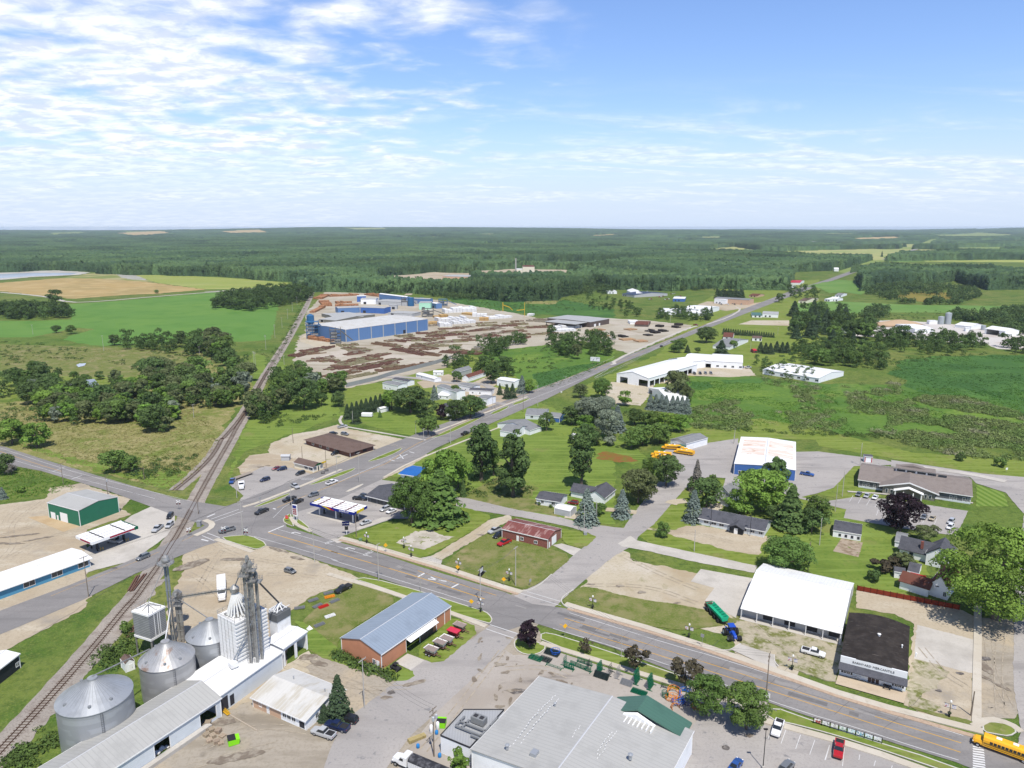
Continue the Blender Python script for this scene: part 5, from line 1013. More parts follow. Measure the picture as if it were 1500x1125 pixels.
q=MB();c_=Vector((w_/2,d_/2,zb+hh+1.8));[q.tube([c_,Vector((x,y,zb+hh+.5))],.14,5)for x,y in((.6,.6),(w_-.6,.6),(w_-.6,d_-.6),(.6,d_-.6),(w_/2,.4),(.4,d_/2))]
for x in np.linspace(0,w_,5):q.bar((x,0,zb+hh+.3),(x,0,zb+hh+1.3),.06);q.bar((x,d_,zb+hh+.3),(x,d_,zb+hh+1.3),.06)
q.bar((0,d_,zb+hh+1.3),(w_,d_,zb+hh+1.3),.06);q.build('spout',steel(),hp)
for x in(w_*.3,w_*.5,w_*.62):q=MB();q.bar((x,-.1,zb),(x,-.1,zb+hh),.12);q.build('conduit',M_white(),hp)
hop_top=hp.matrix_basis@c_
zb=6.3;a,w_,d_,rz=rect(t1('K1',1216,662),t1('K1',1318,600),t1('K1',1142,645),zb);hp2=empty('loadout_bin',(a.x,a.y,0),rz);tag(hp2,'square grey and white loadout bin above the truck bay','hopper')
hh=HT(0,ty('K1',662),ty('K1',545),zb);q=MB();q.box(0,w_,0,d_,3,zb+hh*.52);q.build('base_wall',mat('white_panel',(.74,.74,.73)),hp2)
q=MB();q.box(-.12,w_+.12,-.12,d_+.12,zb+hh*.52,zb+hh);q.build('wall',mat('grey_bin',C(128,130,132),.5,.2),hp2)
q=MB();[q.tube([(w_/2,d_/2,zb+hh+2.2),(x,y,zb+hh+.2)],.15,5)for x,y in((.6,.6),(w_-.6,.6),(w_-.6,d_-.6),(.6,d_-.6),(w_/2,.3),(.3,d_/2),(w_-.3,d_/2))];q.box(0,w_,0,.12,zb+hh+.9,zb+hh+1);q.box(0,.12,0,d_,zb+hh+.9,zb+hh+1);q.box(0,w_,d_-.12,d_,zb+hh,zb+hh+1);q.build('spout',M_white(),hp2)
lo_top=hp2.matrix_basis@Vector((w_/2,d_/2,zb+hh+2.2))
def spout(label,a,b_,r_,m=None,name='grain_spout',truss=False,cat='spout'):
 a,b_=Vector(a),Vector(b_);o=empty(name,a);tag(o,label,cat);q=MB()
 if truss:
  d=b_-a;n=int(d.length/1.5)
  for off in((.3,.3),(-.3,.3),(.3,-.3),(-.3,-.3)):v=Vector((0,off[0],off[1]));q.bar(v,d+v,.08)
  for k in range(n):q.bar(d*(k/n)+Vector((0,.3,.3)),d*((k+1)/n)+Vector((0,.3,-.3)),.05);q.bar(d*(k/n)+Vector((0,-.3,.3)),d*((k+1)/n)+Vector((0,-.3,-.3)),.05)
  q.bar((0,0,0),d,.4,.35)
 else:q.tube([(0,0,0),b_-a],r_,6)
 q.build('pipe',m or steel(),o);return o
tw_ap=tw.matrix_basis@ap
spout('long trussed conveyor bridge crossing above the white truck',(p2.x,p2.y,h2-.6),tw_ap+Vector((0,0,.6)),.2,truss=True,name='conveyor',cat='conveyor')
spout('thin spout from the elevator down to the half hidden grain bin',(p2.x,p2.y,h2-.4),(bn3[1].x,bn3[1].y,8.6+3.9),.13)
spout('white spout running down onto the rust streaked grain bin',(p1.x,p1.y,p1z*.42),(bn2[1].x,bn2[1].y,9.2+4.2),.13,M_white())
spout('dark spout from the twin pipe elevator to the overhead bin',(p1.x,p1.y,p1z-.3),hop_top,.1)
spout('second thin spout hanging from the twin pipe elevator',(p1.x,p1.y,p1z-.3),(p1.x-.2,p1.y,p1z*.45),.08)
ht_=et.matrix_basis@Vector((0,0,0));hz_=zt+HT(0,ty('K1',915),ty('K1',150),zt)
spout('steep dark spout between tall elevators and white spout crown',(ht_.x,ht_.y,hz_),tw_ap+Vector((0,0,1)),.16)
p3=P(*t1('K1',1100,850),zt);spout('thick dark spout from the tall elevators to the loadout bin',(p3.x,p3.y,zt+HT(0,ty('K1',850),ty('K1',270),zt)),lo_top,.22,mat('dark_steel',(.12,.12,.13),.5,.4))
p4=P(*t1('K1',868,960),zt);spout('long pale diagonal pipe from the elevators to the small roof hopper',(p3.x,p3.y-.8,zt+HT(0,ty('K1',850),ty('K1',480),zt)),(p4.x,p4.y,zt+1.8),.16,mat('light_steel',C(168,176,184),.4,.4))
q=MB();q.lathe([(.2,-.6),(1.2,.3),(1.2,1.5),(1.0,1.6),(.2,1.9)],4);o=q.build('roof_hopper',mat('white_panel',(.74,.74,.73)),None);o.location=(p4.x,p4.y,zt+.3);tag(o,'small square hopper standing on the white mill roof','hopper')
spout('low conveyor pipe between the biggest and the rust streaked bin',(bn1[1].x,bn1[1].y,10.5+4.6),P(*t1('T1',930,385),11),.16)
def canopy(label,A,B,Cc,zc,base_pts,style):
 a,w_,d_,rz=rect(A,B,Cc,zc);r=empty('fuel_canopy',(a.x,a.y,0),rz);tag(r,label,'canopy')
 th=1.0;q=MB();q.box(.15,w_-.15,.15,d_-.15,zc-th+.1,zc-.35);q.build('deck',mat('maroon_deck',C(120,70,70))if style=='blue' else mat('dark_deck',(.06,.055,.05)),r)
 n=5 if style=='blue' else 4;band=d_/n
 for k in range(n):q=MB();q.box(.3,w_-.3,band*k+.2,band*(k+1)-(.3 if k<n-1 else.12),zc-.35,zc-.18);q.build('roof_panel',M_white(),r)
 bm_=mat('maroon_beam',C(110,44,52))if style=='blue' else M_dark()
 for x in((.18,.5,.8)if style=='blue' else(.27,.73)):q=MB();q.box(w_*x-.2,w_*x+.2,.3,d_-.3,zc-.17,zc-.02);q.build('beam',bm_,r)
 def fascia(x0,x1,side,col,z0=zc-th,z1=zc):
  q=MB()
  if side=='F':q.box(x0,x1,-.04,.14,z0,z1)
  elif side=='B':q.box(x0,x1,d_-.14,d_+.04,z0,z1)
  elif side=='L':q.box(-.04,.14,x0,x1,z0,z1)
  else:q.box(w_-.14,w_+.04,x0,x1,z0,z1)
  q.build('fascia',col,r)
 bl=mat('canopy_blue',C(34,52,150),.4);ye=mat('canopy_yellow',C(246,222,60),.4);re=mat('canopy_red',C(214,40,46),.4);cr=mat('canopy_crimson',C(176,22,58),.4);wh=M_white();gr=mat('canopy_green',C(20,110,80),.4)
 if style=='blue':
  fascia(0,w_,'F',bl);fascia(0,w_,'B',wh);fascia(0,2,'L',bl);fascia(2,d_-2,'L',ye);fascia(d_-2,d_,'L',bl);fascia(0,1.5,'R',bl);fascia(1.5,d_-2,'R',ye);fascia(d_-2,d_,'R',bl)
  q=MB();q.yprism([(w_*.25,zc-.05),(w_*.40,zc-.05),(w_*.54,zc-.95),(w_*.44,zc-.95)],-.09,-.045);q.build('stripe',ye,r)
  q=MB();q.yprism([(w_*.38,zc-.1),(w_*.44,zc-.1),(w_*.57,zc-.95),(w_*.50,zc-.95)],-.12,-.07);q.build('stripe',re,r)
  text_part('SUNOCO',r,(w_*.78,-.08,zc-.5),(R(90),0,0),.85,M_white(),sx=1.3)
  cols=[(w_*x,y)for x in(.12,.5,.88)for y in(d_*.3,d_*.7)]
 else:
  fascia(0,w_,'F',wh);fascia(0,w_,'B',wh);fascia(0,d_,'L',wh);fascia(0,d_,'R',gr)
  q=MB();q.box(w_*.38,w_*.96,-.09,-.045,zc-.8,zc-.25);q.build('stripe',cr,r);q=MB();q.box(-.09,-.045,d_*.1,d_*.7,zc-.8,zc-.25);q.build('stripe',cr,r)
  q=MB();q.box(w_*.92,w_+.1,-.1,.2,zc-1,zc+.05);q.build('stripe',gr,r)
  cols=[(w_*x,y)for x in(.2,.78)for y in(d_*.32,d_*.7)]
 for x,y in cols:q=MB();q.box(x-.2,x+.2,y-.2,y+.2,0,zc-th+.1);q.build('column',wh if style=='blue' else M_dark(),r)
 R_=r.matrix_basis
 q=MB();q.box(-.45,.45,-.3,.3,0,.15);q.box(-.35,.35,-.22,.22,.15,1.9);pm=q.build('fuel_pump',mat('pump_black',(.05,.05,.055),.5),None);
 return r,w_,d_,pm
cn1,cw,cd,pmp=canopy('fuel canopy with blue, yellow and red fascia and maroon roof beams',t1('K6',148,285),t1('K6',840,440),t1('K6',340,178),5.3,None,'blue')
k0=0
for x in(.12,.5,.88):
 o=pmp if k0==0 else link(pmp.copy());p=cn1.matrix_basis@Vector((cw*x+.9,cd*.5,.09));o.location=p;o.rotation_euler=(0,0,cn1.rotation_euler.z)
 tag(o,['leftmost','middle','rightmost'][k0]+' black fuel pump under the blue and yellow canopy','fuel pump','pumps under the blue canopy');k0+=1
cn2,cw,cd,pmp=canopy('fuel canopy with white roof strips, crimson band and green corner',t1('K5',365,585),t1('K5',1090,330),t1('K5',120,478),5.3,None,'red')
for i,x in enumerate((.2,.78)):
 o=pmp if i==0 else link(pmp.copy());o.location=cn2.matrix_basis@Vector((cw*x+.9,cd*.5,.09));o.rotation_euler=(0,0,cn2.rotation_euler.z);tag(o,['left','right'][i]+' black fuel pump under the white and crimson canopy','fuel pump','pumps under the crimson canopy')
i_=0
for px_ in((510,715),(548,705),(912,575),(945,560)):
 q=MB();q.lathe([(.13,0),(.13,1.1),(.05,1.2)],8);o=q.build('bollard',mat('safety_yellow',C(240,190,60)),None);o.location=P(*t1('K5',*px_));tag(o,('first','second','third','fourth')[i_]+' yellow bollard from the left beside the crimson banded canopy','bollard','yellow bollards');i_+=1
npr=np.random.RandomState(11)
def cards_mesh(name,pos,nrm,size,tint,m,wood=None):
 n=len(pos);r=npr.normal(size=(n,3));t=np.cross(nrm,r);t/=np.linalg.norm(t,axis=1)[:,None]+1e-9;b=np.cross(nrm,t)
 a=size[:,None]*t;c=(size*npr.uniform(.55,1.0,n))[:,None]*b;j=lambda:1+npr.uniform(-.3,.3,(n,1))
 v=np.stack([pos-a*j(),pos-c*j()+.15*a,pos+a*j(),pos+c*j()-.1*a],1).reshape(-1,3).astype(np.float32)
 nv=len(v);wv,wf=(np.array(wood.v,np.float32).reshape(-1,3),wood.f)if wood else(np.zeros((0,3),np.float32),[])
 me=bpy.data.meshes.new(name);me.vertices.add(nv+len(wv));nl=nv+sum(len(f)for f in wf);me.loops.add(nl);me.polygons.add(n+len(wf))
 me.vertices.foreach_set('co',np.concatenate([v,wv]).ravel());li=list(range(nv));st=list(range(0,nv,4));cur=nv
 for f in wf:li+=[nv+i for i in f];st.append(cur);cur+=len(f)
 me.loops.foreach_set('vertex_index',np.array(li,np.int32));me.polygons.foreach_set('loop_start',np.array(st,np.int32))
 me.materials.append(m)
 if wood:me.materials.append(M_bark());me.polygons.foreach_set('material_index',np.array([0]*n+[1]*len(wf),np.int32))
 me.update(calc_edges=True);at_=me.attributes.new('tint','FLOAT','FACE');at_.data.foreach_set('value',np.concatenate([tint,np.full(len(wf),.5)]).astype(np.float32));return me
M_bark=lambda:mat('bark',(.12,.10,.085),.95)
def lobes_points(lobes,n,seed):
 """points on the outer shells of overlapping lobes; normals point out of each lobe"""
 rs=np.random.RandomState(seed);L_=np.array(lobes);area=L_[:,3]**2;pr_=area/area.sum();idx=rs.choice(len(L_),n,p=pr_)
 d=rs.normal(size=(n,3));d/=np.linalg.norm(d,axis=1)[:,None];d[:,2]=np.where(d[:,2]<-.45,-d[:,2],d[:,2])
 rad_=L_[idx,3]*(1-np.abs(rs.normal(0,.13,n)));pos=L_[idx,:3]+d*rad_[:,None]*np.array([1,1,.85])
 nrm=d+rs.normal(0,.38,(n,3));nrm/=np.linalg.norm(nrm,axis=1)[:,None]
 lt=rs.uniform(.1,.9,len(L_));tint=np.clip(lt[idx]*.7+.3*rs.uniform(0,1,n),0,1);return pos,nrm,tint,rs
def leafy(name,seed,R_,Hc,z0,n,size,m,nl=26,shape='round',wood=None,lob=.36):
 rs=np.random.RandomState(seed);L_=[]
 for i in range(nl):
  t=rs.uniform(0,1);a=rs.uniform(0,2*np.pi)
  if shape=='round':prof=np.sqrt(max(0,1-(2*t-.9)**2*.85))
  elif shape=='column':prof=.62+.38*np.sin(np.pi*min(1,t*1.05))-.25*t*t
  elif shape=='vase':prof=.35+.75*np.sqrt(t)-(.5*max(0,t-.75)*2)
  else:prof=1-t*.8
  rr_=R_*prof*np.sqrt(rs.uniform(.15,1.0 if shape=='column' else 1.3))*.76;lr=R_*lob*rs.uniform(.42,1.25)*(.6+.5*prof)
  L_.append((rr_*np.cos(a),rr_*np.sin(a),z0+Hc*(.10+.80*t),lr))
 pos,nrm,tint,rs=lobes_points(L_,n,seed+1);pos[:,2]=np.maximum(pos[:,2],z0*.6+.1)
 return cards_mesh(name,pos,nrm,rs.uniform(.6,1.3,n)*size,tint,m,wood)
def conifer(name,seed,R_,Hc,n,size,m,wood=None,layers=16,droop=.5,z0=.5):
 rs=np.random.RandomState(seed);t=rs.uniform(0,1,n)**1.35;lay=np.floor(t*layers)/layers;fr=t*layers-np.floor(t*layers)
 a=rs.uniform(0,2*np.pi,n);nb=9;arm=np.round(a/(2*np.pi)*nb+lay*5.3);aa=(arm-lay*5.3)/nb*2*np.pi+rs.normal(0,.16,n)
 lobe=1+.16*np.sin(arm*12.9+lay*78.2);rmax=R_*(1-lay)**.85*lobe+.15;k=rs.uniform(.25,1,n)**.6;rad_=rmax*k
 z=z0+Hc*lay+(1-k)*Hc/layers*1.4-rad_*droop*.25+rs.normal(0,.12,n);pos=np.stack([rad_*np.cos(aa),rad_*np.sin(aa),np.maximum(z,.15)],1)
 nrm=np.stack([np.cos(aa)*.6,np.sin(aa)*.6,np.full(n,.75)],1)+rs.normal(0,.35,(n,3));nrm/=np.linalg.norm(nrm,axis=1)[:,None]
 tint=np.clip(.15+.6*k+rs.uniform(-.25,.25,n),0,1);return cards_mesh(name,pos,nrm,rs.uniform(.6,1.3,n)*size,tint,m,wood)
def trunk_mb(h,r_,crown_r,seed,base=0.0,limbs=6,spread=.6):
 rs=random.Random(seed);q=MB();lean=(rs.uniform(-.3,.3),rs.uniform(-.3,.3));q.tube([(0,0,base),(lean[0]*.3,lean[1]*.3,h*.35),(lean[0],lean[1],h)],r_,7,r_*.35)
 for k in range(limbs):
  a=k*2.4+rs.uniform(-.4,.4);t=rs.uniform(.3,.75);z=h*t;q.tube([(lean[0]*t,lean[1]*t,z),(math.cos(a)*crown_r*spread*.5,math.sin(a)*crown_r*spread*.5,z+h*.14),(math.cos(a)*crown_r*spread,math.sin(a)*crown_r*spread,z+h*.26)],r_*.42,5,r_*.12)
 return q
def leafmat(name,col,rand=.16):return mat(name,col,.75,spec=.15,attr='tint',rand=rand,trans=.22)
LM={'mid':leafmat('leaf_mid',(.115,.19,.045)),'dark':leafmat('leaf_dark',(.09,.145,.045)),'lite':leafmat('leaf_light',(.15,.255,.045)),'olive':leafmat('leaf_olive',(.125,.155,.062)),'silver':leafmat('leaf_silver',(.20,.24,.17)),'purple':leafmat('leaf_purple',(.028,.016,.022),.05),'bronze':leafmat('leaf_bronze',(.075,.065,.04)),'spruce':leafmat('needles_dark',(.052,.085,.042)),'bluespruce':leafmat('needles_blue',(.16,.20,.175)),'grey':leafmat('twigs_grey',(.20,.185,.16),.1)}
CR={}
def crown(kind,var):
 """unit crowns, height 1 metre per 10: kept at real size and scaled"""
 key=(kind,var)
 if key in CR:return CR[key]
 s=var*13+7
 if kind=='round':me=leafy('crown',s,4.6,8.6,1.6,2600,.34,LM['mid'],34)
 elif kind=='big':me=leafy('crown',s,5.0,9.0,1.0,9000,.20,LM['mid'],90,lob=.24)
 elif kind=='huge':me=leafy('crown',s,5.0,9.2,.8,26000,.105,LM['mid'],150,lob=.19)
 elif kind=='poplar':me=leafy('crown',s,2.15,9.2,.7,4200,.21,LM['dark'],60,'column',lob=.4)
 elif kind=='oval':me=leafy('crown',s,3.4,8.4,1.5,2000,.34,LM['mid'],28)
 elif kind=='far':me=leafy('crown',s,4.2,8.6,1.0,420,.72,LM['mid'],16)
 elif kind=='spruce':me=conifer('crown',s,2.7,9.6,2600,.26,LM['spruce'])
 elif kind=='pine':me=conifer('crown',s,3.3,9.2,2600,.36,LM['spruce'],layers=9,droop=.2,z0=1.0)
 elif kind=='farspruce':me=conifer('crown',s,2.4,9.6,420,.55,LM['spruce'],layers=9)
 elif kind=='bush':me=leafy('crown',s,5.4,9.0,.3,900,.75,LM['mid'],16,lob=.4)
 elif kind=='bare':me=leafy('crown',s,3.6,8.2,1.6,330,.34,LM['grey'],26)
 elif kind=='young':me=leafy('crown',s,4.2,7.4,2.4,900,.42,LM['mid'],22,lob=.3)
 CR[key]=me;return me
CM={}
def crown_m(kind,var,leaf):
 key=(kind,var,leaf)
 if key not in CM:
  me=crown(kind,var);
  if leaf:me=me.copy();me.materials[0]=LM[leaf]
  CM[key]=me
 return CM[key]
TR={}
def trunk_mesh(kind,var):
 k=(kind in('spruce','farspruce','pine'),kind=='bare',var%3)
 if k not in TR:
  q=trunk_mb(9.0 if k[0]else 7.2,.22 if k[0]else.30,2.6,var,limbs=0 if k[0]else(14 if k[1]else 6),spread=1.2 if k[1]else.7);me=bpy.data.meshes.new('trunk');me.from_pydata(q.v,[],q.f);me.materials.append(mat('pale_bark',(.33,.31,.28),.9)if k[1]else M_bark());TR[k]=me
 return TR[k]
tr_n=[0]
CWD={'dark':'dark green','mid':'green','lite':'light green','olive':'olive','silver':'silvery','bluespruce':'blue green','purple':'purple'}
NAMES={'huge':'broadleaf_tree','round':'broadleaf_tree','big':'broadleaf_tree','poplar':'poplar_tree','oval':'broadleaf_tree','far':'broadleaf_tree','spruce':'spruce_tree','pine':'pine_tree','farspruce':'spruce_tree','bush':'shrub','bare':'bare_tree','young':'young_tree'}
def tree(px,h,kind='round',leaf=None,label=None,group=None,wd=1.0,world=None,parts=True,var=None):
 """px: picture position of the trunk's foot; h: height in metres"""
 p=Vector(world)if world is not None else P(*px);tr_n[0]+=1;v=var if var is not None else tr_n[0]%(2 if kind in('big',)else 4);s=h/10.0
 nm=NAMES[kind]
 me=crown_m(kind,v,leaf);a=tr_n[0]*2.399
 if parts and kind!='bush':
  o=empty(nm,(p.x,p.y,0),a);o.scale=(s*wd,s*wd,s)
  c=link(bpy.data.objects.new('crown',me),o);t=link(bpy.data.objects.new('trunk',trunk_mesh(kind,v)),o)
 else:
  o=link(bpy.data.objects.new(nm,me));o.location=(p.x,p.y,0);o.rotation_euler=(0,0,a);o.scale=(s*wd,s*wd,s)
 tag(o,label,{'shrub':'shrub'}.get(nm,'tree'),group);return o
def th(px,ytop):
 return HT(px[0],px[1],ytop)
def TT(tile,x,y,yt,kind,leaf,label,wd=1.0,group=None,**k):
 p=t1(tile,x,y);return tree(p,HT(0,p[1],ty(tile,yt)),kind,leaf,label,group,wd,**k)
TT('T5',1260,200,-395+0,'huge','lite','enormous bright green maple towering beside the white houses',1.22)
TT('R2',697,615,365,'big','purple','dark purple maple on the lawn in front of the clinic',1.1)
TT('T4',990,885,605,'big','mid','green street maple at the parking lot entrance, right of the pair',.95,var=0)
TT('T4',740,795,545,'big','mid','green street maple beside the piled orange and blue gates',.92,var=1)
TT('T4',610,625,440,'young','bronze','bronze leaved young maple beside the green street maples',1.15)
TT('T4',300,520,370,'young','bronze','bronze young maple in the verge above the green farm gates',1.2)
TT('T3',1270,410,315,'young','bronze','smallest bronze young maple in the roadside verge',1.1)
TT('T3',915,375,205,'oval','purple','very dark compact maple at the street corner by the store',1.15)
TT('T2',835,812,550,'spruce','spruce','broad dark spruce growing against the mill office',1.05)
TT('T2',745,825,730,'spruce','spruce','low spruce at the left foot of the broad dark spruce',1.5)
TT('T3',470,1190,990,'oval','lite','light green tree in front of the store annex',.9)
TT('T3',610,1160,1100,'oval','lite','small light green tree top at the bottom edge beside the annex',1.3)
TT('R1',1290,870,640,'big','mid','round dense maple directly behind the white roofed building',1.35,var=1)
TT('R1',1130,480,200,'big','lite','large light green maple between white house and blue garage',1.25)
TT('R1',985,500,340,'round','lite','light green tree behind the left half of the charcoal office roof',1.25)
TT('R1',1215,400,120,'oval','dark','dark ash rising behind the large light green maple',.85)
TT('R1',1310,590,320,'pine','dark','tall dark pine right of the light green maple',1.1)
TT('R1',1400,600,490,'round','dark','dark tree at the right foot of the tall pine',1.2);TT('R1',1480,560,380,'round','mid','green tree right of the tall pine, by the lawn',1.1);TT('R1',1450,620,470,'round','dark','low dark tree in the clump right of the pine',1.2)
TT('R1',1240,560,440,'round','dark','dark tree just behind the right end of the office roof',1.3)
TT('R1',770,450,270,'round','dark','dark maple beside the white two storey house',1.25);TT('R1',812,330,235,'oval','mid','green tree rising behind the white two storey house',1.1)
TT('R1',685,545,345,'spruce','bluespruce','silvery blue spruce left of the charcoal roofed office',1.15)
TT('R1',705,350,150,'spruce','grey','thin greyish spruce at the street edge above the white house',.85);TT('R1',680,350,250,'oval','dark','small dark tree under the thin greyish spruce',.9)
TT('R1',487,650,545,'round','mid','small lone tree on the strip beside the gravel office drive',.95)
TT('R1',510,320,110,'big','dark','dark round maple at the bend by the school buses',.95,var=0)
TT('R1',410,270,130,'round','mid','mid green tree between buses and dark round maple',.8)
TT('R1',330,425,200,'big','olive','wide olive green maple beside the side street',1.1)
TT('R1',225,515,340,'spruce','bluespruce','lone silvery spruce right of the corner drive',1.2)
TT('T8',1320,560,335,'spruce','bluespruce','silvery spruce in front of the corner house',1.2)
TT('T8',1400,505,430,'round','mid','small green bush like tree right of the silvery corner spruce',1.3)
TT('T8',1285,330,-60,'poplar','dark','tall dark poplar rising behind the corner house',.95)
TT('T8',845,385,-90,'poplar','dark','tall dark poplar, nearer of the pair in the meadow',1.0)
TT('T8',640,285,-110,'poplar','dark','tall dark poplar, further left of the meadow pair',1.1);TT('T8',720,250,20,'poplar','mid','shorter poplar filling the gap between the meadow pair',.9)
TT('T8',523,385,270,'spruce','dark','slim dark cedar beside the dead end of the back street',.7)
TT('T8',190,560,245,'big','mid','big maple beside the charcoal roofed fuel store',.82)
TT('T8',375,545,215,'pine','mid','wide spreading green pine right of the fuel store maple',1.4);TT('T8',280,555,290,'round','mid','green tree between fuel store maple and spreading pine',.8)
TT('T8',430,390,95,'round','lite','light green tree behind the spreading pine, highest of its clump',1.0);TT('T8',330,330,130,'round','lite','light green tree behind the bright blue roof',1.0);TT('T8',490,330,170,'round','lite','light green tree beside the slim dark cedar',1.0)
TT('T6',740,230,85,'round','mid','green tree alone in the dry field beside the county road',1.15);TT('T6',850,225,120,'round','mid','wide low tree right of the lone field tree',1.25);TT('T6',800,200,130,'round','dark','dark tree between the two field trees',1.1)
TT('T1',782,275,210,'bush','mid','round bush between railway and overhead bin',.95)
TT('T6',30,240,110,'round','dark','dark tree at the left edge above the lot',1.0);TT('T6',75,245,180,'round','grey','grey green willow at the left edge',1.0);TT('T6',20,400,325,'spruce','bluespruce','blue spruce cut by the left edge',1.3);TT('T6',140,360,318,'bush','lite','light yellow green bush left of the green garage',1.2)
TT('R2',525,935,855,'bush','dark','round dark bush on the lawn beside the board fence',.95)
for i,(x,y,yt_)in enumerate(((580,870,790),(650,850,770),(710,840,740),(760,790,770))):TT('R2',x,y,yt_,'bush','bronze' if i<2 else 'olive',('first','second','third','fourth')[i]+' shrub from the left in the hedge behind the white houses',1.4,'hedge shrubs behind the white houses')
for i,(x,y,yt_)in enumerate(((850,670,575),(910,640,570))):TT('R2',x,y,yt_,'round','olive',('left','right')[i]+' low olive tree beside the parking lot behind the house garage',1.3)
TT('R2',1090,155,95,'bush','dark','dark bush in the mown strip at the marsh edge',.9);TT('R2',1345,195,130,'bush','mid','green bush at the marsh edge near the right',1.0)
for i,(x,y,yt_)in enumerate(((1010,440,418),(1085,455,435))):TT('T8',x,y,yt_,'bush','dark',('left','right')[i]+' clipped dark bush in front of the bungalow',1.4)
TT('M5',690,700,570,'big','dark','dark round tree standing among the mobile homes',.9)
TT('M5',470,690,620,'round','dark','dark tree between the two small red and grey sheds',1.1);TT('M5',465,790,710,'round','mid','small green tree beside the grey trailer lane',.9)
TT('M5',885,760,650,'spruce','bluespruce','blue spruce beside the trailer park entrance',1.3)
for i,(x,y,yt_)in enumerate(((745,770,705),(790,795,705),(825,790,700))):TT('M5',x,y,yt_,'spruce','spruce',('left','middle','right')[i]+' dark spruce of the trio at the trailer park entrance',1.2)
TT('M5',930,760,670,'round','lite','light green tree behind the entrance blue spruce',1.0)
for i,(x,y,yt_,k_,l_,w_)in enumerate(((180,885,715,'big','dark',1.5),(60,870,740,'round','lite',1.2),(285,920,800,'round','dark',1.2),(380,930,820,'oval','purple',1.0),(470,930,800,'big','dark',1.2),(560,915,770,'big','dark',1.3),(290,1030,905,'round','mid',1.1),(330,800,710,'spruce','bluespruce',1.2))):
 TT('M5',x,y,yt_,k_,l_,('widest dark maple in the lawn by the trailer park','light willow left of the widest dark maple','dark tree in front of the widest maple','slim purple leaved tree by the highway houses','dark dense maple beside the highway, left one','dark dense maple beside the highway, right one','lone round tree at the highway sidewalk','dark blue spruce behind the widest maple')[i],w_)
for i in range(9):
 x=905+i*30;y=925-i*9;TT('M4',x,y,y-95,'spruce','spruce','first second third fourth fifth sixth seventh eighth ninth'.split()[i]+' dark spruce from the left of the windbreak behind the brown restaurant',1.15,'windbreak spruces behind the brown restaurant')
TT('M4',960,950,880,'spruce','spruce','wide dark spruce standing before the windbreak row',1.8);TT('M4',1110,915,870,'spruce','mid','tiny green spruce on the lawn beside the windbreak',1.2)
TT('M4',630,860,655,'big','dark','big dark round maple in the meadow right of the railway',1.05);TT('M4',850,845,750,'round','dark','dark tree at the lumber yard fence corner',1.1);TT('M4',740,840,760,'round','dark','low dark tree between maple and yard fence',1.1)
TT('M5',1040,1000,885,'round','dark','round dark tree beside the grey roofed highway house',.95)
for i,(x,y,yt_,k_,l_,w_)in enumerate(((1200,960,840,'round','dark',1.3),(1300,960,780,'big','silver',1.1),(1390,790,660,'big','mid',.95),(1255,790,700,'round','olive',1.1),(1290,1000,895,'round','lite',1.2),(1290,1125,960,'round','dark',1.0),(1410,900,780,'round','silver',1.1),(1430,1050,860,'big','silver',.9),(1200,1080,1020,'round','dark',1.0),(1330,1080,1000,'bush','mid',1.3))):
 TT('M5',x,y,yt_,k_,l_,('first second third fourth fifth sixth seventh eighth ninth tenth'.split()[i])+' '+CWD[l_]+' tree of the mixed grove behind the highway house',w_,'grove between highway house and meadow')
for i,(x,y,yt_,k_,l_,w_)in enumerate(((90,960,780,'big','silver',.9),(190,1000,840,'spruce','bluespruce',1.3),(240,840,740,'round','lite',1.0),(300,960,860,'round','dark',1.2),(370,960,880,'round','dark',1.2),(420,980,880,'round','mid',1.3),(500,1000,880,'round','lite',1.3),(590,1010,900,'round','lite',1.2),(350,1090,960,'round','mid',1.4),(460,1080,950,'round','mid',1.3),(40,1090,980,'round','olive',1.2),(280,1110,1000,'round','mid',1.3),(150,1090,1030,'bush','silver',1.3),(560,800,620,'round','olive',1.0),(600,790,690,'round','olive',1.0),(630,820,720,'round','olive',.9),(590,650,590,'round','olive',1.0),(10,960,900,'round','lite',1.3))):
 TT('M6',x,y,yt_,k_,l_,CWD[l_]+(' conifer' if k_=='spruce' else ' tree')+(', near side, ' if y>950 else ', far side, ' if y<850 else ', middle, ')+('left' if x<200 else 'right' if x>450 else 'centre')+' of the thicket before the white cattle barn',w_,'thicket before the cattle barn')
for i,x in enumerate((400,435,470,500,540,570,600,630)):TT('M6',x,862+i*4,765+i*3,'spruce','bluespruce',('first second third fourth fifth sixth seventh eighth'.split()[i])+' silvery spruce from the left before the white steep roofed shed',1.25,'silvery spruces before the white shed')
TT('M6',755,440,335,'big','dark','big round dark tree beside the highway',1.3);TT('M6',850,510,425,'spruce','spruce','broad dark spruce beside the grey farmhouse',2.0);TT('M6',925,475,425,'round','mid','round tree right of the grey farmhouse',1.2);TT('M6',635,505,455,'spruce','spruce','dark spruce behind the long white barn',1.6)
for i,(x,y,yt_)in enumerate(((545,500,450),(580,505,440),(600,480,410),(700,505,470),(560,480,420))):TT('M6',x,y,yt_,'round','dark' if i%2 else 'mid','tree in the clump between highway and long white barn',1.2,'clump beside the long white barn')
ORD='first second third fourth fifth sixth seventh eighth ninth tenth eleventh twelfth thirteenth fourteenth fifteenth sixteenth seventeenth eighteenth nineteenth twentieth last-but-one last'.split()
for i in range(22):TT('M6',865+i*15,388+i*1.0,348+i*1.4,'farspruce','spruce',ORD[i]+' small conifer from the left in the hedge row along the field',1.3,'conifer hedge row along the field',parts=False)
for i in range(14):TT('M6',822+i*12.5,160-(i%2)*3,100+(i%3)*5,'farspruce','spruce',ORD[i]+' dark spruce from the left in the block above the far storefronts',1.4,'spruce block by the far storefronts',parts=False)
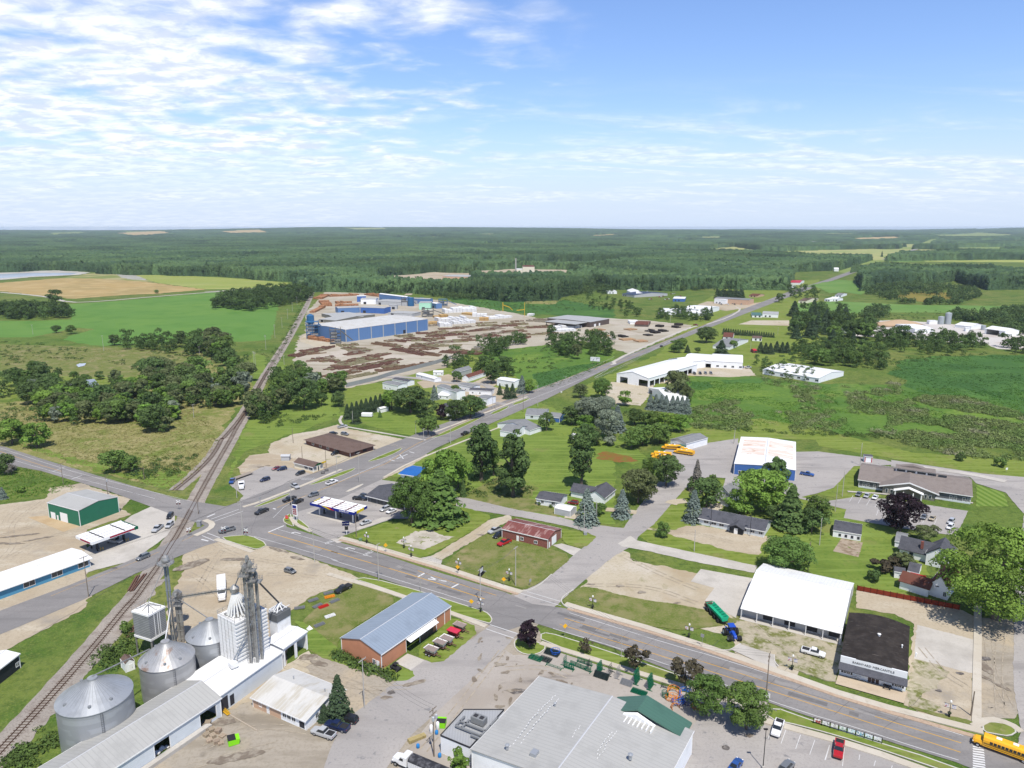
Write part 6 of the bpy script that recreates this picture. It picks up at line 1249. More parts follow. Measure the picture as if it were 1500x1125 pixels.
for i,(x,y)in enumerate(((1098,505),(1130,510),(1160,512),(1200,500),(1235,505),(1265,505))):TT('M6',x,y,y-68,'spruce','spruce',ORD[i]+' dark spruce from the left in the row by the red shed',1.5,'spruce row by the red shed')
TT('M6',1216,185,122,'far','dark','round dark tree at the highway bend before the red roof',1.3)
rw=random.Random(77);used_pts=[]
WOODS=[];WILD=[('oval','lite'),('oval','olive'),('round','olive'),('oval','mid'),('bare',None),('oval','silver')]
def wood(poly_tile,poly,n,hr,kinds,label,group,parts=False,mind=2.6,wd=(.85,1.3)):
 n=int(n*1.9);hr=(hr[0]*1.0,hr[1]*1.2)
 pts=T(poly_tile,*poly);w_=[P(*p)for p in pts];xs=[p.x for p in w_];ys=[p.y for p in w_];k=0;tries=0;mine=[]
 while k<n and tries<n*60:
  tries+=1;x,y=rw.uniform(min(xs),max(xs)),rw.uniform(min(ys),max(ys));c=False
  for i in range(len(w_)):
   a,b_=w_[i],w_[(i+1)%len(w_)]
   if(a.y>y)!=(b_.y>y)and x<(b_.x-a.x)*(y-a.y)/(b_.y-a.y)+a.x:c=not c
  if not c or any((x-q[0])**2+(y-q[1])**2<mind*mind for q in mine):continue
  mine.append((x,y));kd,lf=rw.choice(kinds)if rw.random()<.72 else rw.choice(WILD);h_=rw.uniform(*hr);WOODS.append([h_/math.hypot(x,y),h_,hr,kd,lf,label,group,rw.uniform(*wd),(x,y,0),(x-min(xs))/(max(xs)-min(xs)),(y-min(ys))/(max(ys)-min(ys))]);k+=1
BR=[('oval','mid'),('round','dark'),('oval','olive'),('round','mid')]
wood('L3',(8,870,60,800,160,770,280,790,340,850,380,890,300,940,200,930,60,900),26,(8,13),[('round','dark'),('round','dark'),('oval','mid')],'tree in the dark wood left of the blue roofed farmhouse','dark wood by the blue roofed farmhouse')
wood('L3',(180,1000,240,900,400,880,560,830,700,850,760,880,880,900,880,960,860,1030,700,1060,620,1010,440,1000,260,1010),62,(7,13),[('oval','mid'),('oval','olive'),('round','dark'),('oval','lite'),('bare',None)],'slender tree in the loose wood left of the railway','loose wood left of the railway')
wood('L3',(700,760,780,740,900,800,1000,810,1125,760,1200,780,1180,900,1100,920,950,930,860,880,740,840),40,(8,14),[('round','dark'),('oval','mid'),('round','olive')],'tree in the dark wood beside the railway embankment','dark wood beside the embankment')
wood('L3',(590,640,620,600,700,600,1060,600,1125,660,1200,700,1180,760,1080,720,1000,680,800,660),40,(8,14),[('round','dark'),('oval','dark'),('round','olive'),('round','mid')],'tree in the wood along the edge of the bright crop','wood along the bright crop')
wood('L3',(8,480,60,495,150,492,340,490,360,470,300,455,100,440,8,430),60,(10,15),[('round','dark'),('far','dark')],'tree in the island wood left of the bright crop','left island wood in the crop')
wood('L3',(1020,440,1125,450,1300,450,1400,420,1500,400,1520,350,1330,360,1125,375),130,(11,16),[('round','dark'),('far','dark')],'tree in the dense island wood beside the railway','dense island wood by the railway')
wood('M4',(280,900,300,830,400,780,500,760,600,640,700,700,800,720,880,700,880,740,760,780,640,720,560,820,480,880,380,960,320,960),36,(6,12),[('oval','mid'),('round','dark'),('oval','olive'),('bare',None)],'tree in the scrubby belt between railway and log yard','scrubby belt right of the railway')
wood('M4',(400,700,430,660,520,600,620,640,560,700,460,760),10,(6,11),BR,'tree beside the railway signal post','trees by the railway signal')
wood('M5',(590,490,640,460,900,430,1000,400,900,450,780,500,700,540),22,(6,11),[('round','mid'),('far','dark'),('oval','olive')],'tree in the clump at the end of the log yard','clump at the end of the log yard')
wood('M5',(1000,480,1080,400,1200,400,1471,420,1471,520,1300,560,1120,530),34,(7,12),[('round','dark'),('oval','olive'),('oval','mid')],'tree in the wood between highway and dark shed','wood beside the highway billboard')
wood('M5',(340,580,440,540,600,560,840,620,830,680,620,640,460,610),26,(5,10),[('round','dark'),('oval','mid'),('bare',None)],'tree in the hedgerow behind the mobile homes','hedgerow behind the mobile homes')
wood('M7',(0,260,300,250,480,300,500,420,420,480,200,470,0,420),52,(11,16),[('round','dark'),('pine','spruce'),('far','dark')],'tree in the dark pine wood right of the highway fields','dark pine wood')
wood('M7',(0,470,200,480,460,480,620,560,600,620,300,600,0,560),40,(7,12),[('oval','olive'),('round','mid'),('round','olive'),('bare',None)],'tree in the olive wood behind the long white shed','olive wood behind the white shed')
wood('M7',(480,400,620,400,860,420,1000,420,1240,450,1220,500,1100,520,900,530,700,520,560,480),50,(7,13),[('round','mid'),('oval','olive'),('round','dark'),('far','lite')],'tree in the belt before the pale stone yard','belt before the stone yard')
wood('M7',(1330,470,1400,440,1471,430,1700,450,1700,560,1471,540,1380,520),16,(8,13),[('round','dark'),('round','mid')],'tree beside the right edge below the stone yard','trees below the stone yard')
wood('M6',(0,150,60,150,140,180,380,240,300,290,500,300,460,300,240,290,200,260,0,230),18,(6,10),[('far','mid'),('far','dark')],'tree in the scrub beside the far lumber shed','scrub beside the far lumber shed')
wood('M6',(440,290,480,260,640,240,820,270,780,310,560,320),26,(6,11),[('far','mid'),('farspruce','spruce'),('far','olive')],'tree in the belt before the far white roofs','belt before the far white roofs')
wood('M6',(1060,580,1100,560,1280,600,1420,640,1440,690,1300,690,1120,640),16,(6,10),[('oval','mid'),('oval','olive'),('oval','lite')],'slender tree before the long white shed','slender trees before the long white shed',wd=(.6,.8))
wood('M6',(1260,100,1340,90,1471,110,1471,190,1280,190),14,(8,12),[('far','dark'),('far','mid')],'tree in the farmstead grove at the highway bend','farmstead grove')
for i,(x,y,yt_)in enumerate(((270,410,340),(760,365,345),(275,555,517),(345,560,517),(555,615,560),(960,775,670),(40,790,735),(362,780,740),(485,780,738),(415,805,755),(730,790,675),(60,1095,975),(180,1110,985),(115,1080,1010))):
 TT('L3',x,y,yt_,'round',['dark','mid'][i%2]if i<11 else 'lite',('round dark tree beside the farm road','tiny lone tree on the edge of the grain field','left tree of the pair in the bright crop','right tree of the pair in the bright crop','dark tree left of the crop edge wood','slender tree standing in the marsh meadow','dark round tree at the left edge lawn','left round tree on the farmhouse lawn','right round tree on the farmhouse lawn','round tree touching the blue roofed farmhouse','tall grey green poplar above the farmhouse lawn','light green tree at the left edge by the county road','light green tree right of the county road edge tree','low light tree between the two edge trees')[i],1.2)
def flush_woods():
 single=sum(1 for o in bpy.data.objects if o.name.startswith('broadleaf_tree'));WOODS.sort(key=lambda q:-q[0]);left=288-single;rest=[]
 CW={'dark':'dark green','mid':'green','lite':'light green','olive':'olive green','silver':'silvery','spruce':'deep green',None:'bare grey','grey':'grey','bronze':'bronze','purple':'purple','bluespruce':'blue green'}
 for q in WOODS:
  _,h_,hr,kd,lf,label,group,wd_,pos,fx,fy=q;bl=NAMES[kd]=='broadleaf_tree'
  if kd=='bare' or(bl and left<=0):rest.append(q);continue
  if bl:left-=1
  t=(h_-hr[0])/(hr[1]-hr[0]);hw='tall' if t>.66 else 'low' if t<.33 else 'middling';place=('left end' if fx<.25 else 'right end' if fx>.75 else 'near side' if fy<.33 else 'far side' if fy>.67 else 'middle')
  where=label[label.index(' in the ')+4:]if ' in the ' in label else label.split('tree ',1)[1]
  lab=hw+' '+CW[lf]+' tree at the '+place+' of '+where if ' in the ' in label else hw+' '+CW[lf]+' tree '+where+', '+place
  tree(None,h_,kd,lf,' '.join(lab.split()[:16]),group,wd_,world=pos,parts=False)
 cs=[];sz=[];tn=[];rs=np.random.RandomState(4)
 for q in rest:
  h_,wd_,pos,kd,lf=q[1],q[7],q[8],q[3],q[4];r_=h_*.31*wd_;base={'dark':.12,'mid':.45,'olive':.6,'lite':.95,'spruce':.05,None:.7}.get(lf,.4)
  for j in range(5):a=rs.uniform(0,6.28);t=rs.uniform(.25,.85);cs.append((pos[0]+math.cos(a)*r_*.6,pos[1]+math.sin(a)*r_*.6,h_*t));sz.append(r_*rs.uniform(.5,.75));tn.append(np.clip(base+rs.uniform(-.15,.15),0,1))
  cs.append((pos[0],pos[1],h_*.15));sz.append(r_*.8);tn.append(base)
 if cs:stuff_cards('wood_crowns','crowding crowns of the far woods between the fields','woodland',cs,sz,60,.42,leafmat('wood_crown_leaf',(.075,.125,.034),0),.95,tn)
def stuff_cards(name,label,cat,centers,sizes,per,csize,m,squash=.7,tints=None):
 n=len(centers)*per;rs=np.random.RandomState(5);idx=np.repeat(np.arange(len(centers)),per);c=np.array(centers)[idx];s_=np.array(sizes)[idx]
 d=rs.normal(size=(n,3));d/=np.linalg.norm(d,axis=1)[:,None];d[:,2]=np.abs(d[:,2]);pos=np.zeros((n,3));pos[:,:2]=c[:,:2];bump_=1+.25*np.sin(d[:,0]*5+idx)*np.cos(d[:,1]*6+idx*2)
 pos+=d*(s_*bump_*rs.uniform(.75,1,n))[:,None]*np.array([1,1,squash]);nrm=d+rs.normal(0,.35,(n,3));nrm/=np.linalg.norm(nrm,axis=1)[:,None]
 if np.array(centers).shape[1]>2:pos[:,2]+=c[:,2]
 lt=rs.uniform(0,1,len(centers))if tints is None else np.array(tints);me=cards_mesh(name,pos,nrm,csize*np.maximum(.5,s_/2.0)*rs.uniform(.6,1.3,n),np.clip(lt[idx]*.75+.25*rs.uniform(0,1,n),0,1),m)
 o=link(bpy.data.objects.new(name,me));tag(o,label,cat,kind='stuff');return o
def scatter(tile,poly,n,clump=None,thr=.5,seed=1):
 pts=[P(*p)for p in T(tile,*poly)];rs=np.random.RandomState(seed);xs=np.array([p.x for p in pts]);ys=np.array([p.y for p in pts])
 X_=rs.uniform(xs.min(),xs.max(),n*12);Y_=rs.uniform(ys.min(),ys.max(),n*12);ok=inpoly(X_,Y_,[(p.x,p.y)for p in pts])
 if clump:ok&=(.6*vnoise(X_,Y_,clump,seed+50)+.4*vnoise(X_,Y_,clump*.4,seed+60))>thr
 return np.stack([X_[ok],Y_[ok]],1)[:n]
rs0=np.random.RandomState(9)
mar=[scatter('M7',(640,830,860,780,1100,790,1471,900,1700,960,1700,1125,1100,1100,780,1090,600,1000),3400,26,.36,2),scatter('M7',(340,760,500,680,680,700,700,800,660,900,380,900),420,22,.45,3),scatter('M7',(0,720,360,720,340,940,200,1060,0,1050),260,22,.6,4),scatter('M6',(640,870,900,810,1240,800,1400,760,1471,860,1240,960,1100,990,900,1000,660,980),520,22,.5,5),scatter('M6',(1100,640,1471,720,1471,780,1120,700),60,20,.5,6),scatter('R2',(500,-40,1100,0,1500,90,1500,170,1100,130,760,60),260,16,.4,7)]
mar=np.concatenate(mar);stuff_cards('marsh_shrubs','olive and grey shrubs dotted through the green marsh','shrubs',mar,rs0.uniform(1.0,2.6,len(mar)),46,.34,mat('marsh_shrub_leaf',(.17,.22,.075),.8,attr='tint',spec=.1,trans=.2,var=[(.05,(.26,.26,.16),.54,.66),(.03,(.13,.20,.055),.5,.62)],coord='world'),.8)
sc=[scatter('L3',(8,600,120,590,440,640,440,690,200,680,8,720),160,18,.45,11),scatter('L3',(500,690,700,680,900,720,1060,700,1100,760,900,800),120,16,.5,12),scatter('L3',(700,600,1125,640,1125,720,760,680),150,12,.3,13),scatter('T6',(830,250,1000,150,1260,110,1280,180,1130,260,900,275),90,9,.3,14),scatter('L3',(0,900,160,890,200,960,100,1000,0,980),60,9,.3,15),scatter('M4',(320,480,440,500,560,300,620,180,660,150,640,200,560,380,430,560,380,600),170,9,.3,16),scatter('M4',(340,980,440,900,600,900,840,900,700,930,460,980),60,10,.5,17),scatter('M4',(300,700,360,640,420,600,480,440,560,300,600,280,520,460,470,560,400,700),60,8,.4,27),scatter('M5',(640,560,900,470,1180,480,1250,560,1000,640,820,640),110,14,.5,18),scatter('M5',(480,170,700,190,920,170,1100,150,1471,150,1471,230,1200,240,900,230,600,220),260,14,.35,19),scatter('M6',(560,760,640,700,660,830,600,900,700,960,640,990,560,880),60,9,.3,20),scatter('M6',(640,980,860,960,1300,1010,1471,1010,2200,1030,2200,1060,1471,1030,860,1000),160,8,.35,21),scatter('M7',(600,260,900,240,1400,240,1400,290,1000,290,640,300),120,14,.4,22),scatter('M7',(420,570,700,540,1230,500,1230,515,700,575,480,620),90,12,.3,23),scatter('M5',(620,200,900,190,1100,240,1000,262,700,240),90,12,.35,29),scatter('T8',(500,250,760,230,980,330,960,390,700,380,560,400),70,8,.35,24),scatter('T1',(520,470,740,300,860,300,860,420,700,520),60,5,.4,25),scatter('T2',(800,400,1060,500,1180,560,1190,580,1000,520,800,440),60,4,.3,26),scatter('T1',(0,1125,200,900,340,780,350,900,400,990,200,1125),60,5,.45,28)]
sc=np.concatenate(sc);stuff_cards('scrub','low green scrub along field edges and ditches','scrub',sc,rs0.uniform(.8,2.1,len(sc)),40,.34,mat('scrub_leaf',(.085,.135,.035),.8,attr='tint',spec=.1,trans=.2,var=[(.04,(.055,.10,.03),.5,.62)],coord='world'),.8)
tf=[scatter('T6',(0,30,900,300,1130,340,1250,250,1440,0,1300,-160,900,-330,300,-250,0,-100),5200,None,0,31),scatter('L3',(8,640,500,620,1000,680,1000,740,500,740,8,740),500,30,.5,32)]
tf=np.concatenate(tf);stuff_cards('dry_grass_tufts','tall tan grass tufts in the field beside the railway','grass',tf,rs0.uniform(.5,1.1,len(tf)),10,.40,mat('tuft_tan',C(176,168,112),.9,attr='tint',spec=.05,trans=.2,var=[(.05,C(124,134,66),.46,.62,4)],coord='world'),.5)
tf=[scatter('M6',(600,850,640,680,1471,720,2900,740,3000,1100,2300,1050,1471,1000,860,1000,640,960),6000,30,.45,33),scatter('T6',(0,160,500,300,440,350,0,420),500,None,0,34)]
tf=np.concatenate(tf);stuff_cards('marsh_grass_tufts','bright green and olive tufts covering the marsh','grass',tf,rs0.uniform(.5,1.3,len(tf)),9,.42,mat('tuft_green',C(112,152,62),.9,attr='tint',spec=.05,trans=.2,var=[(.02,C(76,124,50),.46,.62,4),(.05,C(150,160,92),.56,.68,4)],coord='world'),.45)
tf=np.concatenate([scatter('M7',(680,560,900,530,1471,520,1900,540,1900,830,1471,890,1200,800,860,780,700,700,620,640),3000,40,.4,36),scatter('M5',(960,640,1200,590,1440,560,1300,640,1100,720,980,730),500,None,0,37)])
stuff_cards('reeds','dark green reeds growing in the wet part of the marsh','reeds',tf,rs0.uniform(.6,1.4,len(tf)),9,.42,mat('reed_leaf',C(82,118,58),.9,attr='tint',spec=.05,trans=.2),.5)
mw_=[scatter('M5',(590,95,600,20,1000,15,1060,60,1000,85,700,90),260,None,0,41),scatter('M5',(1060,100,1140,40,1471,-20,1471,130,1300,150,1120,145),420,40,.30,51),scatter('M5',(-30,130,20,90,160,90,190,120,100,135),90,None,0,42),scatter('M6',(0,20,440,10,900,30,1200,60,1220,90,1000,95,640,120,560,110,300,80,120,100,0,130),700,60,.2,43),scatter('M7',(440,130,560,60,800,70,1190,110,1190,160,1080,190,960,190,980,150,760,140,620,180),420,None,0,44),scatter('M7',(620,190,900,180,1100,200,1000,205,700,200),60,20,.5,45),scatter('M7',(990,290,1040,250,1230,270,1400,230,1700,250,1700,400,1380,390,1340,340,1100,310),420,None,0,46),scatter('M7',(-300,20,0,30,60,90,100,130,-200,100),20,None,0,47),scatter('M5',(200,130,500,120,560,140,760,150,1000,160,560,180,380,160),200,20,.35,48),scatter('M7',(440,290,480,240,620,230,600,300),50,None,0,49)]
mw_=np.concatenate(mw_);zt_=rs0.uniform(3.5,8,len(mw_));cen=np.concatenate([mw_,zt_[:,None]*.8],1)
stuff_cards('woodland','far green woodland behind the log yard and fields','woodland',np.concatenate([cen,cen*[1,1,.35]]),np.concatenate([rs0.uniform(3.0,4.6,len(mw_)),rs0.uniform(3.2,4.8,len(mw_))]),46,.42,mat('woodland_leaf',(.085,.135,.045),.8,attr='tint',spec=.1,trans=.2,var=[(.02,(.042,.078,.03),.5,.62),(.05,(.10,.14,.045),.56,.68)],coord='world'),1.15)
flush_woods()
Mp=mat('car_paint',(.5,.5,.5),.3,.1,.5,objcol=True,coat=.5)
Mgl=mat('car_glass',(.02,.025,.03),.08,spec=.7);Mty=mat('tyre_rubber',(.025,.025,.025),.85);Mrim=mat('wheel_rim',(.45,.45,.46),.35,.6)
Mhl=mat('headlight_glass',(.8,.8,.78),.15,spec=.6);Mtl=mat('tail_light_red',(.35,.02,.02),.3);Mbk=mat('black_plastic',(.03,.03,.032),.6)
def loft(sections):
 q=MB();vs=[];n=6
 for x,a,z0,b_,z1,c,z2 in sections:vs+=[(x,-a,z0),(x,-b_,z1),(x,-c,z2),(x,c,z2),(x,b_,z1),(x,a,z0)]
 fs=[(k*n+i,k*n+(i+1)%n,(k+1)*n+(i+1)%n,(k+1)*n+i)for k in range(len(sections)-1)for i in range(n)]
 fs+=[tuple(range(n-1,-1,-1)),tuple((len(sections)-1)*n+i for i in range(n))];q.add(vs,fs);return q
PROTO={}
def car_parts(kind):
 if kind in PROTO:return PROTO[kind]
 r=[];
 def part(nm,q,m,kids=()):o=q.build(nm,m,None);COL.objects.unlink(o);r.append((o,kids));return o
 if kind=='pickup':
  Ln,W,wb=5.9,1.0,1.9
  body=loft([(-2.95,.9,.55,.98,.8,.95,1.15),(-2.8,.95,.45,1.0,.8,.97,1.2),(-.85,.97,.42,1.0,.8,.97,1.2),(-.8,.97,.42,1.0,.8,.96,1.22),(1.2,.97,.42,1.0,.8,.95,1.2),(1.35,.96,.42,.99,.8,.9,1.18),(2.6,.95,.45,.98,.8,.84,1.08),(2.95,.85,.55,.9,.75,.78,.98)])
  body.add([(-.7,-.95,1.2),(-.45,-.74,1.82),(.75,-.74,1.84),(-.7,.95,1.2),(-.45,.74,1.82),(.75,.74,1.84),(1.3,-.9,1.2),(1.3,.9,1.2)],[(1,2,5,4)])
  q=MB();q.box(-.5,.8,-.74,.74,1.78,1.86);part('body',body,Mp);part('cab_roof',q,Mp)
  q=MB();q.add([(-.72,-.93,1.2),(1.35,-.9,1.19),(.78,-.72,1.8),(-.48,-.72,1.8),(-.72,.93,1.2),(1.35,.9,1.19),(.78,.72,1.8),(-.48,.72,1.8)],[(0,1,2,3),(7,6,5,4),(1,5,6,2),(4,0,3,7),(3,2,6,7)]);part('window',q,Mgl)
  q=MB();[q.box(x-.04,x+.05,s*.86-.04,s*.86+.04,1.2,1.55)for x in(.25,)for s in(-1,1)];q.box(-2.75,-.95,-.78,.78,1.201,1.206);part('cargo_bed',q,Mbk)
  wx,wr=(-1.85,1.85),.4;fx,bx_,hz1,W=2.9,-2.96,.85,.92
 elif kind in('sedan','suv','hatch'):
  hh={'sedan':1.45,'suv':1.72,'hatch':1.52}[kind];L2={'sedan':2.35,'suv':2.3,'hatch':2.1}[kind];bz={'sedan':.92,'suv':1.05,'hatch':.95}[kind];rb={'sedan':-1.5,'suv':-2.15,'hatch':-1.95}[kind]
  part('body',loft([(-L2,.78,.5,.86,.75,.78,bz-.1),(-L2+.15,.84,.35,.92,.7,.84,bz),(-1.0,.86,.3,.93,.7,.88,bz),(.9,.86,.3,.93,.7,.87,bz),(L2-.4,.84,.35,.9,.65,.78,bz-.14),(L2,.7,.45,.8,.6,.66,.72)]),Mp)
  q=MB();q.add([(rb,-.82,bz),(1.15,-.82,bz),(.35,-.62,hh-.04),(rb+(.7 if kind=='sedan' else.3),-.62,hh-.04),(rb,.82,bz),(1.15,.82,bz),(.35,.62,hh-.04),(rb+(.7 if kind=='sedan' else.3),.62,hh-.04)],[(0,1,2,3),(7,6,5,4),(1,5,6,2),(4,0,3,7)]);part('window',q,Mgl)
  rs_=rb+(.68 if kind=='sedan' else.28);q=MB();q.box(rs_,.38,-.64,.64,hh-.05,hh)
  for s in(-1,1):q.bar((.36,s*.63,hh-.03),(1.18,s*.83,bz),.07);q.bar((rs_,s*.63,hh-.03),(rb-.02,s*.83,bz),.12);q.bar((-.3,s*.64,hh-.03),(-.3,s*.85,bz),.07)
  part('roof',q,Mp);wx,wr,fx,bx_,hz1,W=(-1.4,1.4),.33 if kind!='suv' else.37,L2-.05,-L2-.01,.68,.84
 for x in wx:
  for s in(-1,1):
   q=MB();q.wheel(x,s*(W-.06),wr,wr,.24);q2=MB();q2.wheel(x,s*(W+.05),wr,wr*.6,.04,10);k=q2.build('rim',Mrim,None);COL.objects.unlink(k);part('wheel',q,Mty,(k,))
 for s in(-1,1):
  q=MB();q.box(fx-.2,fx+.0,s*(W-.24)-.14,s*(W-.24)+.14,hz1-.05,hz1+.12);part('headlight',q,Mhl)
  q=MB();q.box(bx_,bx_+.12,s*(W-.14)-.1,s*(W-.14)+.1,hz1,hz1+.22);part('tail_light',q,Mtl)
 q=MB();q.box(fx-.1,fx+.06,-W+.1,W-.1,.38,.55);part('bumper',q,Mbk)
 PROTO[kind]=r;return r
COLS={'white':(.80,.80,.80),'silver':(.45,.46,.47),'grey':(.16,.17,.18),'black':(.02,.02,.022),'navy':(.015,.025,.075),'blue':(.03,.09,.30),'red':(.42,.015,.02),'dark red':(.22,.02,.02),'gold':(.45,.38,.25)}
def put(kind,tile,x0,y0,x1,y1,col,label,z=.1,group=None,scale=1.0):
 """rear pixel, front pixel"""
 a,b_=P(*t1(tile,x0,y0)),P(*t1(tile,x1,y1));c=(a+b_)/2;d=b_-a;nm={'pickup':'pickup_truck','suv':'parked_car','sedan':'parked_car','hatch':'parked_car'}[kind]
 r=empty(nm,(c.x,c.y,z),math.atan2(d.y,d.x));r.scale=(scale,)*3;tag(r,label,'pickup truck' if kind=='pickup' else 'car',group)
 for o,kids in car_parts(kind):
  n=link(o.copy(),r);n.color=(*COLS[col],1)
  for k in kids:link(k.copy(),n)
 return r
V=[('pickup','T2',800,945,680,905,'silver','silver pickup nearest the viewer in the row by the mill office'),('pickup','T2',885,900,765,865,'navy','navy blue pickup in the middle of the row by the mill office'),('suv','T2',945,850,845,822,'black','black car at the far end of the row by the mill office'),('pickup','T7',935,975,855,1015,'black','black pickup parked on the grass beside the stacked pipes'),('hatch','T7',520,868,585,888,'grey','grey hatchback alone on the gravel behind the tall elevators'),('pickup','N1',950,245,885,272,'black','dark pickup with white stripe turning in the crossroads',.1),('pickup','N1',1160,155,1080,182,'black','black pickup waiting in the highway lane beside the kerb strip'),('pickup','N1',1205,175,1145,200,'black','black pickup leaving on the highway beside the price sign'),('suv','N1',1330,125,1262,145,'grey','grey car on the highway above the blue canopy'),('pickup','N1',1395,58,1465,32,'white','white pickup driving on the highway past the sandwich shop'),('pickup','N1',1130,58,1190,88,'silver','silver pickup leaving the sandwich shop lot onto the sidewalk'),('pickup','N1',715,382,612,408,'grey','dark grey pickup crossing the crosswalk by the railway'),('pickup','N1',180,365,128,405,'silver','silver pickup left of the two at the canopy lot edge'),('suv','N1',262,340,222,378,'silver','silver car nearer of the two parked along the railway island'),('suv','N1',262,272,230,312,'black','black and white car farther along the railway island'),('suv','T6',970,770,880,808,'grey','grey car driving past the blue store on the lower road'),('pickup','T6',700,680,780,690,'silver','silver pickup fuelling under the crimson banded canopy'),('suv','N1',980,12,902,35,'navy','dark blue car in the middle of the sandwich shop lot'),('pickup','T7',192,275,165,315,'blue','blue pickup at the grass edge left of the white truck cab'),('sedan','N5',52,335,5,345,'dark red','dark red car beside the navy car in the sandwich shop lot'),('suv','N5',100,338,30,352,'navy','navy car beside the dark red one in the sandwich shop lot'),('suv','N5',228,368,172,385,'black','black car parked below the cream sandwich shop'),('suv','N5',480,222,430,238,'black','black car parked below the brown roofed restaurant'),('pickup','N5',475,40,540,25,'silver','silver pickup behind the brown restaurant at the drive'),('pickup','N5',605,560,665,565,'black','black pickup at the left corner of the fuel store'),('suv','N5',650,540,700,555,'black','black car half hidden at the fuel store wall'),('suv','N5',848,628,792,650,'silver','silver car parked at the fuel store under the maple'),('sedan','N5',890,645,842,665,'white','white car parked at the fuel store under the maple'),('sedan','N5',715,728,642,752,'silver','silver sedan on the white concrete beside the blue canopy'),('pickup','N5',1385,92,1430,75,'black','black car on the highway left of the poplars'),('suv','N5',415,88,470,78,'black','black car behind the left half of the brown restaurant'),('suv','N5',500,84,552,92,'grey','dark car behind the right half of the brown restaurant'),('pickup','N2',1255,138,1192,162,'silver','silver pickup farthest of the three beside the brick workshop'),('suv','N2',1275,170,1218,202,'black','black car between silver and red ones beside the brick workshop'),('pickup','N2',1325,225,1262,252,'red','red pickup nearest the viewer beside the brick workshop'),('suv','T8',1260,440,1205,432,'dark red','dark red car parked between vinyl shed and blue spruce'),('pickup','N6',1062,272,1250,322,'white','white crew cab pickup on the gravel in front of the white building'),('pickup','N6',915,795,872,915,'white','white pickup in the parking bay beside the street maple'),('pickup','T5',298,968,282,1085,'red','bright red pickup in the parking bays by the banner fence'),('sedan','T4',900,1160,945,1095,'blue','pale blue car cut by the bottom edge left of the lamp'),('suv','T4',1225,1150,1255,1118,'grey','grey car cut by the bottom edge right of the lamp'),('sedan','R2',444,365,418,395,'grey','dark grey car leftmost of the three before the clinic'),('sedan','R2',496,375,470,405,'silver','silver car in the middle of the three before the clinic'),('sedan','R2',548,387,524,415,'white','white car rightmost of the three before the clinic'),('sedan','R2',865,512,838,545,'grey','dark car just right of the purple maple'),('sedan','R2',918,522,894,552,'gold','pale car second right of the purple maple'),('suv','R2',1042,545,1012,572,'silver','silver car at the far end of the pair above the gabled house'),('suv','R2',1035,580,1008,608,'white','white car at the near end of the pair above the gabled house'),('pickup','R2',68,245,128,255,'blue','bright blue pickup beside the municipal garage'),('suv','M6',688,583,704,588,'grey','dark car leftmost in front of the long white barn'),('suv','M6',718,583,730,587,'white','white car second in front of the long white barn'),('suv','M6',748,585,760,590,'black','black car third in front of the long white barn'),('suv','M6',676,638,684,645,'black','leftmost dark car at the marsh edge of the barn yard'),('suv','M6',712,637,720,644,'black','second dark car at the marsh edge of the barn yard'),('suv','M6',746,636,754,643,'grey','third dark car at the marsh edge of the barn yard'),('suv','M6',780,636,788,643,'grey','fourth dark car at the marsh edge of the barn yard'),('pickup','M6',677,331,700,333,'dark red','dark red pickup at the yard entrance beside the highway'),('suv','M6',462,472,480,464,'black','black car on the highway beside the billboard'),('pickup','M6',1010,605,1030,603,'silver','silver pickup at the right end of the barn yard'),('suv','M6',985,603,965,605,'blue','blue car at the end wall of the long white barn')]
for v in V:put(*v[:8],z=.2 if v[0]=='sedan' else.13)
for i in range(16):
 x,y=820+i*14,190+(i%3)*4;put(('suv','sedan','pickup')[i%3],'M6',x,y,x+6,y+5,('white','silver','grey','black','white')[i%5],'vehicle in the row parked before the far storefronts',group='vehicles before the far storefronts')
for i in range(18):
 x,y=380+(i*37)%210,118+(i*17)%52;put(('suv','sedan','pickup')[i%3],'M6',x,y,x+6,y+3,('white','silver','red','white','dark red')[i%5],'vehicle in the scattered lot right of the blue roofed hall',group='vehicles beside the blue roofed hall')
def wheels(r,xs,w_,rad_,wd=.3,dual=False):
 for x in xs:
  for s in(-1,1):q=MB();q.wheel(x,s*w_,rad_,rad_,wd*(1.9 if dual else 1));w1=q.build('wheel',Mty,r);q=MB();q.wheel(x,s*(w_+wd*(.95 if dual else.5)),rad_,rad_*.5,.05,10);q.build('rim',Mrim,w1)
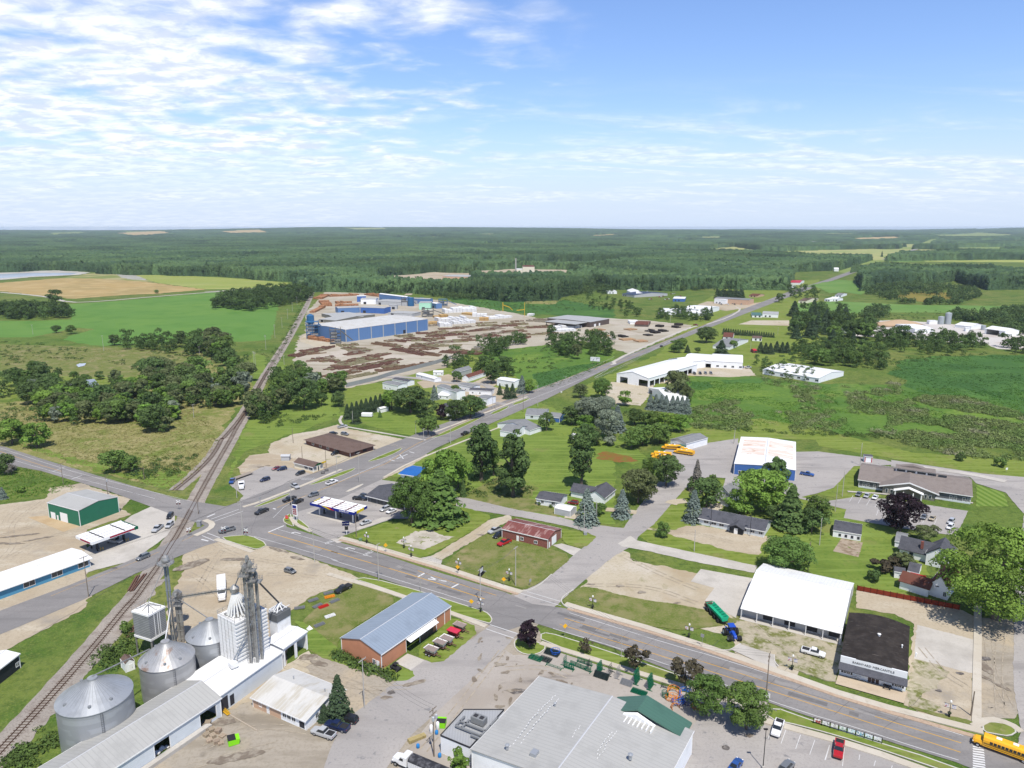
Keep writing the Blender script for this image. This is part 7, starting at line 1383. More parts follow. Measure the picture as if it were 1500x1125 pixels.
def semi(tile,x0,y0,x1,y1,label,trailer='dump',cabcol=(.8,.8,.8),tcol=(.78,.78,.77),L_=None,z=.1,tl=9.5):
 a,b_=P(*t1(tile,x0,y0)),P(*t1(tile,x1,y1));d=b_-a;ln=d.length;rz=math.atan2(d.y,d.x);r=empty('semi_truck',(b_.x,b_.y,z),rz);tag(r,label,'truck')
 pt=mat('truck_paint',(.5,.5,.5),.35,.1,.5,objcol=True)
 q=loft([(-2.0,1.1,.9,1.15,1.2,1.1,1.9),(-.25,.9,.7,.95,1.0,.8,1.75),(0,.8,.7,.85,.9,.7,1.55)]);q.box(-5.2,-1.2,-.5,.5,.6,.9);o=q.build('hood',pt,r);o.color=(*cabcol,1)
 q=MB();q.yprism([(-3.9,.9),(-1.9,.9),(-1.85,1.9),(-2.3,2.75),(-2.6,2.95),(-3.9,2.95)],-1.2,1.2);o=q.build('cab',pt,r);o.color=(*cabcol,1)
 q=MB();q.add([(-1.86,-1.05,1.95),(-1.86,1.05,1.95),(-2.26,1.0,2.68),(-2.26,-1.0,2.68)],[(0,1,2,3)]);q.add([(-2.0,-1.215,1.95),(-3.1,-1.215,1.95),(-3.1,-1.215,2.6),(-2.4,-1.215,2.6)],[(0,1,2,3)]);q.add([(-2.0,1.215,1.95),(-3.1,1.215,1.95),(-3.1,1.215,2.6),(-2.4,1.215,2.6)],[(0,1,2,3)]);q.build('windshield',Mgl,r)
 for s in(-1,1):q=MB();q.box(-.25,.02,s*.85-.14,s*.85+.14,.85,1.1);q.build('headlight',Mhl,r)
 q=MB();q.box(-.05,.15,-1.15,1.15,.45,.75);q.build('bumper',mat('chrome',(.6,.6,.6),.2,.9),r)
 wheels(r,(-1.0,),1.0,.5);wheels(r,(-4.4,-5.7),.95,.5,dual=True)
 if trailer=='none':return r
 x1_,x0_=-4.3,-4.3-tl
 q=MB()
 if trailer=='dump':
  q.box(x0_,x1_,-1.25,-1.15,1.2,2.9);q.box(x0_,x1_,1.15,1.25,1.2,2.9);q.box(x0_,x1_,-1.2,1.2,1.1,1.3);q.box(x0_,x0_+.1,-1.2,1.2,1.2,2.9);q.box(x1_-.1,x1_,-1.2,1.2,1.2,2.9)
  for k in range(int(tl/.75)):x=x0_+.3+k*.75;q.box(x,x+.1,-1.3,-1.25,1.2,2.9);q.box(x,x+.1,1.25,1.3,1.2,2.9);q.box(x,x+.08,-1.2,1.2,2.86,2.95)
  o=q.build('trailer',pt,r);o.color=(*tcol,1)
  q=MB();q.add([(x0_+.1,-1.15,2.8),(x1_-.1,-1.15,2.8),(x1_-.1,1.15,2.8),(x0_+.1,1.15,2.8)],[(0,1,2,3)]);q.build('cargo_cover',mat('white_tarp',(.72,.72,.7)),o)
 elif trailer=='tarp':
  q.box(x0_,x1_,-1.25,1.25,1.1,2.5);o=q.build('trailer',mat('ribbed_trailer',(.72,.72,.72),.5,stripes=('X',.5,(.35,.35,.36),.3)),r)
  q=MB();n=8;q.xprism([(1.28*math.cos(math.pi*i/n),2.5+.75*math.sin(math.pi*i/n))for i in range(n+1)],x0_,x1_);q.build('tarpaulin',mat('black_tarp',(.035,.035,.04),.5,var=[(.8,(.10,.10,.11),.5,.66,4)]),o)
 elif trailer=='flat':q.box(x0_,x1_,-1.2,1.2,1.1,1.3);o=q.build('trailer',mat('dark_deck',(.05,.05,.05)),r)
 wheels(r,(x0_+1.0,x0_+2.3),.95,.5,dual=True);return r
semi('N1',622,742,628,912,'white dump trailer truck on the gravel behind the tall elevators',tl=9.0)
semi('T3',300,1180,78,1085,'white truck with black tarped trailer at the bottom edge','tarp',tl=10)
semi('N1',772,35,770,92,'white truck cab without trailer in the sandwich shop lot','none')
fl=empty('flatbed_trailer',P(*t1('T7',240,262)),math.atan2(*(P(*t1('T7',285,248))-P(*t1('T7',195,280))).yx));tag(fl,'empty flatbed trailer behind the blue pickup','trailer')
q=MB();q.box(-5.5,5.5,-1.2,1.2,.8,1.0);q.build('deck',mat('wood_deck',(.28,.24,.2)),fl);wheels(fl,(-3,-4),.9,.4)
Mbus=mat('school_bus_yellow',(.80,.40,.015),.35,spec=.5)
def bus(a,b_,label,z=.1,group=None,sc_=1.0):
 d=b_-a;r=empty('school_bus',(b_.x,b_.y,z),math.atan2(d.y,d.x));tag(r,label,'school bus',group)
 prof=[(-1.2,.75),(-1.22,2.2),(-1.05,2.75),(-.6,2.98),(.6,2.98),(1.05,2.75),(1.22,2.2),(1.2,.75)]
 q=MB();q.xprism(prof,-11.6,-1.9);q.build('body',Mbus,r)
 q=loft([(-2.0,1.1,.7,1.15,1.1,1.0,1.75),(-.4,.95,.65,1.0,1.0,.85,1.6),(0,.85,.65,.9,.9,.75,1.35)]);q.build('hood',Mbus,r)
 for s in(-1,1):
  q=MB()
  for k in range(12):x=-3.1-k*.7;q.box(x-.56,x,s*1.215-.02,s*1.215+.02,1.72,2.28)
  q.build('side_windows',Mgl,r)
  q=MB();[q.box(-11.5,-2,s*1.225-.015,s*1.225+.015,zz,zz+.07)for zz in(1.05,1.42,1.6)];q.build('rub_rail',Mbk,r)
  q=MB();q.box(-.2,.03,s*.8-.13,s*.8+.13,.9,1.1);q.build('headlight',Mhl,r)
 q=MB();q.add([(-1.88,-1.05,1.78),(-1.88,1.05,1.78),(-1.88,.95,2.6),(-1.88,-.95,2.6)],[(0,1,2,3)]);q.build('windshield',Mgl,r)
 q=MB();q.box(-.02,.14,-1.15,1.15,.5,.75);q.build('bumper',Mbk,r)
 for x in(-7.6,-4.6):q=MB();q.box(x-.5,x+.5,-.4,.4,2.97,3.06);q.build('roof_hatch',M_white(),r)
 wheels(r,(-1.0,-9.2),1.05,.5);r.scale=(sc_,)*3;return r
bus(P(*t1('N4',1600,985)),P(*t1('N4',1122,812)),'yellow school bus driving in from the right edge of the road')
for i,(x0,y0,x1,y1)in enumerate(((488,128,412,122),(492,146,416,140),(592,84,480,78),(612,112,560,104),(628,100,596,88))):
 bus(P(*t1('R1',x0,y0)),P(*t1('R1',x1,y1)),('first','second','third','fourth','fifth','sixth')[i]+' yellow school bus parked in the cluster by the small garage',group='school buses parked by the small garage',sc_=.85)
a,b_=P(*t1('T4',850,290)),P(*t1('T4',935,345));a,b_=P(*t1('T4',868,262)),P(*t1('T4',925,350));d=b_-a;tr=empty('tractor',(b_.x,b_.y,.1),math.atan2(d.y,d.x));tag(tr,'blue farm tractor with dual wheels hitched to a green wagon','tractor')
tb=mat('tractor_blue',(.015,.07,.42),.35,spec=.5);q=loft([(-2.9,.45,1.1,.5,1.5,.42,2.0),(-.6,.42,1.0,.46,1.4,.38,1.8),(-.3,.35,1.0,.4,1.3,.3,1.6)]);q.box(-4.9,-1.2,-.3,.3,.8,1.2);q.build('hood',tb,tr)
q=MB();q.box(-4.7,-2.8,-.8,.8,1.3,1.75);q.box(-4.75,-2.75,-.88,.88,3.05,3.25);q.box(-5.4,-3.7,-1.25,-.7,1.7,1.85);q.box(-5.4,-3.7,.7,1.25,1.7,1.85);q.build('cab',tb,tr);q=MB();q.box(-4.6,-2.9,-.74,.74,1.75,3.05);q.build('cab_glass',Mgl,tr)
q=MB();q.tube([(-2.2,.5,1.8),(-2.2,.5,3.0)],.07,6);q.build('exhaust',Mbk,tr)
for x,r_,ys in((-4.3,.98,(-1.75,-1.1,1.1,1.75)),(-1.1,.72,(-1.6,-1.05,1.05,1.6))):
 for y in ys:q=MB();q.wheel(x,y,r_,r_,.5,18);w1=q.build('wheel',Mty,tr);q=MB();q.wheel(x,y,r_,r_*.55,.52,12);q.build('rim',mat('white_rim',(.6,.6,.6)),w1)
a,b_=P(*t1('T4',755,135)),P(*t1('T4',865,250));d=b_-a;wg=empty('farm_wagon',(b_.x,b_.y,.1),math.atan2(d.y,d.x));tag(wg,'long green slurry wagon with four axles behind the blue tractor','wagon');tg=mat('wagon_green',(.02,.36,.20),.4)
Lw=d.length;q=MB();q.xprism([(-.75,1.2),(-1.25,2.5),(-1.15,2.5),(-.65,1.35),(.65,1.35),(1.15,2.5),(1.25,2.5),(.75,1.2)],-Lw+.6,-1.0);q.xprism([(-.75,1.2),(-1.25,2.5),(1.25,2.5),(.75,1.2)],-1.05,-.95);[q.box(x,x+.12,-1.3,1.3,2.45,2.55)for x in np.arange(-Lw+.7,-1,1.3)];q.build('hopper',tg,wg)
q=MB();q.box(-1.2,.6,-.12,.12,.8,1.0);q.box(-Lw+.4,-.8,-.5,.5,.9,1.2);q.build('drawbar',Mbk,wg);q=MB();q.box(-Lw-.5,-Lw+.6,-1.2,1.2,.9,1.5);q.tube([(-Lw,-1.1,2.2),(-Lw,1.1,2.2)],.22,8);q.tube([(-Lw,-1.1,1.7),(-Lw,1.1,1.7)],.22,8);q.build('spreader_beaters',mat('rusty_brown',(.14,.08,.06)),wg)
for x in np.linspace(-Lw+1.5,-2.6,4):
 for s in(-1,1):q=MB();q.wheel(x,s*1.3,.62,.62,.55,16);q.build('wheel',Mty,wg)
def spreader(x,y,col,label,top=(.25,.2,.18)):
 p=P(*t1('T3',x,y));r=empty('fertiliser_spreader',(p.x,p.y,.15),R(-32));tag(r,label,'spreader','spreaders parked by the orange shed');cm=mat('spreader_'+str(col),col,.5)
 q=MB();q.add([(-1.8,-1.15,2.1),(1.8,-1.15,2.1),(1.8,1.15,2.1),(-1.8,1.15,2.1),(-1.2,-.35,.8),(1.2,-.35,.8),(1.2,.35,.8),(-1.2,.35,.8)],[(0,1,5,4),(1,2,6,5),(2,3,7,6),(3,0,4,7),(4,5,6,7)]);q.add([(-1.7,-1.05,1.85),(1.7,-1.05,1.85),(1.7,1.05,1.85),(-1.7,1.05,1.85)],[(0,1,2,3)])if False else None;q.build('hopper',cm,r)
 q=MB();q.add([(-1.7,-1.02,1.9),(1.7,-1.02,1.9),(1.7,1.02,1.9),(-1.7,1.02,1.9)],[(0,1,2,3)]);q.build('hopper_floor',mat('hopper_inside'+str(top),top),r)
 q=MB();q.box(-1.9,3.2,-.1,.1,.55,.75);q.box(-1.7,1.6,-.7,.7,.6,.75);[q.bar((x_,s*1.1,2.05),(x_*.8,s*.6,.7),.1)for x_ in(-1.5,0,1.5)for s in(-1,1)];q.build('drawbar',mat('rusty_brown',(.14,.08,.06)),r)
 for x_ in(-.9,.1):
  for s in(-1,1):q=MB();q.wheel(x_,s*1.0,.42,.42,.3);w1=q.build('wheel',Mty,r);q=MB();q.wheel(x_,s*1.0,.42,.2,.33,8);q.build('rim',mat('white_rim',(.6,.6,.6)),w1)
spreader(305,425,(.72,.70,.66),'white spreader nearest the concrete apron');spreader(360,383,(.74,.73,.7),'white spreader second from the concrete apron');spreader(402,358,(.74,.73,.7),'small white spreader in the middle of the row');spreader(445,312,(.55,.04,.06),'red covered spreader fourth in the row',(.5,.04,.08));spreader(482,275,(.42,.34,.3),'rusty spreader at the far end of the row')
wood_m=mat('weathered_pole_wood',(.20,.165,.13),.9);grey_m=mat('pale_pole_wood',(.42,.40,.37),.9);ins=mat('insulator',(.3,.3,.3),.3);lampg=mat('lamp_grey_metal',(.35,.35,.36),.4,.5);blkm=mat('black_pole_metal',(.02,.02,.022),.4,.3)
def pole(tile,x,y,yt,label,arms=1,pale=False,trans=False,lamp=0,group=None,r_=.15,ang=None):
 p=P(*t1(tile,x,y));h=max(4.5,HT(0,ty(tile,y),ty(tile,yt)));o=empty('utility_pole',(p.x,p.y,0),ang if ang is not None else a_road);tag(o,label,'pole',group);m=grey_m if pale else wood_m
 q=MB();q.tube([(0,0,0),(0,0,h)],r_,8,r_*.6);q.build('pole',m,o)
 for k in range(arms):q=MB();z=h-.4-k*1.1;q.box(-.06,.06,-1.2,1.2,z,z+.12);[q.box(-.04,.04,yy-.04,yy+.04,z+.12,z+.32)for yy in(-1.1,-.5,.5,1.1)];q.build('crossarm',m,o)
 if trans:q=MB();[q.lathe([(.28,h-2.6),(.3,h-2.5),(.3,h-1.7),(.1,h-1.55)],10,(.4,yy))for yy in((0,)if trans==1 else(-.5,.5))];q.build('transformer',mat('transformer_grey',(.4,.42,.44),.5),o)
 if lamp:q=MB();z=h*.93;q.tube([(0,0,z),(lamp*.9,0,z+.35),(lamp*1.8,0,z+.4)],.05,5);q.box(lamp*1.8-.35,lamp*1.8+.35,-.14,.14,z+.3,z+.45);q.build('lamp_arm',lampg,o)
 return o,p,h
W_=[]
for t_,x,y,yt,lab,kw in(('T6',410,310,170,'pole on the grass bank above the green garage, left one',{}),('T6',697,375,250,'pole with transformer just behind the green garage',dict(trans=1)),('T6',933,275,185,'pole beside the county road right of the field trees',dict(arms=0)),('T6',573,1035,772,'tall leaning weathered pole in front of the blue store',{}),('T6',1283,500,380,'pole at the railway island by the crossing',dict(arms=0)),('T7',247,640,410,'tall pole on the small grass island in the crossroads',dict(pale=True,arms=2)),('T7',562,470,280,'pole with lamp beside the red price sign',dict(lamp=1,pale=True)),('T7',1000,300,100,'pole on the highway kerb above the fuel store',dict(pale=True)),('T7',980,650,500,'dark pole beside the blue rectangular sign',dict(arms=0)),('T7',1125,935,690,'lamp pole on the verge left of the blue grey roof',dict(lamp=1,pale=True)),('T7',710,810,600,'lamp pole beside the gravel lot and main road',dict(lamp=-1,pale=True)),('T7',1397,1005,880,'thin lamp pole behind the blue grey roof',dict(arms=0,pale=True,r_=.09)),('T7',208,395,262,'thin pole on the grass tip by the railway',dict(arms=0,pale=True)),('T7',855,240,120,'lamp pole in the strip before the sandwich shop',dict(lamp=1,pale=True)),('T7',785,200,85,'dark pole just right of the sandwich shop',dict(arms=0)),('T7',630,137,60,'dark pole left behind the sandwich shop',dict(arms=0)),('T8',862,965,710,'tall pale pole on the worn corner lawn',dict(pale=True,lamp=0)),('T8',634,1075,850,'lamp pole standing beside the painted road cross',dict(lamp=1,pale=True)),('T8',1303,630,440,'pale pole beside the small grey box at the street corner',dict(pale=True,arms=0)),('T8',1380,550,422,'pale pole right of the silvery corner spruce',dict(pale=True,arms=0)),('T3',322,1055,752,'pole between green dumpster and store annex',dict(trans=2,arms=2)),('T2',993,755,445,'tall pole beside the big spruce and weeds',dict(pale=True)),('T4',212,440,250,'slim pole in the verge by the bronze trees',dict(arms=0,pale=True,r_=.1)),('T4',1112,690,412,'leaning wood pole across from the white pickup',dict(arms=2)),('R1',692,740,600,'pole on the grass strip below the charcoal roofed office',dict(arms=0,pale=True)),('R1',60,555,420,'pole among the corner spruces',dict(arms=0,pale=True)),('R1',1427,868,680,'tall pole behind the right half of the white building',dict(arms=2,pale=True)),('R1',947,45,0,'pole at the marsh edge behind the bus lot',dict(arms=0,pale=True)),('R2',325,385,215,'pole in the grass wedge left of the clinic',dict(arms=1,pale=True)),('R2',440,185,42,'pole behind the left end of the clinic',dict(arms=2,pale=True)),('R2',280,482,305,'pole at the lawn corner beside the service lane',dict(arms=0,pale=True)),('R2',178,700,527,'pole left of the garden shed',dict(pale=True)),('R2',103,872,680,'pole right behind the white pole building',dict(arms=2)),('T5',1113,800,648,'short dark pole beside the long straight walk',dict(arms=0,r_=.2)),('M4',503,582,520,'pale signal pole at the railway beside the log yard',dict(pale=True)),('M4',938,955,872,'pole before the windbreak spruces',dict(pale=True,arms=0)),('M4',560,1078,980,'dark pole at the edge of the restaurant gravel',dict(arms=0)),('M4',1387,1068,985,'pole beside the highway left of the lone round tree',dict(pale=True)),('M5',433,1082,925,'pole on the highway right of the lone round tree',dict(pale=True)),('M5',700,862,745,'left pole of the pair at the trailer park gate',dict(pale=True,arms=0)),('M5',720,862,755,'right pole of the pair at the trailer park gate',dict(pale=True,arms=0)),('M5',893,882,742,'pole across the highway from the trailer park',dict(arms=0)),('M5',985,845,712,'pole at the road fork beside the reeds',dict(pale=True,lamp=-1)),('M5',1163,712,655,'pole on the highway beside the dark reeds',dict(pale=True,lamp=-1)),('M5',213,1028,935,'thin pole on the lawn beside the lone round tree',dict(pale=True,arms=0)),('M6',585,502,447,'pole behind the left end of the long white barn',dict(pale=True,arms=0)),('M6',387,387,310,'pole in the far lumber yard',dict(pale=True,arms=0)),('M6',640,387,347,'pole on the bend of the highway verge',dict(pale=True,arms=0)),('M6',1035,497,432,'pole on the lawn left of the red shed',dict(pale=True,arms=0)),('M6',932,1078,985,'pole at the marsh behind the bus lot',dict(pale=True,arms=0)),('M6',527,312,247,'pole beside the yard entrance',dict(pale=True,arms=0)),('M6',965,452,402,'pole right of the grey farmhouse',dict(pale=True,arms=0)),('M6',1208,387,345,'pole at the end of the conifer hedge',dict(pale=True)),('L3',503,642,567,'pale pole alone in the marsh meadow',dict(pale=True)),('L3',160,562,515,'pale pole at the left of the bright crop',dict(pale=True)),('L3',968,668,620,'pale pole in front of the crop edge wood',dict(pale=True)),('L3',940,965,900,'pole in the dry field beside the loose wood',dict(pale=True)),('L3',45,472,437,'pole before the left island wood',dict(pale=True))):
 W_.append(pole(t_,x,y,yt,lab,**kw))
for i,(x,y,yt)in enumerate(((313,592,495),(322,590,500),(388,487,392),(445,412,327),(490,347,282),(526,292,227),(556,242,187),(585,202,150),(608,170,102))):
 pole('M4',x,y,yt,('first','second','third','fourth','fifth','sixth','seventh','eighth','ninth')[i]+' nearest pole of the line along the left of the railway',pale=True,group='poles along the railway',arms=2 if i<4 else 1)
for(t_,x,y,yt,lab)in(('T4',1093,1130,885,'black parking lot lamp post at the bottom edge'),('R1',798,582,462,'left black lamp post before the charcoal roofed office'),('R1',1052,642,512,'right black lamp post before the charcoal roofed office')):
 p=P(*t1(t_,x,y));h=HT(0,ty(t_,y),ty(t_,yt));o=empty('lamp_post',(p.x,p.y,0),0);tag(o,lab,'lamp post');q=MB();q.tube([(0,0,0),(0,0,h)],.1,8,.07);q.build('pole',blkm,o);q=MB();q.box(-.5,.35,-.2,.2,h,h+.15);q.build('lamp_head',blkm,o);q=MB();q.lathe([(.3,0),(.3,.7),(.05,.75)],10);q.build('base',A_kerb,o)
BAN={}
def banner_lamp(t_,x,y,yt,label):
 p=P(*t1(t_,x,y));h=min(5.0,max(3.6,HT(0,ty(t_,y),ty(t_,yt))));o=empty('banner_lamp',(p.x,p.y,.2),a_road);tag(o,label,'street lamp','banner lamps along the main road');q=MB();q.tube([(0,0,0),(0,0,h)],.09,8,.05);q.lathe([(.22,0),(.2,.5),(.09,.7)],8);q.build('pole',blkm,o)
 q=MB();q.lathe([(.12,h),(.26,h+.25),(.2,h+.55),(.03,h+.7)],8);q.build('lamp_globe',mat('white_globe',(.75,.75,.72),.3),o)
 q=MB();[q.box(s*.75-.6,s*.75+.6,-.03,.03,h-1.3+.95,h-1.3+1.0)for s in(-1,1)];q.box(-1.3,1.3,-.03,.03,h-1.35,h-1.3);q.build('bracket',blkm,o)
 for s in(-1,1):q=MB();q.box(s*.7-.42,s*.7+.42,-.02,.02,h-1.28,h-.4);q.build('banner',mat('faded_banner',(.62,.60,.60),.7,var=[(1.6,(.45,.2,.22),.55,.6,2),(1.2,(.2,.25,.4),.6,.64,2)]),o)
 q=MB();q.lathe([(.35,.8),(.45,1.1),(.3,1.25)],8,(.0,0));q.build('flower_basket',mat('dark_planter',(.04,.05,.03)),o)
for i,(t_,x,y,yt,lab)in enumerate((('T8',140,722,682,'left of the broken slab'),('T8',187,778,726,'in front of the broken slab'),('T8',492,868,800,'beside the gravel drive entrance'),('T8',820,935,882,'left of the tall pale corner pole'),('N3',940,262,190,'on the grass right of the side street mouth'),('N6',245,175,88,'below the green wagon'),('N6',1000,410,340,'on the grass island before the white pickup'),('N4',950,630,545,'on the grass before the long straight walk'),('N2',287,232,170,'beside the small green box near the fuel lot'),('T3',612,158,95,'by the machine shed corner verge'))):banner_lamp(t_,x,y,yt,'black street lamp with faded banners '+lab)
def sign(t_,x,y,ys,shape,col,label,cat='road sign',size=.75,face=None,word=None):
 p=P(*t1(t_,x,y));h=max(1.8,HT(0,ty(t_,y),ty(t_,ys)));o=empty('road_sign',(p.x,p.y,.15),face if face is not None else a_road+R(75));tag(o,label,cat);q=MB();q.tube([(0,0,0),(0,0,h+.3)],.05,6);q.build('post',lampg,o)
 n={'diamond':4,'octagon':8,'round':16}.get(shape);q=MB();off=0 if shape=='diamond' else R(22.5)
 if n:q.yprism([(size*math.cos(off+2*math.pi*k/n),h+size*math.sin(off+2*math.pi*k/n))for k in range(n)],-.09,-.06)
 elif shape=='rect':q.box(-size*.6,size*.6,-.09,-.06,h-size*.8,h+size*.5)
 q.build('sign_panel',mat('sign_'+label.split()[0],col,.5),o)
 if word:text_part(word,o,(0,-.1,h),(R(90),0,0),size*.62,M_white(),depth=.005)
 return o
yel=(.85,.45,.02)
for i,(t_,x,y,ys,lab)in enumerate((('N2',427,300,245,'yellow diamond warning sign on the sidewalk before the broken slab'),('N2',953,455,405,'yellow diamond warning sign right of the gravel drive entrance'),('N2',1290,545,495,'yellow diamond warning sign before the tall pale corner pole'),('N2',1053,712,657,'yellow diamond warning sign at the machine shed verge'),('N3',737,475,388,'yellow diamond warning sign on the verge beside the very dark maple'))):sign(t_,x,y,ys,'diamond',yel,lab,face=a_road+R(20)if i<4 else a_road+R(60))
sign('N5',103,722,690,'octagon',(.6,.02,.02),'stop sign on the grass tip beside the price sign',face=R(-10),word='STOP');sign('N3',482,92,52,'rect',(.3,.3,.3),'small grey sign at the corner of the worn lawn');sign('N6',340,240,155,'rect',(.75,.75,.73),'small white sign on the sidewalk below the green wagon',face=a_road);sign('N6',820,640,610,'rect',(.75,.75,.73),'white sign at the foot of the leaning wood pole',face=a_road,size=.9);sign('N1',905,180,158,'rect',(.3,.3,.3),'small grey sign in the kerb strip by the crossroads')
sign('R2',1385,230,212,'rect',(.75,.75,.73),'white sign at the marsh edge beside the road bend',face=0);sign('M5',1135,770,768,'rect',(.8,.8,.8),'white sign beside the highway across from the reeds',face=0)
def crossbuck(t_,x,y,ys,label,ang=0):
 p=P(*t1(t_,x,y));h=max(3.2,HT(0,ty(t_,y),ty(t_,ys)));o=empty('crossing_signal',(p.x,p.y,.1),ang);tag(o,label,'signal');q=MB();q.tube([(0,0,0),(0,0,h)],.08,8);q.build('post',lampg,o)
 q=MB();[q.bar((-.75*c,-.1,h-.5-.45),(.75*c,-.1,h-.5+.45),.04,.24)for c in(-1,1)];q.build('crossbuck',M_white(),o)
 q=MB();q.bar((-.6,-.08,h-1.5),(.6,-.08,h-1.5),.08);q.lathe([(.01,0),(.01,.01)],4);[q.yprism([(s*.55+.3*math.cos(2*math.pi*k/12),h-1.5+.3*math.sin(2*math.pi*k/12))for k in range(12)],-.16,-.1)for s in(-1,1)];q.build('light_disc',blkm,o)
 q=MB();[q.yprism([(s*.55+.13*math.cos(2*math.pi*k/10),h-1.5+.13*math.sin(2*math.pi*k/10))for k in range(10)],-.2,-.16)for s in(-1,1)];q.build('red_lens',mat('red_lens',(.4,.02,.02),.3),o)
crossbuck('N1',640,418,380,'railway crossing signal on the left tip of the grass island',.3);crossbuck('N1',805,432,385,'railway crossing signal beside the tall island pole',-.2);crossbuck('N1',312,235,165,'railway crossing signal across the upper road',.1);crossbuck('N1',385,425,372,'railway crossing signal by the lower road rails',.6)
q=MB();q.box(-.7,.7,-.6,.6,0,2.1);q.box(-.8,.8,-.7,.7,2.1,2.2);o=q.build('signal_cabinet',mat('cabinet_grey',C(170,172,174),.5),None);o.location=P(*t1('N1',460,355));tag(o,'grey signal cabinet on the railway island','cabinet')
q=MB();q.box(-.6,.6,-.5,.5,0,1.2);o=q.build('utility_box',mat('cabinet_grey',C(170,172,174),.5),None);o.location=P(*t1('T8',1312,635));tag(o,'small grey utility box at the foot of the street corner pole','box')
q=MB();q.box(-.55,.55,-.45,.45,0,1.1);o=q.build('utility_box',mat('cabinet_green',(.12,.2,.12),.5),None);o.location=P(*t1('N2',240,215));tag(o,'green utility box beside the banner lamp near the fuel lot','box')
p=P(*t1('N5',165,715));o=empty('price_sign',(p.x,p.y,.15),R(-25));tag(o,'tall white and red fuel price sign at the crossroads','sign');q=MB();[q.box(s*.75-.1,s*.75+.1,-.1,.1,0,2.2)for s in(-1,1)];q.build('post',M_white(),o);q=MB();q.box(-1.1,1.1,-.2,.2,2.0,6.4);q.build('sign_body',M_white(),o)
for k,w1 in enumerate(('3.19','3.59','3.89')):q=MB();q.box(-.85,.85,-.24,-.205,4.2-k*.85,4.85-k*.85);s1=q.build('price_panel',mat('dark_red_panel',(.25,.01,.015)),o);text_part(w1,s1,(0,-.26,4.52-k*.85),(R(90),0,0),.6,M_white(),depth=.004)
q=MB();q.box(-.9,.9,-.24,-.205,5.1,6.2);q.build('logo_panel',mat('canopy_blue',C(34,52,150)),o)
p=P(*t1('N5',540,818));o=empty('station_sign',(p.x,p.y,.1),R(5));tag(o,'blue rectangular station sign on a post above flower bed','sign');q=MB();q.tube([(0,0,0),(0,0,5)],.13,8);q.build('post',M_white(),o);q=MB();q.box(-1.5,1.1,-.18,.18,3.6,5.1);q.build('sign_panel',mat('navy_sign',C(34,40,90)),o);q=MB();q.box(-.6,.6,-.15,.15,1.9,3.3);q.build('lower_panel',mat('black_sign',(.03,.03,.03)),o);text_part('FOOD MART',o,(-.2,-.2,4.4),(R(90),0,0),.42,M_white(),depth=.004)
p=P(*t1('T8',640,893));o=empty('mobile_sign',(p.x,p.y,.2),R(70));tag(o,'white mobile letter board sign on a trailer at the corner lawn','sign');q=MB();q.box(-1.2,1.2,-.12,.12,.9,2.4);q.build('sign_panel',M_white(),o);q=MB();q.box(-1.3,1.3,-.2,.2,.75,.9);q.box(-1.3,1.3,-.2,.2,2.4,2.5);q.box(-1.3,-1.2,-.2,.2,.4,2.5);q.box(1.2,1.3,-.2,.2,.4,2.5);q.box(-1.5,1.5,-.7,.7,.35,.45);q.build('frame',blkm,o)
p=P(*t1('M5',1348,578));o=empty('billboard',(p.x,p.y,0),R(-20));tag(o,'white billboard standing in the wood beside the highway','billboard');q=MB();[q.box(s*2.2-.12,s*2.2+.12,.1,.35,0,5)for s in(-1,1)];q.build('post',wood_m,o);q=MB();q.box(-4,4,-.1,.1,2.6,6);q.build('sign_panel',mat('billboard_white',(.7,.7,.72),var=[(.5,(.3,.32,.36),.55,.6,3)]),o)
a,b_=P(*t1('T5',132,850)),P(*t1('T5',558,978));d=b_-a;o=empty('banner_fence',(a.x,a.y,.2),math.atan2(d.y,d.x));tag(o,'low rail fence hung with colourful picture banners on the verge','fence');Lb=d.length;nb_=8
cols_=((.5,.1,.08),(.75,.75,.75),(.72,.7,.62),(.35,.5,.4),(.6,.75,.78),(.25,.5,.62),(.55,.7,.75),(.72,.74,.76))
for k in range(nb_):q=MB();q.box(Lb*k/nb_+.15,Lb*(k+1)/nb_-.15,-.04,0,.45,1.35);q.build('banner',mat('banner_%d'%k,cols_[k],.6,var=[(2.2,(.8,.8,.8),.48,.52,2),(3,tuple(c*.4 for c in cols_[k]),.55,.58,2)]),o)
for k in range(nb_+1):q=MB();q.box(Lb*k/nb_-.06,Lb*k/nb_+.06,-.06,.06,0,1.5);q.build('post',blkm,o)
for z in(.35,1.4):q=MB();q.box(0,Lb,-.03,.03,z,z+.08);q.build('rail',blkm,o)
def dumpster(t_,x,y,rz,label):
 p=P(*t1(t_,x,y));o=empty('dumpster',(p.x,p.y,.05),rz);tag(o,label,'dumpster');q=MB();q.yprism([(-1.1,.1),(1.1,.1),(1.3,1.3),(-1.1,1.5)],-1.0,1.0);q.build('bin',mat('lime_paint',(.22,.62,.02),.5),o)
 q=MB();q.add([(-1.15,-1.05,1.52),(.5,-1.05,1.4),(.5,1.05,1.4),(-1.15,1.05,1.52),(-1.15,-1.05,1.6),(.5,-1.05,1.48),(.5,1.05,1.48),(-1.15,1.05,1.6)],[(3,2,1,0),(4,5,6,7),(0,1,5,4),(1,2,6,5),(2,3,7,6),(3,0,4,7)]);q.build('lid',Mbk,o)
dumpster('T2',178,970,.5,'lime green dumpster with black lid beside the pallet heap');dumpster('T3',368,862,1.5,'lime green dumpster with black lid beside the transformer pole')
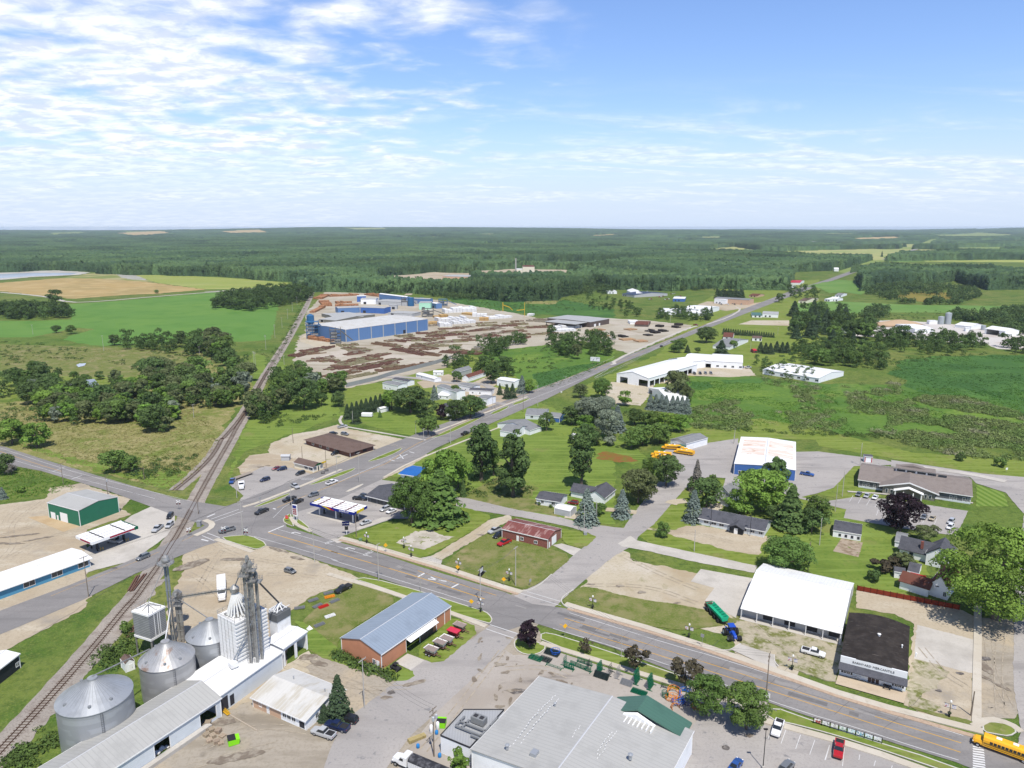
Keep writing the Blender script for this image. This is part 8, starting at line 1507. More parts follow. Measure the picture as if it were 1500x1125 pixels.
for i,(x,y,c_,lab)in enumerate(((305,905,(.75,.75,.76),'white gas cylinder left of the transformer pole'),(345,885,(.75,.75,.76),'white gas cylinder right of the transformer pole'),(338,915,(.03,.2,.5),'blue drum under the white gas cylinders'),(222,1000,(.03,.2,.5),'blue drum near the timber stack'),(357,1058,(.05,.3,.6),'blue drum at the annex wall'))):
 q=MB();h=1.9 if i<2 else.95;q.lathe([(.32,0),(.38,.1),(.38,h-.2),(.2,h),(.05,h+.1)],12);o=q.build('gas_cylinder' if i<2 else 'drum',mat('cyl_%d'%(i>1),c_,.4),None,smooth=True);o.location=P(*t1('T3',x,y))+Vector((0,0,.08));tag(o,lab,'cylinder' if i<2 else 'drum')
def pallet_stack(p,n,rz,label,name='pallet_stack',m=None,w_=1.2,l_=1.2):
 q=MB()
 for k in range(n):
  z=k*.15
  for j in range(5):q.box(-l_/2,l_/2,-w_/2+j*w_/5,-w_/2+j*w_/5+w_/7,z+.11,z+.14)
  for j in range(3):q.box(-l_/2+j*(l_/2-.05),-l_/2+j*(l_/2-.05)+.1,-w_/2,w_/2,z,z+.11)
 o=q.build(name,m or mat('pallet_wood',(.36,.29,.21),.9,rand=.15),None);o.location=(p.x,p.y,.06);o.rotation_euler=(rr.uniform(-.06,.06),rr.uniform(-.06,.06),rz);tag(o,label,'pallets','pallet stacks beside the warehouse dock');return o
for i,(x,y,n)in enumerate(((20,860,7),(45,895,5),(10,925,4),(50,935,5),(85,905,6),(110,930,3),(30,960,4),(75,970,5),(100,975,3),(5,890,5))):pallet_stack(P(*t1('T2',x,y)),n,rr.uniform(0,1.5),('tall','leaning','low','grey','brown','broken','small','near','last','left')[i]+' stack of weathered pallets on the dirt beside the warehouse dock')
o=pallet_stack(P(*t1('T3',215,950)),5,.6,'pile of yellowed timber beams beside the blue drum','timber_stack',mat('yellow_timber',(.42,.34,.16),.9),1.2,4.0);o['group']='timber';o['category']='timber'
def sacks(t_,x0,y0,x1,y1,n,label):
 a,b_=P(*t1(t_,x0,y0)),P(*t1(t_,x1,y1));o=empty('sack_pile',(a.x,a.y,.05),0);tag(o,label,'sacks')
 for i in range(n):q=MB();q.lathe([(.3,0),(.45,.2),(.42,.5),(.15,.7)],7);s1=q.build('sack',mat('white_sack',(.72,.72,.7),.7),o,smooth=True);t=i/max(1,n-1);s1.location=(b_-a)*t+Vector((rr.uniform(-.4,.4),rr.uniform(-.3,.3),0));s1.scale=(rr.uniform(.9,1.5),rr.uniform(.9,1.3),rr.uniform(.8,1.4))
sacks('T1',900,1085,1030,1005,16,'line of white sacks below the second warehouse door');sacks('T1',1110,945,1190,910,9,'white sacks between the two warehouse doors');sacks('T1',830,1125,870,1105,5,'few white sacks at the bottom edge by the warehouse')
p=P(*t1('T2',130,785));o=empty('grain_auger',(p.x,p.y,.1),-.7);tag(o,'small yellow auger machine by the mill wall','auger');q=MB();[q.bar((x,-.3,.4),(x+.5,.3,.9),.12)for x in np.arange(-1.2,1.2,.35)];q.box(-1.4,1.4,-.4,.4,.2,.4);q.build('frame',mat('safety_yellow',C(240,190,60)),o);wheels(o,(-.8,),.5,.3)
q=MB();q.tube([(-5,0,.15),(5,0,.15)],.14,6);o=q.build('log',mat('bare_log',(.4,.34,.27)),None);o.location=P(*t1('T2',240,845));o.rotation_euler=(0,0,math.atan2(*(P(*t1('T2',320,890))-P(*t1('T2',165,800))).yx));tag(o,'long bare log lying on the dirt before the mill office','log')
for i,(x0,y0,x1,y1,lab)in enumerate(((825,1000,880,905,'left rusty rail bundle on the grass beside the track'),(840,1005,925,895,'right rusty rail bundle on the grass beside the track'),(790,320,840,230,'bundle of old sleepers beside the track, upper'),)):
 t_='T6' if i<2 else 'T1';a,b_=P(*t1(t_,x0,y0)),P(*t1(t_,x1,y1));q=MB();[q.bar((0,k*.35,.25+(k%2)*.25),(b_-a).to_tuple()[:2]+(.25+(k%2)*.25,),.25)if k==0 else q.bar((.3*k,k*.2,.25+(k%2)*.25),((b_-a).x+.3*k,(b_-a).y+k*.2,.25+(k%2)*.25),.25)for k in range(4)];o=q.build('rail_bundle',mat('rusty_brown',(.14,.08,.06)),None);o.location=a;tag(o,lab,'bundle')
fg=mat('farm_green',(.01,.14,.07),.45,.2);fdk=mat('farm_charcoal',(.03,.045,.045),.5,.2);fbl=mat('farm_blue',(.02,.12,.55),.45);fo_=mat('farm_orange',(.75,.26,.02),.45);fgr=mat('farm_grey',(.25,.26,.27),.5,.3)
def gate(t_,x,y,L_,h_,m,label,tilt=0,rz=None,rows=5,name='farm_gate',layers=1,cat='farm gate'):
 p=P(*t1(t_,x,y));o=empty(name,(p.x,p.y,.15),a_road if rz is None else rz);tag(o,label,cat,'farm gates and panels on display')
 for ly in range(layers):
  q=MB();c,s_=math.cos(tilt),math.sin(tilt);f=lambda u,v:(u,v*c+ly*.12,v*s_+.08+ly*.06*(tilt==0))
  for k in range(rows):v=h_*k/(rows-1);q.bar(f(-L_/2,v),f(L_/2,v),.06)
  for u in np.linspace(-L_/2,L_/2,5):q.bar(f(u,0),f(u,h_),.06)
  q.build('panel',m,o)
 if tilt>.8:q=MB();q.bar((-L_/2,-.6,.05),(-L_/2,.9,.05),.12);q.bar((L_/2,-.6,.05),(L_/2,.9,.05),.12);q.build('foot',m,o)
 return o
cr_=a_road+R(90)
for(x,y,L_,h_,m,lab,kw)in((510,640,3.6,1.6,fg,'green gates lying stacked left of the others',dict(layers=5)),(580,650,3.2,1.6,fdk,'dark gates lying stacked beside the green stack',dict(layers=5)),(630,605,4.0,1.5,fdk,'dark ribbed panels lying stacked near the sidewalk',dict(layers=8)),(655,690,4.2,.5,fg,'long thin green rail on feet',dict(tilt=1.5,rows=3)),(765,705,2.6,1.5,fg,'green upright headgate panel at the left',dict(tilt=1.4,layers=3)),(740,665,1.8,2.0,fg,'green alley frame standing behind the headgate',dict(tilt=1.5,rz=cr_)),(850,700,6.0,1.0,fg,'long green chute side, nearer one',dict(tilt=1.45,layers=2,rz=a_road-.1)),(880,668,4.0,1.2,fg,'long green chute side, farther one',dict(tilt=1.45,layers=2)),(910,690,1.8,1.8,fdk,'dark chute end frame',dict(tilt=1.5,rz=cr_)),(995,775,3.8,1.4,fdk,'dark green solid panel stack leaning',dict(tilt=.7,layers=5,rows=9)),(1000,725,2.6,2.4,fg,'green gate standing on end, first',dict(tilt=1.4,rz=cr_,layers=3)),(1075,740,2.2,2.4,fdk,'dark gate standing on end, second',dict(tilt=1.4,rz=cr_)),(1132,760,2.2,2.6,fgr,'rusty grey gate standing on end, third',dict(tilt=1.45,rz=cr_)),(1180,825,3.0,1.3,fgr,'grey panel stack on the gravel',dict(tilt=.5,layers=5,rows=9)),(1275,800,2.8,3.0,fg,'green gates standing in a rack, left rack',dict(tilt=1.4,rz=cr_,layers=4)),(1375,840,2.8,3.0,fg,'green gates standing in a rack, right rack',dict(tilt=1.4,rz=cr_,layers=4)),(1270,890,3.8,1.5,fg,'green panels lying flat before the racks',dict(layers=4,rows=8)),(1475,845,2.2,1.0,fdk,'dark feeder bunk right of the racks',dict(tilt=1.3))):
 gate('N3',x,y,L_,h_,m,lab,**kw)
def tub_feeder(t_,x,y,m,label,r_=1.1,h_=1.0,tiltx=0):
 p=P(*t1(t_,x,y));o=empty('bale_feeder',(p.x,p.y,.15),0);o.rotation_euler=(tiltx,0,.4);tag(o,label,'feeder');q=MB();n=14
 for k in range(n):a=2*math.pi*k/n;q.bar((r_*math.cos(a),r_*math.sin(a),0),(r_*1.15*math.cos(a+.2),r_*1.15*math.sin(a+.2),h_),.07)
 for z,rr_ in((.05,r_),(h_*.4,r_*1.05),(h_,r_*1.15)):q.tube([(rr_*math.cos(2*math.pi*k/n),rr_*math.sin(2*math.pi*k/n),z)for k in range(n+1)],.06,4)
 q.build('ring',m,o)
tub_feeder('N3',668,590,fbl,'round bright blue feeder ring by the sidewalk');tub_feeder('N6',130,590,fo_,'orange bale feeder rings piled left of the maple',1.5,1.3,.4);tub_feeder('N6',120,625,fo_,'orange bale feeder ring lying lower in the pile',1.3,1.0,-.3);tub_feeder('N6',215,595,fbl,'blue bale feeder ring upper in the pile',1.3,1.1,.3);tub_feeder('N6',175,655,fbl,'blue bale feeder ring lower in the pile',1.4,1.2,-.5);tub_feeder('N6',235,650,mat('farm_navy',(.02,.03,.12)),'navy bale feeder ring in the pile shade',1.2,1.1,.2);tub_feeder('N6',135,680,mat('farm_rust',(.5,.18,.04)),'rust orange trough lying in front of the pile',.9,.9,1.2);tub_feeder('N6',300,685,mat('farm_rust',(.5,.18,.04)),'rust orange ring under the green maple',1.0,.9,.2);tub_feeder('N6',70,605,fg,'small dark green feeder left of the orange pile',.7,1.3)
for i,(x,y,m,lab)in enumerate(((680,90,fgr,'grey pipe bundle at the gravel edge'),(710,125,fgr,'blue grey pipe bundle below the first'),(745,130,mat('farm_red',(.5,.03,.02)),'red implement on the worn grass'),(780,70,fo_,'orange and grey implement parts'),(815,95,fgr,'galvanised frame parts right of the orange parts'),(775,45,fgr,'long grey pipes near the black pickup'),(785,190,M_white(),'white tank parts alone on the grass'),(720,245,fgr,'pale blue trough lying on the grass'),(590,140,fgr,'grey rubble of pipes at the gravel edge'))):
 gate('T2',x,y,3.0,1.0,m,lab,layers=4,rz=rr.uniform(.3,.9),name='pipe_bundle',cat='pipes')['group']='pipes and parts on the worn grass'
q=MB();q.lathe([(1.0,0),(.02,1.1)],4);o=q.build('ground_cover_cone',M_white(),None);o.location=P(*t1('T2',652,262))+Vector((0,0,.1));tag(o,'small white pyramid cover on the grass by the truck bay','cover')
p=P(*t1('T2',1187,515));o=empty('utility_buggy',(p.x,p.y,.12),-.6);tag(o,'black utility buggy parked beside the orange shed apron','buggy');q=loft([(-1.4,.6,.4,.7,.7,.65,.95),(.4,.65,.35,.72,.6,.65,.85),(1.4,.5,.45,.6,.6,.5,.8)]);q.build('body',Mbk,o);q=MB();[q.bar((x,s*.6,.9),(x*.7,s*.5,1.75),.07)for x in(-.5,.7)for s in(-1,1)];q.box(-.6,.6,-.6,.6,1.72,1.8);q.build('roll_cage',Mbk,o);wheels(o,(-1,1),.7,.33)
q=MB();q.box(-1.3,1.3,-.8,.8,0,2.3);q.xprism([(-1,2.3),(0,3.0),(1,2.3)],-1.5,1.5);o=q.build('storage_shed',sid('grey'),None);o.location=P(*t1('N5',95,270));o.scale=(1.5,1.5,1);tag(o,'small grey storage shed left of the sandwich shop','shed')
for i,(t_,x,y,m,rz,lab)in enumerate((('N5',365,370,M_dark(),.3,'left picnic table beside the sandwich shop'),('N5',392,352,M_dark(),.3,'right picnic table beside the sandwich shop'),('K4',370,690,M_white(),a_road,'white bench on the forecourt of the parapet store'),('K4',850,850,M_dark(),a_road,'row of potted plants on the forecourt, right of the doors'))):
 p=P(*t1(t_,x,y));o=empty('picnic_table' if i<2 else 'bench',(p.x,p.y,.22),rz);tag(o,lab,'table' if i<2 else 'bench');q=MB();q.box(-.9,.9,-.35,.35,.7,.76);q.build('table_top' if i<2 else 'backrest',m,o);q=MB();[q.box(-.9,.9,s*.7-.12,s*.7+.12,.42,.46)for s in((-1,1)if i<2 else(-1,))];[q.box(x_,x_+.08,-.7,.7,0,.7)for x_ in(-.7,.62)];q.build('seat',m,o)
b=bld('kiosk','small red framed kiosk behind the left end of the clinic',t1('R2',470,128),t1('R2',524,132),depth=4,eave=2.8,zat=2.8,rise=.6,cover='dgrey',wall='white',oh=.2,cat='kiosk');q=MB();[q.box(x,x+.35,.1,.2,0,2.8)for x in(.2,b['w']-.55)];q.build('frame',mat('kiosk_red',(.4,.02,.03)),b['root'])
def wires(idx,label):
 q=MB()
 for a,b_ in zip(idx[:-1],idx[1:]):
  (_,p,h),(_,p2_,h2_)=W_[a],W_[b_]
  for off in(-1.0,0,1.0):
   A=Vector((p.x+off*.3,p.y+off,h-.1));B=Vector((p2_.x+off*.3,p2_.y+off,h2_-.1));q.tube([A.lerp(B,t)-Vector((0,0,4*1.2*t*(1-t)))for t in np.linspace(0,1,9)],.022,3)
 o=q.build('overhead_wires',mat('wire',(.12,.12,.12),.5),None);tag(o,label,'wires')
wires([3,5,6,7],'overhead wires over the crossroads along the highway');wires([5,10,9,17,16],'overhead wires along the main road from the crossroads');wires([16,22,23],'overhead wires along the main road past the farm store')
wires([0,1,5],'overhead wires following the county road');wires([20,21],'overhead wires over the dirt lane by the mill')
def shed(name,label,tile,A,B,Cc,base=None,cat='building',**k):
 kw=dict(eave=4.0,rise=1.5,roof='gx',wall='white',cover='white',oh=.2,trim=True);kw.update(k)
 return bld(name,label,t1(tile,*A),t1(tile,*B),t1(tile,*Cc)if Cc else None,base=ty(tile,base)if base else None,cat=cat,**kw)
b=shed('cattle_barn','big white gable ended cattle barn with open side','M6',(187,637),(390,668),(410,540),692,roof='gy',rise=3.0,op=[('o','F',3,0,7,4.6),('o','F',20,0,8,4.8),('d','F',17,.1,1,2.1)]+[('o','R',2+7*i,0,6,4.2)for i in range(9)])
b=shed('white_barn','white barn wing with long metal roof behind the cattle barn','M6',(612,548),(788,560),(640,508),590,rise=1.8,op=[('o','F',3+9*i,0,7,3.4)for i in range(4)])
b=shed('white_barn','taller white barn at the right end of the barn yard','M6',(787,558),(988,568),(802,512),600,rise=2.4,op=[('w','F',4+6*i,1,2,1.4)for i in range(4)]+[('p','R',8,0,4,3.5)])
b=shed('barn_wing','white gabled wing at the left of the barn yard','M6',(515,545),(618,568),(535,505),592,roof='gy',rise=2.2)
b=shed('barn_shed','white steep roofed shed behind the silvery spruces','M6',(388,728),(520,810),(470,702),760,rise=3.0,roof='gy',op=[('o','F',1,0,6,3)])
b=shed('long_white_shed','long low white shed half hidden by slender trees','M6',(1112,612),(1470,668),(1135,552),640,rise=2.0,roof='gx',op=[('w','F',10+9*i,1,3,1.4)for i in range(6)])
b=shed('farm_house','blue roofed farmhouse half sunk in the dark wood','L3',(322,800),(372,830),None,845,depth=14,rise=3,roof='gy',cover='blue',cat='house')
b=shed('highway_house','grey roofed house across the highway from the trailer park','M5',(935,1000),(1010,975),(905,900),1015,rise=2.5,roof='gx',cover='lgrey',cat='house',eave=3)
b=shed('highway_house','low long house with grey roof beside the highway','M5',(905,900),(1040,905),(920,858),918,rise=1.8,cover='lgrey',cat='house',wall='pale_grey',op=[('w','F',3,1,1.5,1.2),('w','F',8,1,1.5,1.2)])
b=shed('highway_house','blue sided garage right of the low highway house','M5',(1050,912),(1125,920),(1060,882),940,rise=1.6,cover='lgrey',cat='garage',wall='blue')
b=shed('meadow_house','grey roofed house behind the tall poplar pair','M5',(745,1000),(850,1015),(760,950),1035,rise=2,cover='lgrey',cat='house',eave=2.8)
b=shed('white_shed','tiny white shed beside the thicket in the meadow','M5',(1192,1035),(1250,1040),(1200,1015),1060,rise=.8,cat='shed')
for i,(A,B,Cc,bs,cv,lab)in enumerate((((212,640),(330,672),(225,625),660,'white','long white mobile home beside the lumber yard fence'),((322,628),(386,628),(326,620),650,'white','short white mobile home behind the long one'),((478,705),(570,725),(498,688),740,'lgrey','grey roofed mobile home in the middle of the park'),((345,715),(470,755),(380,700),770,'lgrey','long grey roofed mobile home left of the middle one'),((548,742),(690,750),(560,725),770,'dgrey','dark roofed mobile home with porch by the park entrance'),((725,672),(838,690),(745,655),712,'white','white mobile home in front of the reeds'),((0,695),(100,715),(20,675),735,'lgrey','pale mobile home at the fence end of the park'),((60,672),(160,690),(80,658),700,'dgrey','mobile home with dark roof at the fence end'),((345,775),(420,780),(350,740),790,'white','small white home beside the dark maples'),((600,790),(665,800),(610,765),830,'lgrey','narrow grey home at the highway end of the park'))):
 b=shed('mobile_home',lab,'M5',A,B,Cc,bs,rise=.7,cover=cv,cat='mobile home',group='mobile homes in the trailer park',op=[('w','F',2,1,1,.9),('d','F',4.5,.2,.9,1.9),('w','F',7,1,1,.9)])
b=shed('small_house','small house with red brown roof behind the trailer park','M5',(505,660),(548,665),(525,615),685,roof='gy',rise=2,cover='redbrown',cat='house');b=shed('small_house','small grey house left of the red brown roofed one','M5',(440,625),(480,630),(455,592),655,roof='gy',rise=2,cover='lgrey',wall='grey',cat='house')
b=shed('white_roofed_house','house with dark roof between the dark maples at the highway','M5',(345,870),(440,880),(360,815),900,rise=2,cover='dgrey',cat='house');b=shed('boat_shed','small white shed on the lawn behind the windbreak','M4',(1112,862),(1165,850),(1118,850),880,rise=.6,cat='shed')
q=MB();q.xprism([(-1.2,.6),(-1.2,2.2),(-.9,2.6),(.9,2.6),(1.2,2.2),(1.2,.6)],-3.2,3.2);o=q.build('camper_trailer',M_white(),None);o.location=P(*t1('M4',1030,912));o.rotation_euler=(0,0,-.1);tag(o,'white camper trailer parked at the windbreak spruces','camper')
for(pts_,lab)in(((895,725,1090,680,1180,650,1471,575,1560,545),'long grey panel fence along the lumber yard'),):
 w__=[P(*p)for p in T('M4',*pts_)];o=empty('panel_fence',w__[0]);tag(o,lab,'fence')
 rs_=resample(w__,6.0)
 for a,b_ in zip(rs_[:-1],rs_[1:]):q=MB();q.bar(a-w__[0]+Vector((0,0,1.6)),b_-w__[0]+Vector((0,0,1.6)),.1,3.1);q.build('fence_panel',mat('grey_fence_panel',C(168,172,170),.6,rand=.05),o)
mb_=mat('mill_blue_siding',CC(100,134,180,.85),.7,spec=.3,stripes=('X',3.0,CC(92,126,172,.85),.06));MATS['mill_blue_siding']=mb_
b=shed('sawmill_hall','largest blue sawmill hall with pale metal roof and grey piers','K2',(497,436),(1405,318),(200,385),572,rise=.9,roof='gx',wall='mill_blue',cover='off',oh=.15,trim=False,depth=60)
w_,e_=b['w'],b['eave']
for i in range(8):q=MB();x=.2+(w_-.8)*i/7;q.box(x-.45,x+.45,.02,.5,0,e_);q.build('pier',mat('pale_pier',C(206,206,200)),b['root'])
q=MB();q.box(w_*.67,w_*.70,.0,.3,0,4);q.build('door',M_dark(),b['root'])
for i,(A,B,Cc,bs,wl,cv,rs_,lab,rf)in enumerate((((410,200),(655,190),(440,180),258,'mill_blue','grey',.8,'blue sided lower sawmill building behind the open roofed store','gx'),((660,100),(830,100),(680,85),155,'white','grey',1,'white plant house in the middle of the sawmill','gx'),((620,68),(722,66),(640,60),130,'blue','white',.5,'deep blue box building at the back of the sawmill','flat'),((862,42),(1165,78),(880,36),118,'mill_blue','white',1,'long blue building along the back of the sawmill','gx'),((830,120),(1170,135),(850,95),160,'grey','grey',.8,'long grey roof between the back sawmill halls','gx'),((1180,90),(1420,100),(1190,82),145,'mill_blue','grey',.8,'blue hall at the right back of the sawmill','gx'),((1300,140),(1432,140),(1310,125),215,'mint','grey',.6,'mint green tower block of the sawmill','flat'),((1435,140),(1490,150),(1440,125),195,'mill_blue','white',.6,'small blue block right of the mint tower','gx'),((655,190),(920,200),(670,172),250,'blue','grey',.6,'blue and grey kiln building in the sawmill centre','gx'),((205,320),(390,335),(240,225),352,'olive','grey',1.4,'grey roofed open log store with dark opening','gx'),((390,312),(700,292),(380,250),345,'olive','grey',1.4,'wide open fronted lumber shed behind the big blue hall','gx'),((960,250),(1230,262),(980,225),285,'grey','grey',.8,'grey conveyor building left of the mint tower','flat'),((970,168),(1060,168),(975,160),212,'grey','grey',.4,'grey elevated cabin over the conveyors','flat'))):
 op=[('o','F',6,0,18,5)]if i==10 else[('o','F',2,0,4,3)]if i==9 else[('p','F',4,0,4,3.5)]
 b=shed('sawmill_building',lab,'K2',A,B,Cc,bs,wall=wl,cover=cv,rise=rs_,roof=rf,trim=False,op=op)
def silo(t_,x,y,yt,r_,m,label,cat='silo',name='silo',legs=0,cone=True):
 p=P(*t1(t_,x,y));h=HT(0,ty(t_,y),ty(t_,yt));o=empty(name,(p.x,p.y,0));tag(o,label,cat);z0_=h*.45 if legs else 0
 q=MB();q.lathe([(r_*(.3 if legs else 1),z0_),(r_,z0_+(r_ if legs else 0.01)),(r_,h*.93),(r_*(.3 if cone else 1),h)],16);q.build('tank',m,o)
 if legs:
  for k in range(4):a=k*math.pi/2+.6;q=MB();q.bar((r_*.9*math.cos(a),r_*.9*math.sin(a),0),(r_*.9*math.cos(a),r_*.9*math.sin(a),z0_+r_),.35);q.build('leg',m,o)
 q=MB();q.bar((r_+.1,0,0),(r_+.1,0,h),.3);q.build('ladder',steel(),o)
sb=mat('silo_blue',C(70,124,172),.5,.2);sg=mat('silo_pale',C(196,204,208),.5,.2)
silo('K2',120,500,262,3.8,sb,'dark blue dust silo on legs at the left of the big blue hall',legs=1);silo('K2',1215,175,82,4.5,sb,'tall blue silo in the sawmill, left of the mint tower',cone=False);silo('K2',1330,140,84,4.0,sb,'blue silo at the back right of the sawmill',cone=False)
def frame(t_,x,y,yt,w2,m,label):
 p=P(*t1(t_,x,y));h=HT(0,ty(t_,y),ty(t_,yt));o=empty('plant_structure',(p.x,p.y,0),.2);tag(o,label,'plant')
 q=MB()
 for sx in(-1,0,1):
  for sy in(-1,1):q.bar((sx*w2,sy*w2*.6,0),(sx*w2,sy*w2*.6,h),.4)
 for z in np.arange(3,h,3.5):q.box(-w2,w2,-w2*.6,w2*.6,z,z+.25)
 q.build('frame',m,o);q=MB();q.box(-w2*.8,w2*.3,-w2*.4,w2*.4,h*.35,h*.75);q.box(-w2*.2,w2*.9,-w2*.5,w2*.3,h*.05,h*.3);q.build('machinery',steel(),o)
 q=MB();q.bar((w2,0,h*.8),(w2*3.2,0,h*.2),.8,.9);q.build('conveyor',m,o)
frame('K2',140,530,330,6,sb,'blue steel dust collector frame at the left of the blue hall');frame('K2',390,590,410,5,mat('plant_grey',C(120,120,116)),'grey steel loading frame at the corner of the blue hall');frame('K2',1150,170,70,5,mat('dark_steel',(.12,.12,.13),.5,.4),'dark steel stair frame among the sawmill silos');frame('K2',1400,290,200,7,mat('plant_grey',C(120,120,116)),'low grey conveyor frame below the mint tower');frame('M5',385,210,165,6,sb,'blue inclined conveyor frame right of the mint tower')
def boxpile(t_,x0,y0,x1,y1,hgt,dp,m,label,name,group,cat):
 a,b_=P(*t1(t_,x0,y0)),P(*t1(t_,x1,y1));d=b_-a;L_=max(d.length,3);o=empty(name,a,math.atan2(d.y,d.x));tag(o,label,cat,group);q=MB();x=0
 while x<L_-1:
  l_=min(rr.uniform(3,6),L_-x);n_=max(1,int(hgt/1.2*rr.uniform(.7,1.15)))
  for k in range(n_):q.box(x,x+l_-.35,rr.uniform(-.1,.1),dp+rr.uniform(-.1,.1),k*1.2+.1,k*1.2+1.15)
  x+=l_
 q.build('bundle',m,o)
lw=mat('wrapped_lumber',(.70,.70,.70),.5,rand=.05);ly_=mat('fresh_lumber',C(214,178,120),.8,rand=.08)
for i,(x0,y0,x1,y1,h_,d_,yl)in enumerate(((130,210,230,205,5,12,0),(120,180,360,165,6,14,0),(240,190,415,178,4,10,0),(170,100,420,90,6,16,0),(270,80,420,75,5,12,0),(385,130,500,130,5,10,0),(500,150,650,140,4,14,0),(440,160,520,160,4,10,1),(35,190,130,185,4,12,1),(90,140,200,135,4,10,1),(300,110,385,120,3,10,1),(640,140,700,135,3,8,0),(815,120,860,122,3,8,0),(1040,225,1250,215,3.5,12,0),(1030,250,1200,240,3.5,10,0),(990,150,1060,150,2,6,0))):
 boxpile('K3',x0,y0,x1,y1,h_,d_,ly_ if yl else lw,'stack of '+('fresh yellow' if yl else 'white wrapped')+' lumber, '+('first second third fourth fifth sixth seventh eighth ninth tenth eleventh twelfth thirteenth fourteenth fifteenth sixteenth'.split()[i])+' of the yard','lumber_stack','lumber stacks in the sawmill yard','lumber stack')
for i,(x0,y0,x1,y1)in enumerate(((240,100,330,60),(330,75,650,60),(700,55,860,75),(380,180,640,175),(200,130,240,180),(160,250,280,190),(400,150,570,140),(80,540,320,575))):
 boxpile('K2',x0,y0,x1,y1,3.4,14 if i<5 else 7,mat('log_heap',C(196,146,108),.9,var=[(.5,C(160,112,82),.45,.6,5)]),'heap of cut logs, '+('at the far left end','along the far back','at the far right end','reddish, before the blue halls','short, beside the railway','pale, beside the railway','pale, in the inner yard','sawdust coloured, at the hall corner')[i],'log_heap','log heaps around the sawmill','logs')
rl=random.Random(12);lm=[mat('beam_rust',C(132,100,86),.9,rand=.12),mat('beam_olive',C(160,152,120),.9,rand=.12),mat('beam_brown',C(142,116,94),.9,rand=.12),mat('beam_grey',C(174,164,144),.9,rand=.1)]
ROWS=[('M4',590,535,830,470,0),('M4',640,560,830,565,0),('M4',640,520,760,490,1),('M4',850,480,1000,500,1),('M4',900,525,1005,510,0),('M4',860,580,1180,515,0),('M4',880,600,1100,550,1),('M4',990,605,1250,550,0),('M4',1000,620,1240,570,0),('M4',800,670,1000,625,2),('M4',820,690,1090,640,1),('M4',800,620,880,600,0),('M4',1040,450,1200,470,2),('M4',1160,440,1250,430,2),('M4',1270,415,1410,430,0),('M4',1230,410,1330,400,1),('M4',1165,485,1370,525,0),('M4',1180,478,1380,515,0),('M4',1290,465,1410,490,2),('M4',1300,455,1471,470,1),('M4',1380,520,1471,530,2),('M4',850,470,970,460,1),('M4',1100,630,1471,575,2),('M5',300,400,540,375,1),('M5',320,410,480,395,0),('M5',500,415,620,405,2),('M5',540,375,660,365,0),('M5',600,340,730,335,1),('M5',640,360,760,345,3),('M5',750,325,920,325,1),('M5',860,355,1010,345,1),('M5',650,395,880,375,3),('M5',270,470,500,465,1),('M5',300,455,480,440,3),('M5',350,505,600,520,0),('M5',400,495,580,505,1),('M5',900,305,1040,315,3),('M5',800,310,870,312,2),('M5',950,295,1020,298,1),('M5',160,480,280,490,2),('M5',700,430,860,410,3),('M5',0,465,90,470,0),('M5',30,430,130,440,0),('M5',130,415,290,435,0),('M5',560,480,650,500,3),('M5',330,410,430,385,2)]
for k in range(26):x_=150+(k*173)%900;y_=330+(k*61)%130-x_*.03;ROWS.append(('M5',x_,y_,x_+90+k*3,y_-6-k%4,k%4))
for k in range(12):x_=620+(k*97)%560;y_=500+(k*53)%150-(x_-700)*.06;ROWS.append(('M4',x_,y_,x_+110,y_-12,(k*3)%4))
W0=('long','broad','narrow','ragged','dense','loose');
for i,(t_,x0,y0,x1,y1,c_)in enumerate(ROWS):
 a,b_=P(*t1(t_,x0,y0)),P(*t1(t_,x1,y1));d=b_-a;L_=d.length;o=empty('beam_row',(a.x,a.y,.06),math.atan2(d.y,d.x));col_n=('rust red','olive grey','brown','pale grey')[c_]
 near='at the near end' if y0>560 else 'mid way' if y0>420 else 'at the far end';side_='left side' if t_=='M4' and x0<1000 else 'centre' if t_=='M4' else 'right'
 tag(o,'%s %s beams %s of the log yard, %s, row %s'%(W0[i%6],col_n,near,side_,('one two three four five six seven eight nine ten eleven twelve'.split())[i%12]),'beam row','rows of beams in the log yard')
 for rw_ in range(3 if i%3 else 4):
  q=MB();x=rl.uniform(0,2)
  while x<L_-1:
   l_=rl.uniform(2.5,5.0);hh=rl.uniform(.5,1.7);y=rw_*3.2+rl.uniform(-.5,.5)
   for k in range(4):q.box(x,x+l_,y+k*.6,y+k*.6+.42,0,hh*rl.uniform(.6,1.1))
   x+=l_+rl.choice((.2,.3,.5,1.5))
  q.build('beam_stack',lm[(c_+(rw_==1)*(i%2))%4],o)
b=shed('lumber_shed','dark brown lumber shed with grey roof at the right of the yard','M5',(1318,312),(1440,290),(1135,285),345,wall='dbrown',cover='grey',rise=.6,trim=False,depth=60,op=[('p','F',8,0,4,3,M_white()),('p','F',18,0,3,3,M_white())])
q=MB();b0=b;q.box(-24,.5,4,46,b['eave']-.6,b['eave']-.2);q.build('open_roof',roofm('grey','X'),b['root']);
for x in(-23,-12):
 for y in(5,24,44):q=MB();q.box(x,x+.5,y,y+.5,0,b0['eave']-.6);q.build('post',M_dark(),b0['root'])
for i,(x,y,w1)in enumerate(((225,410,40),(385,400,40),(430,385,40),(480,375,40),(400,375,30),(470,345,20),(570,350,28),(590,335,20))):
 boxpile('M6',x,y,x+w1,y-4,2.4,8,mat('dark_timber',C(70,66,62),.9,rand=.1),('first','second','third','fourth','fifth','sixth','seventh','eighth')[i]+' dark timber pile in the yard left of the highway','timber_pile','dark timber piles by the highway','timber pile')
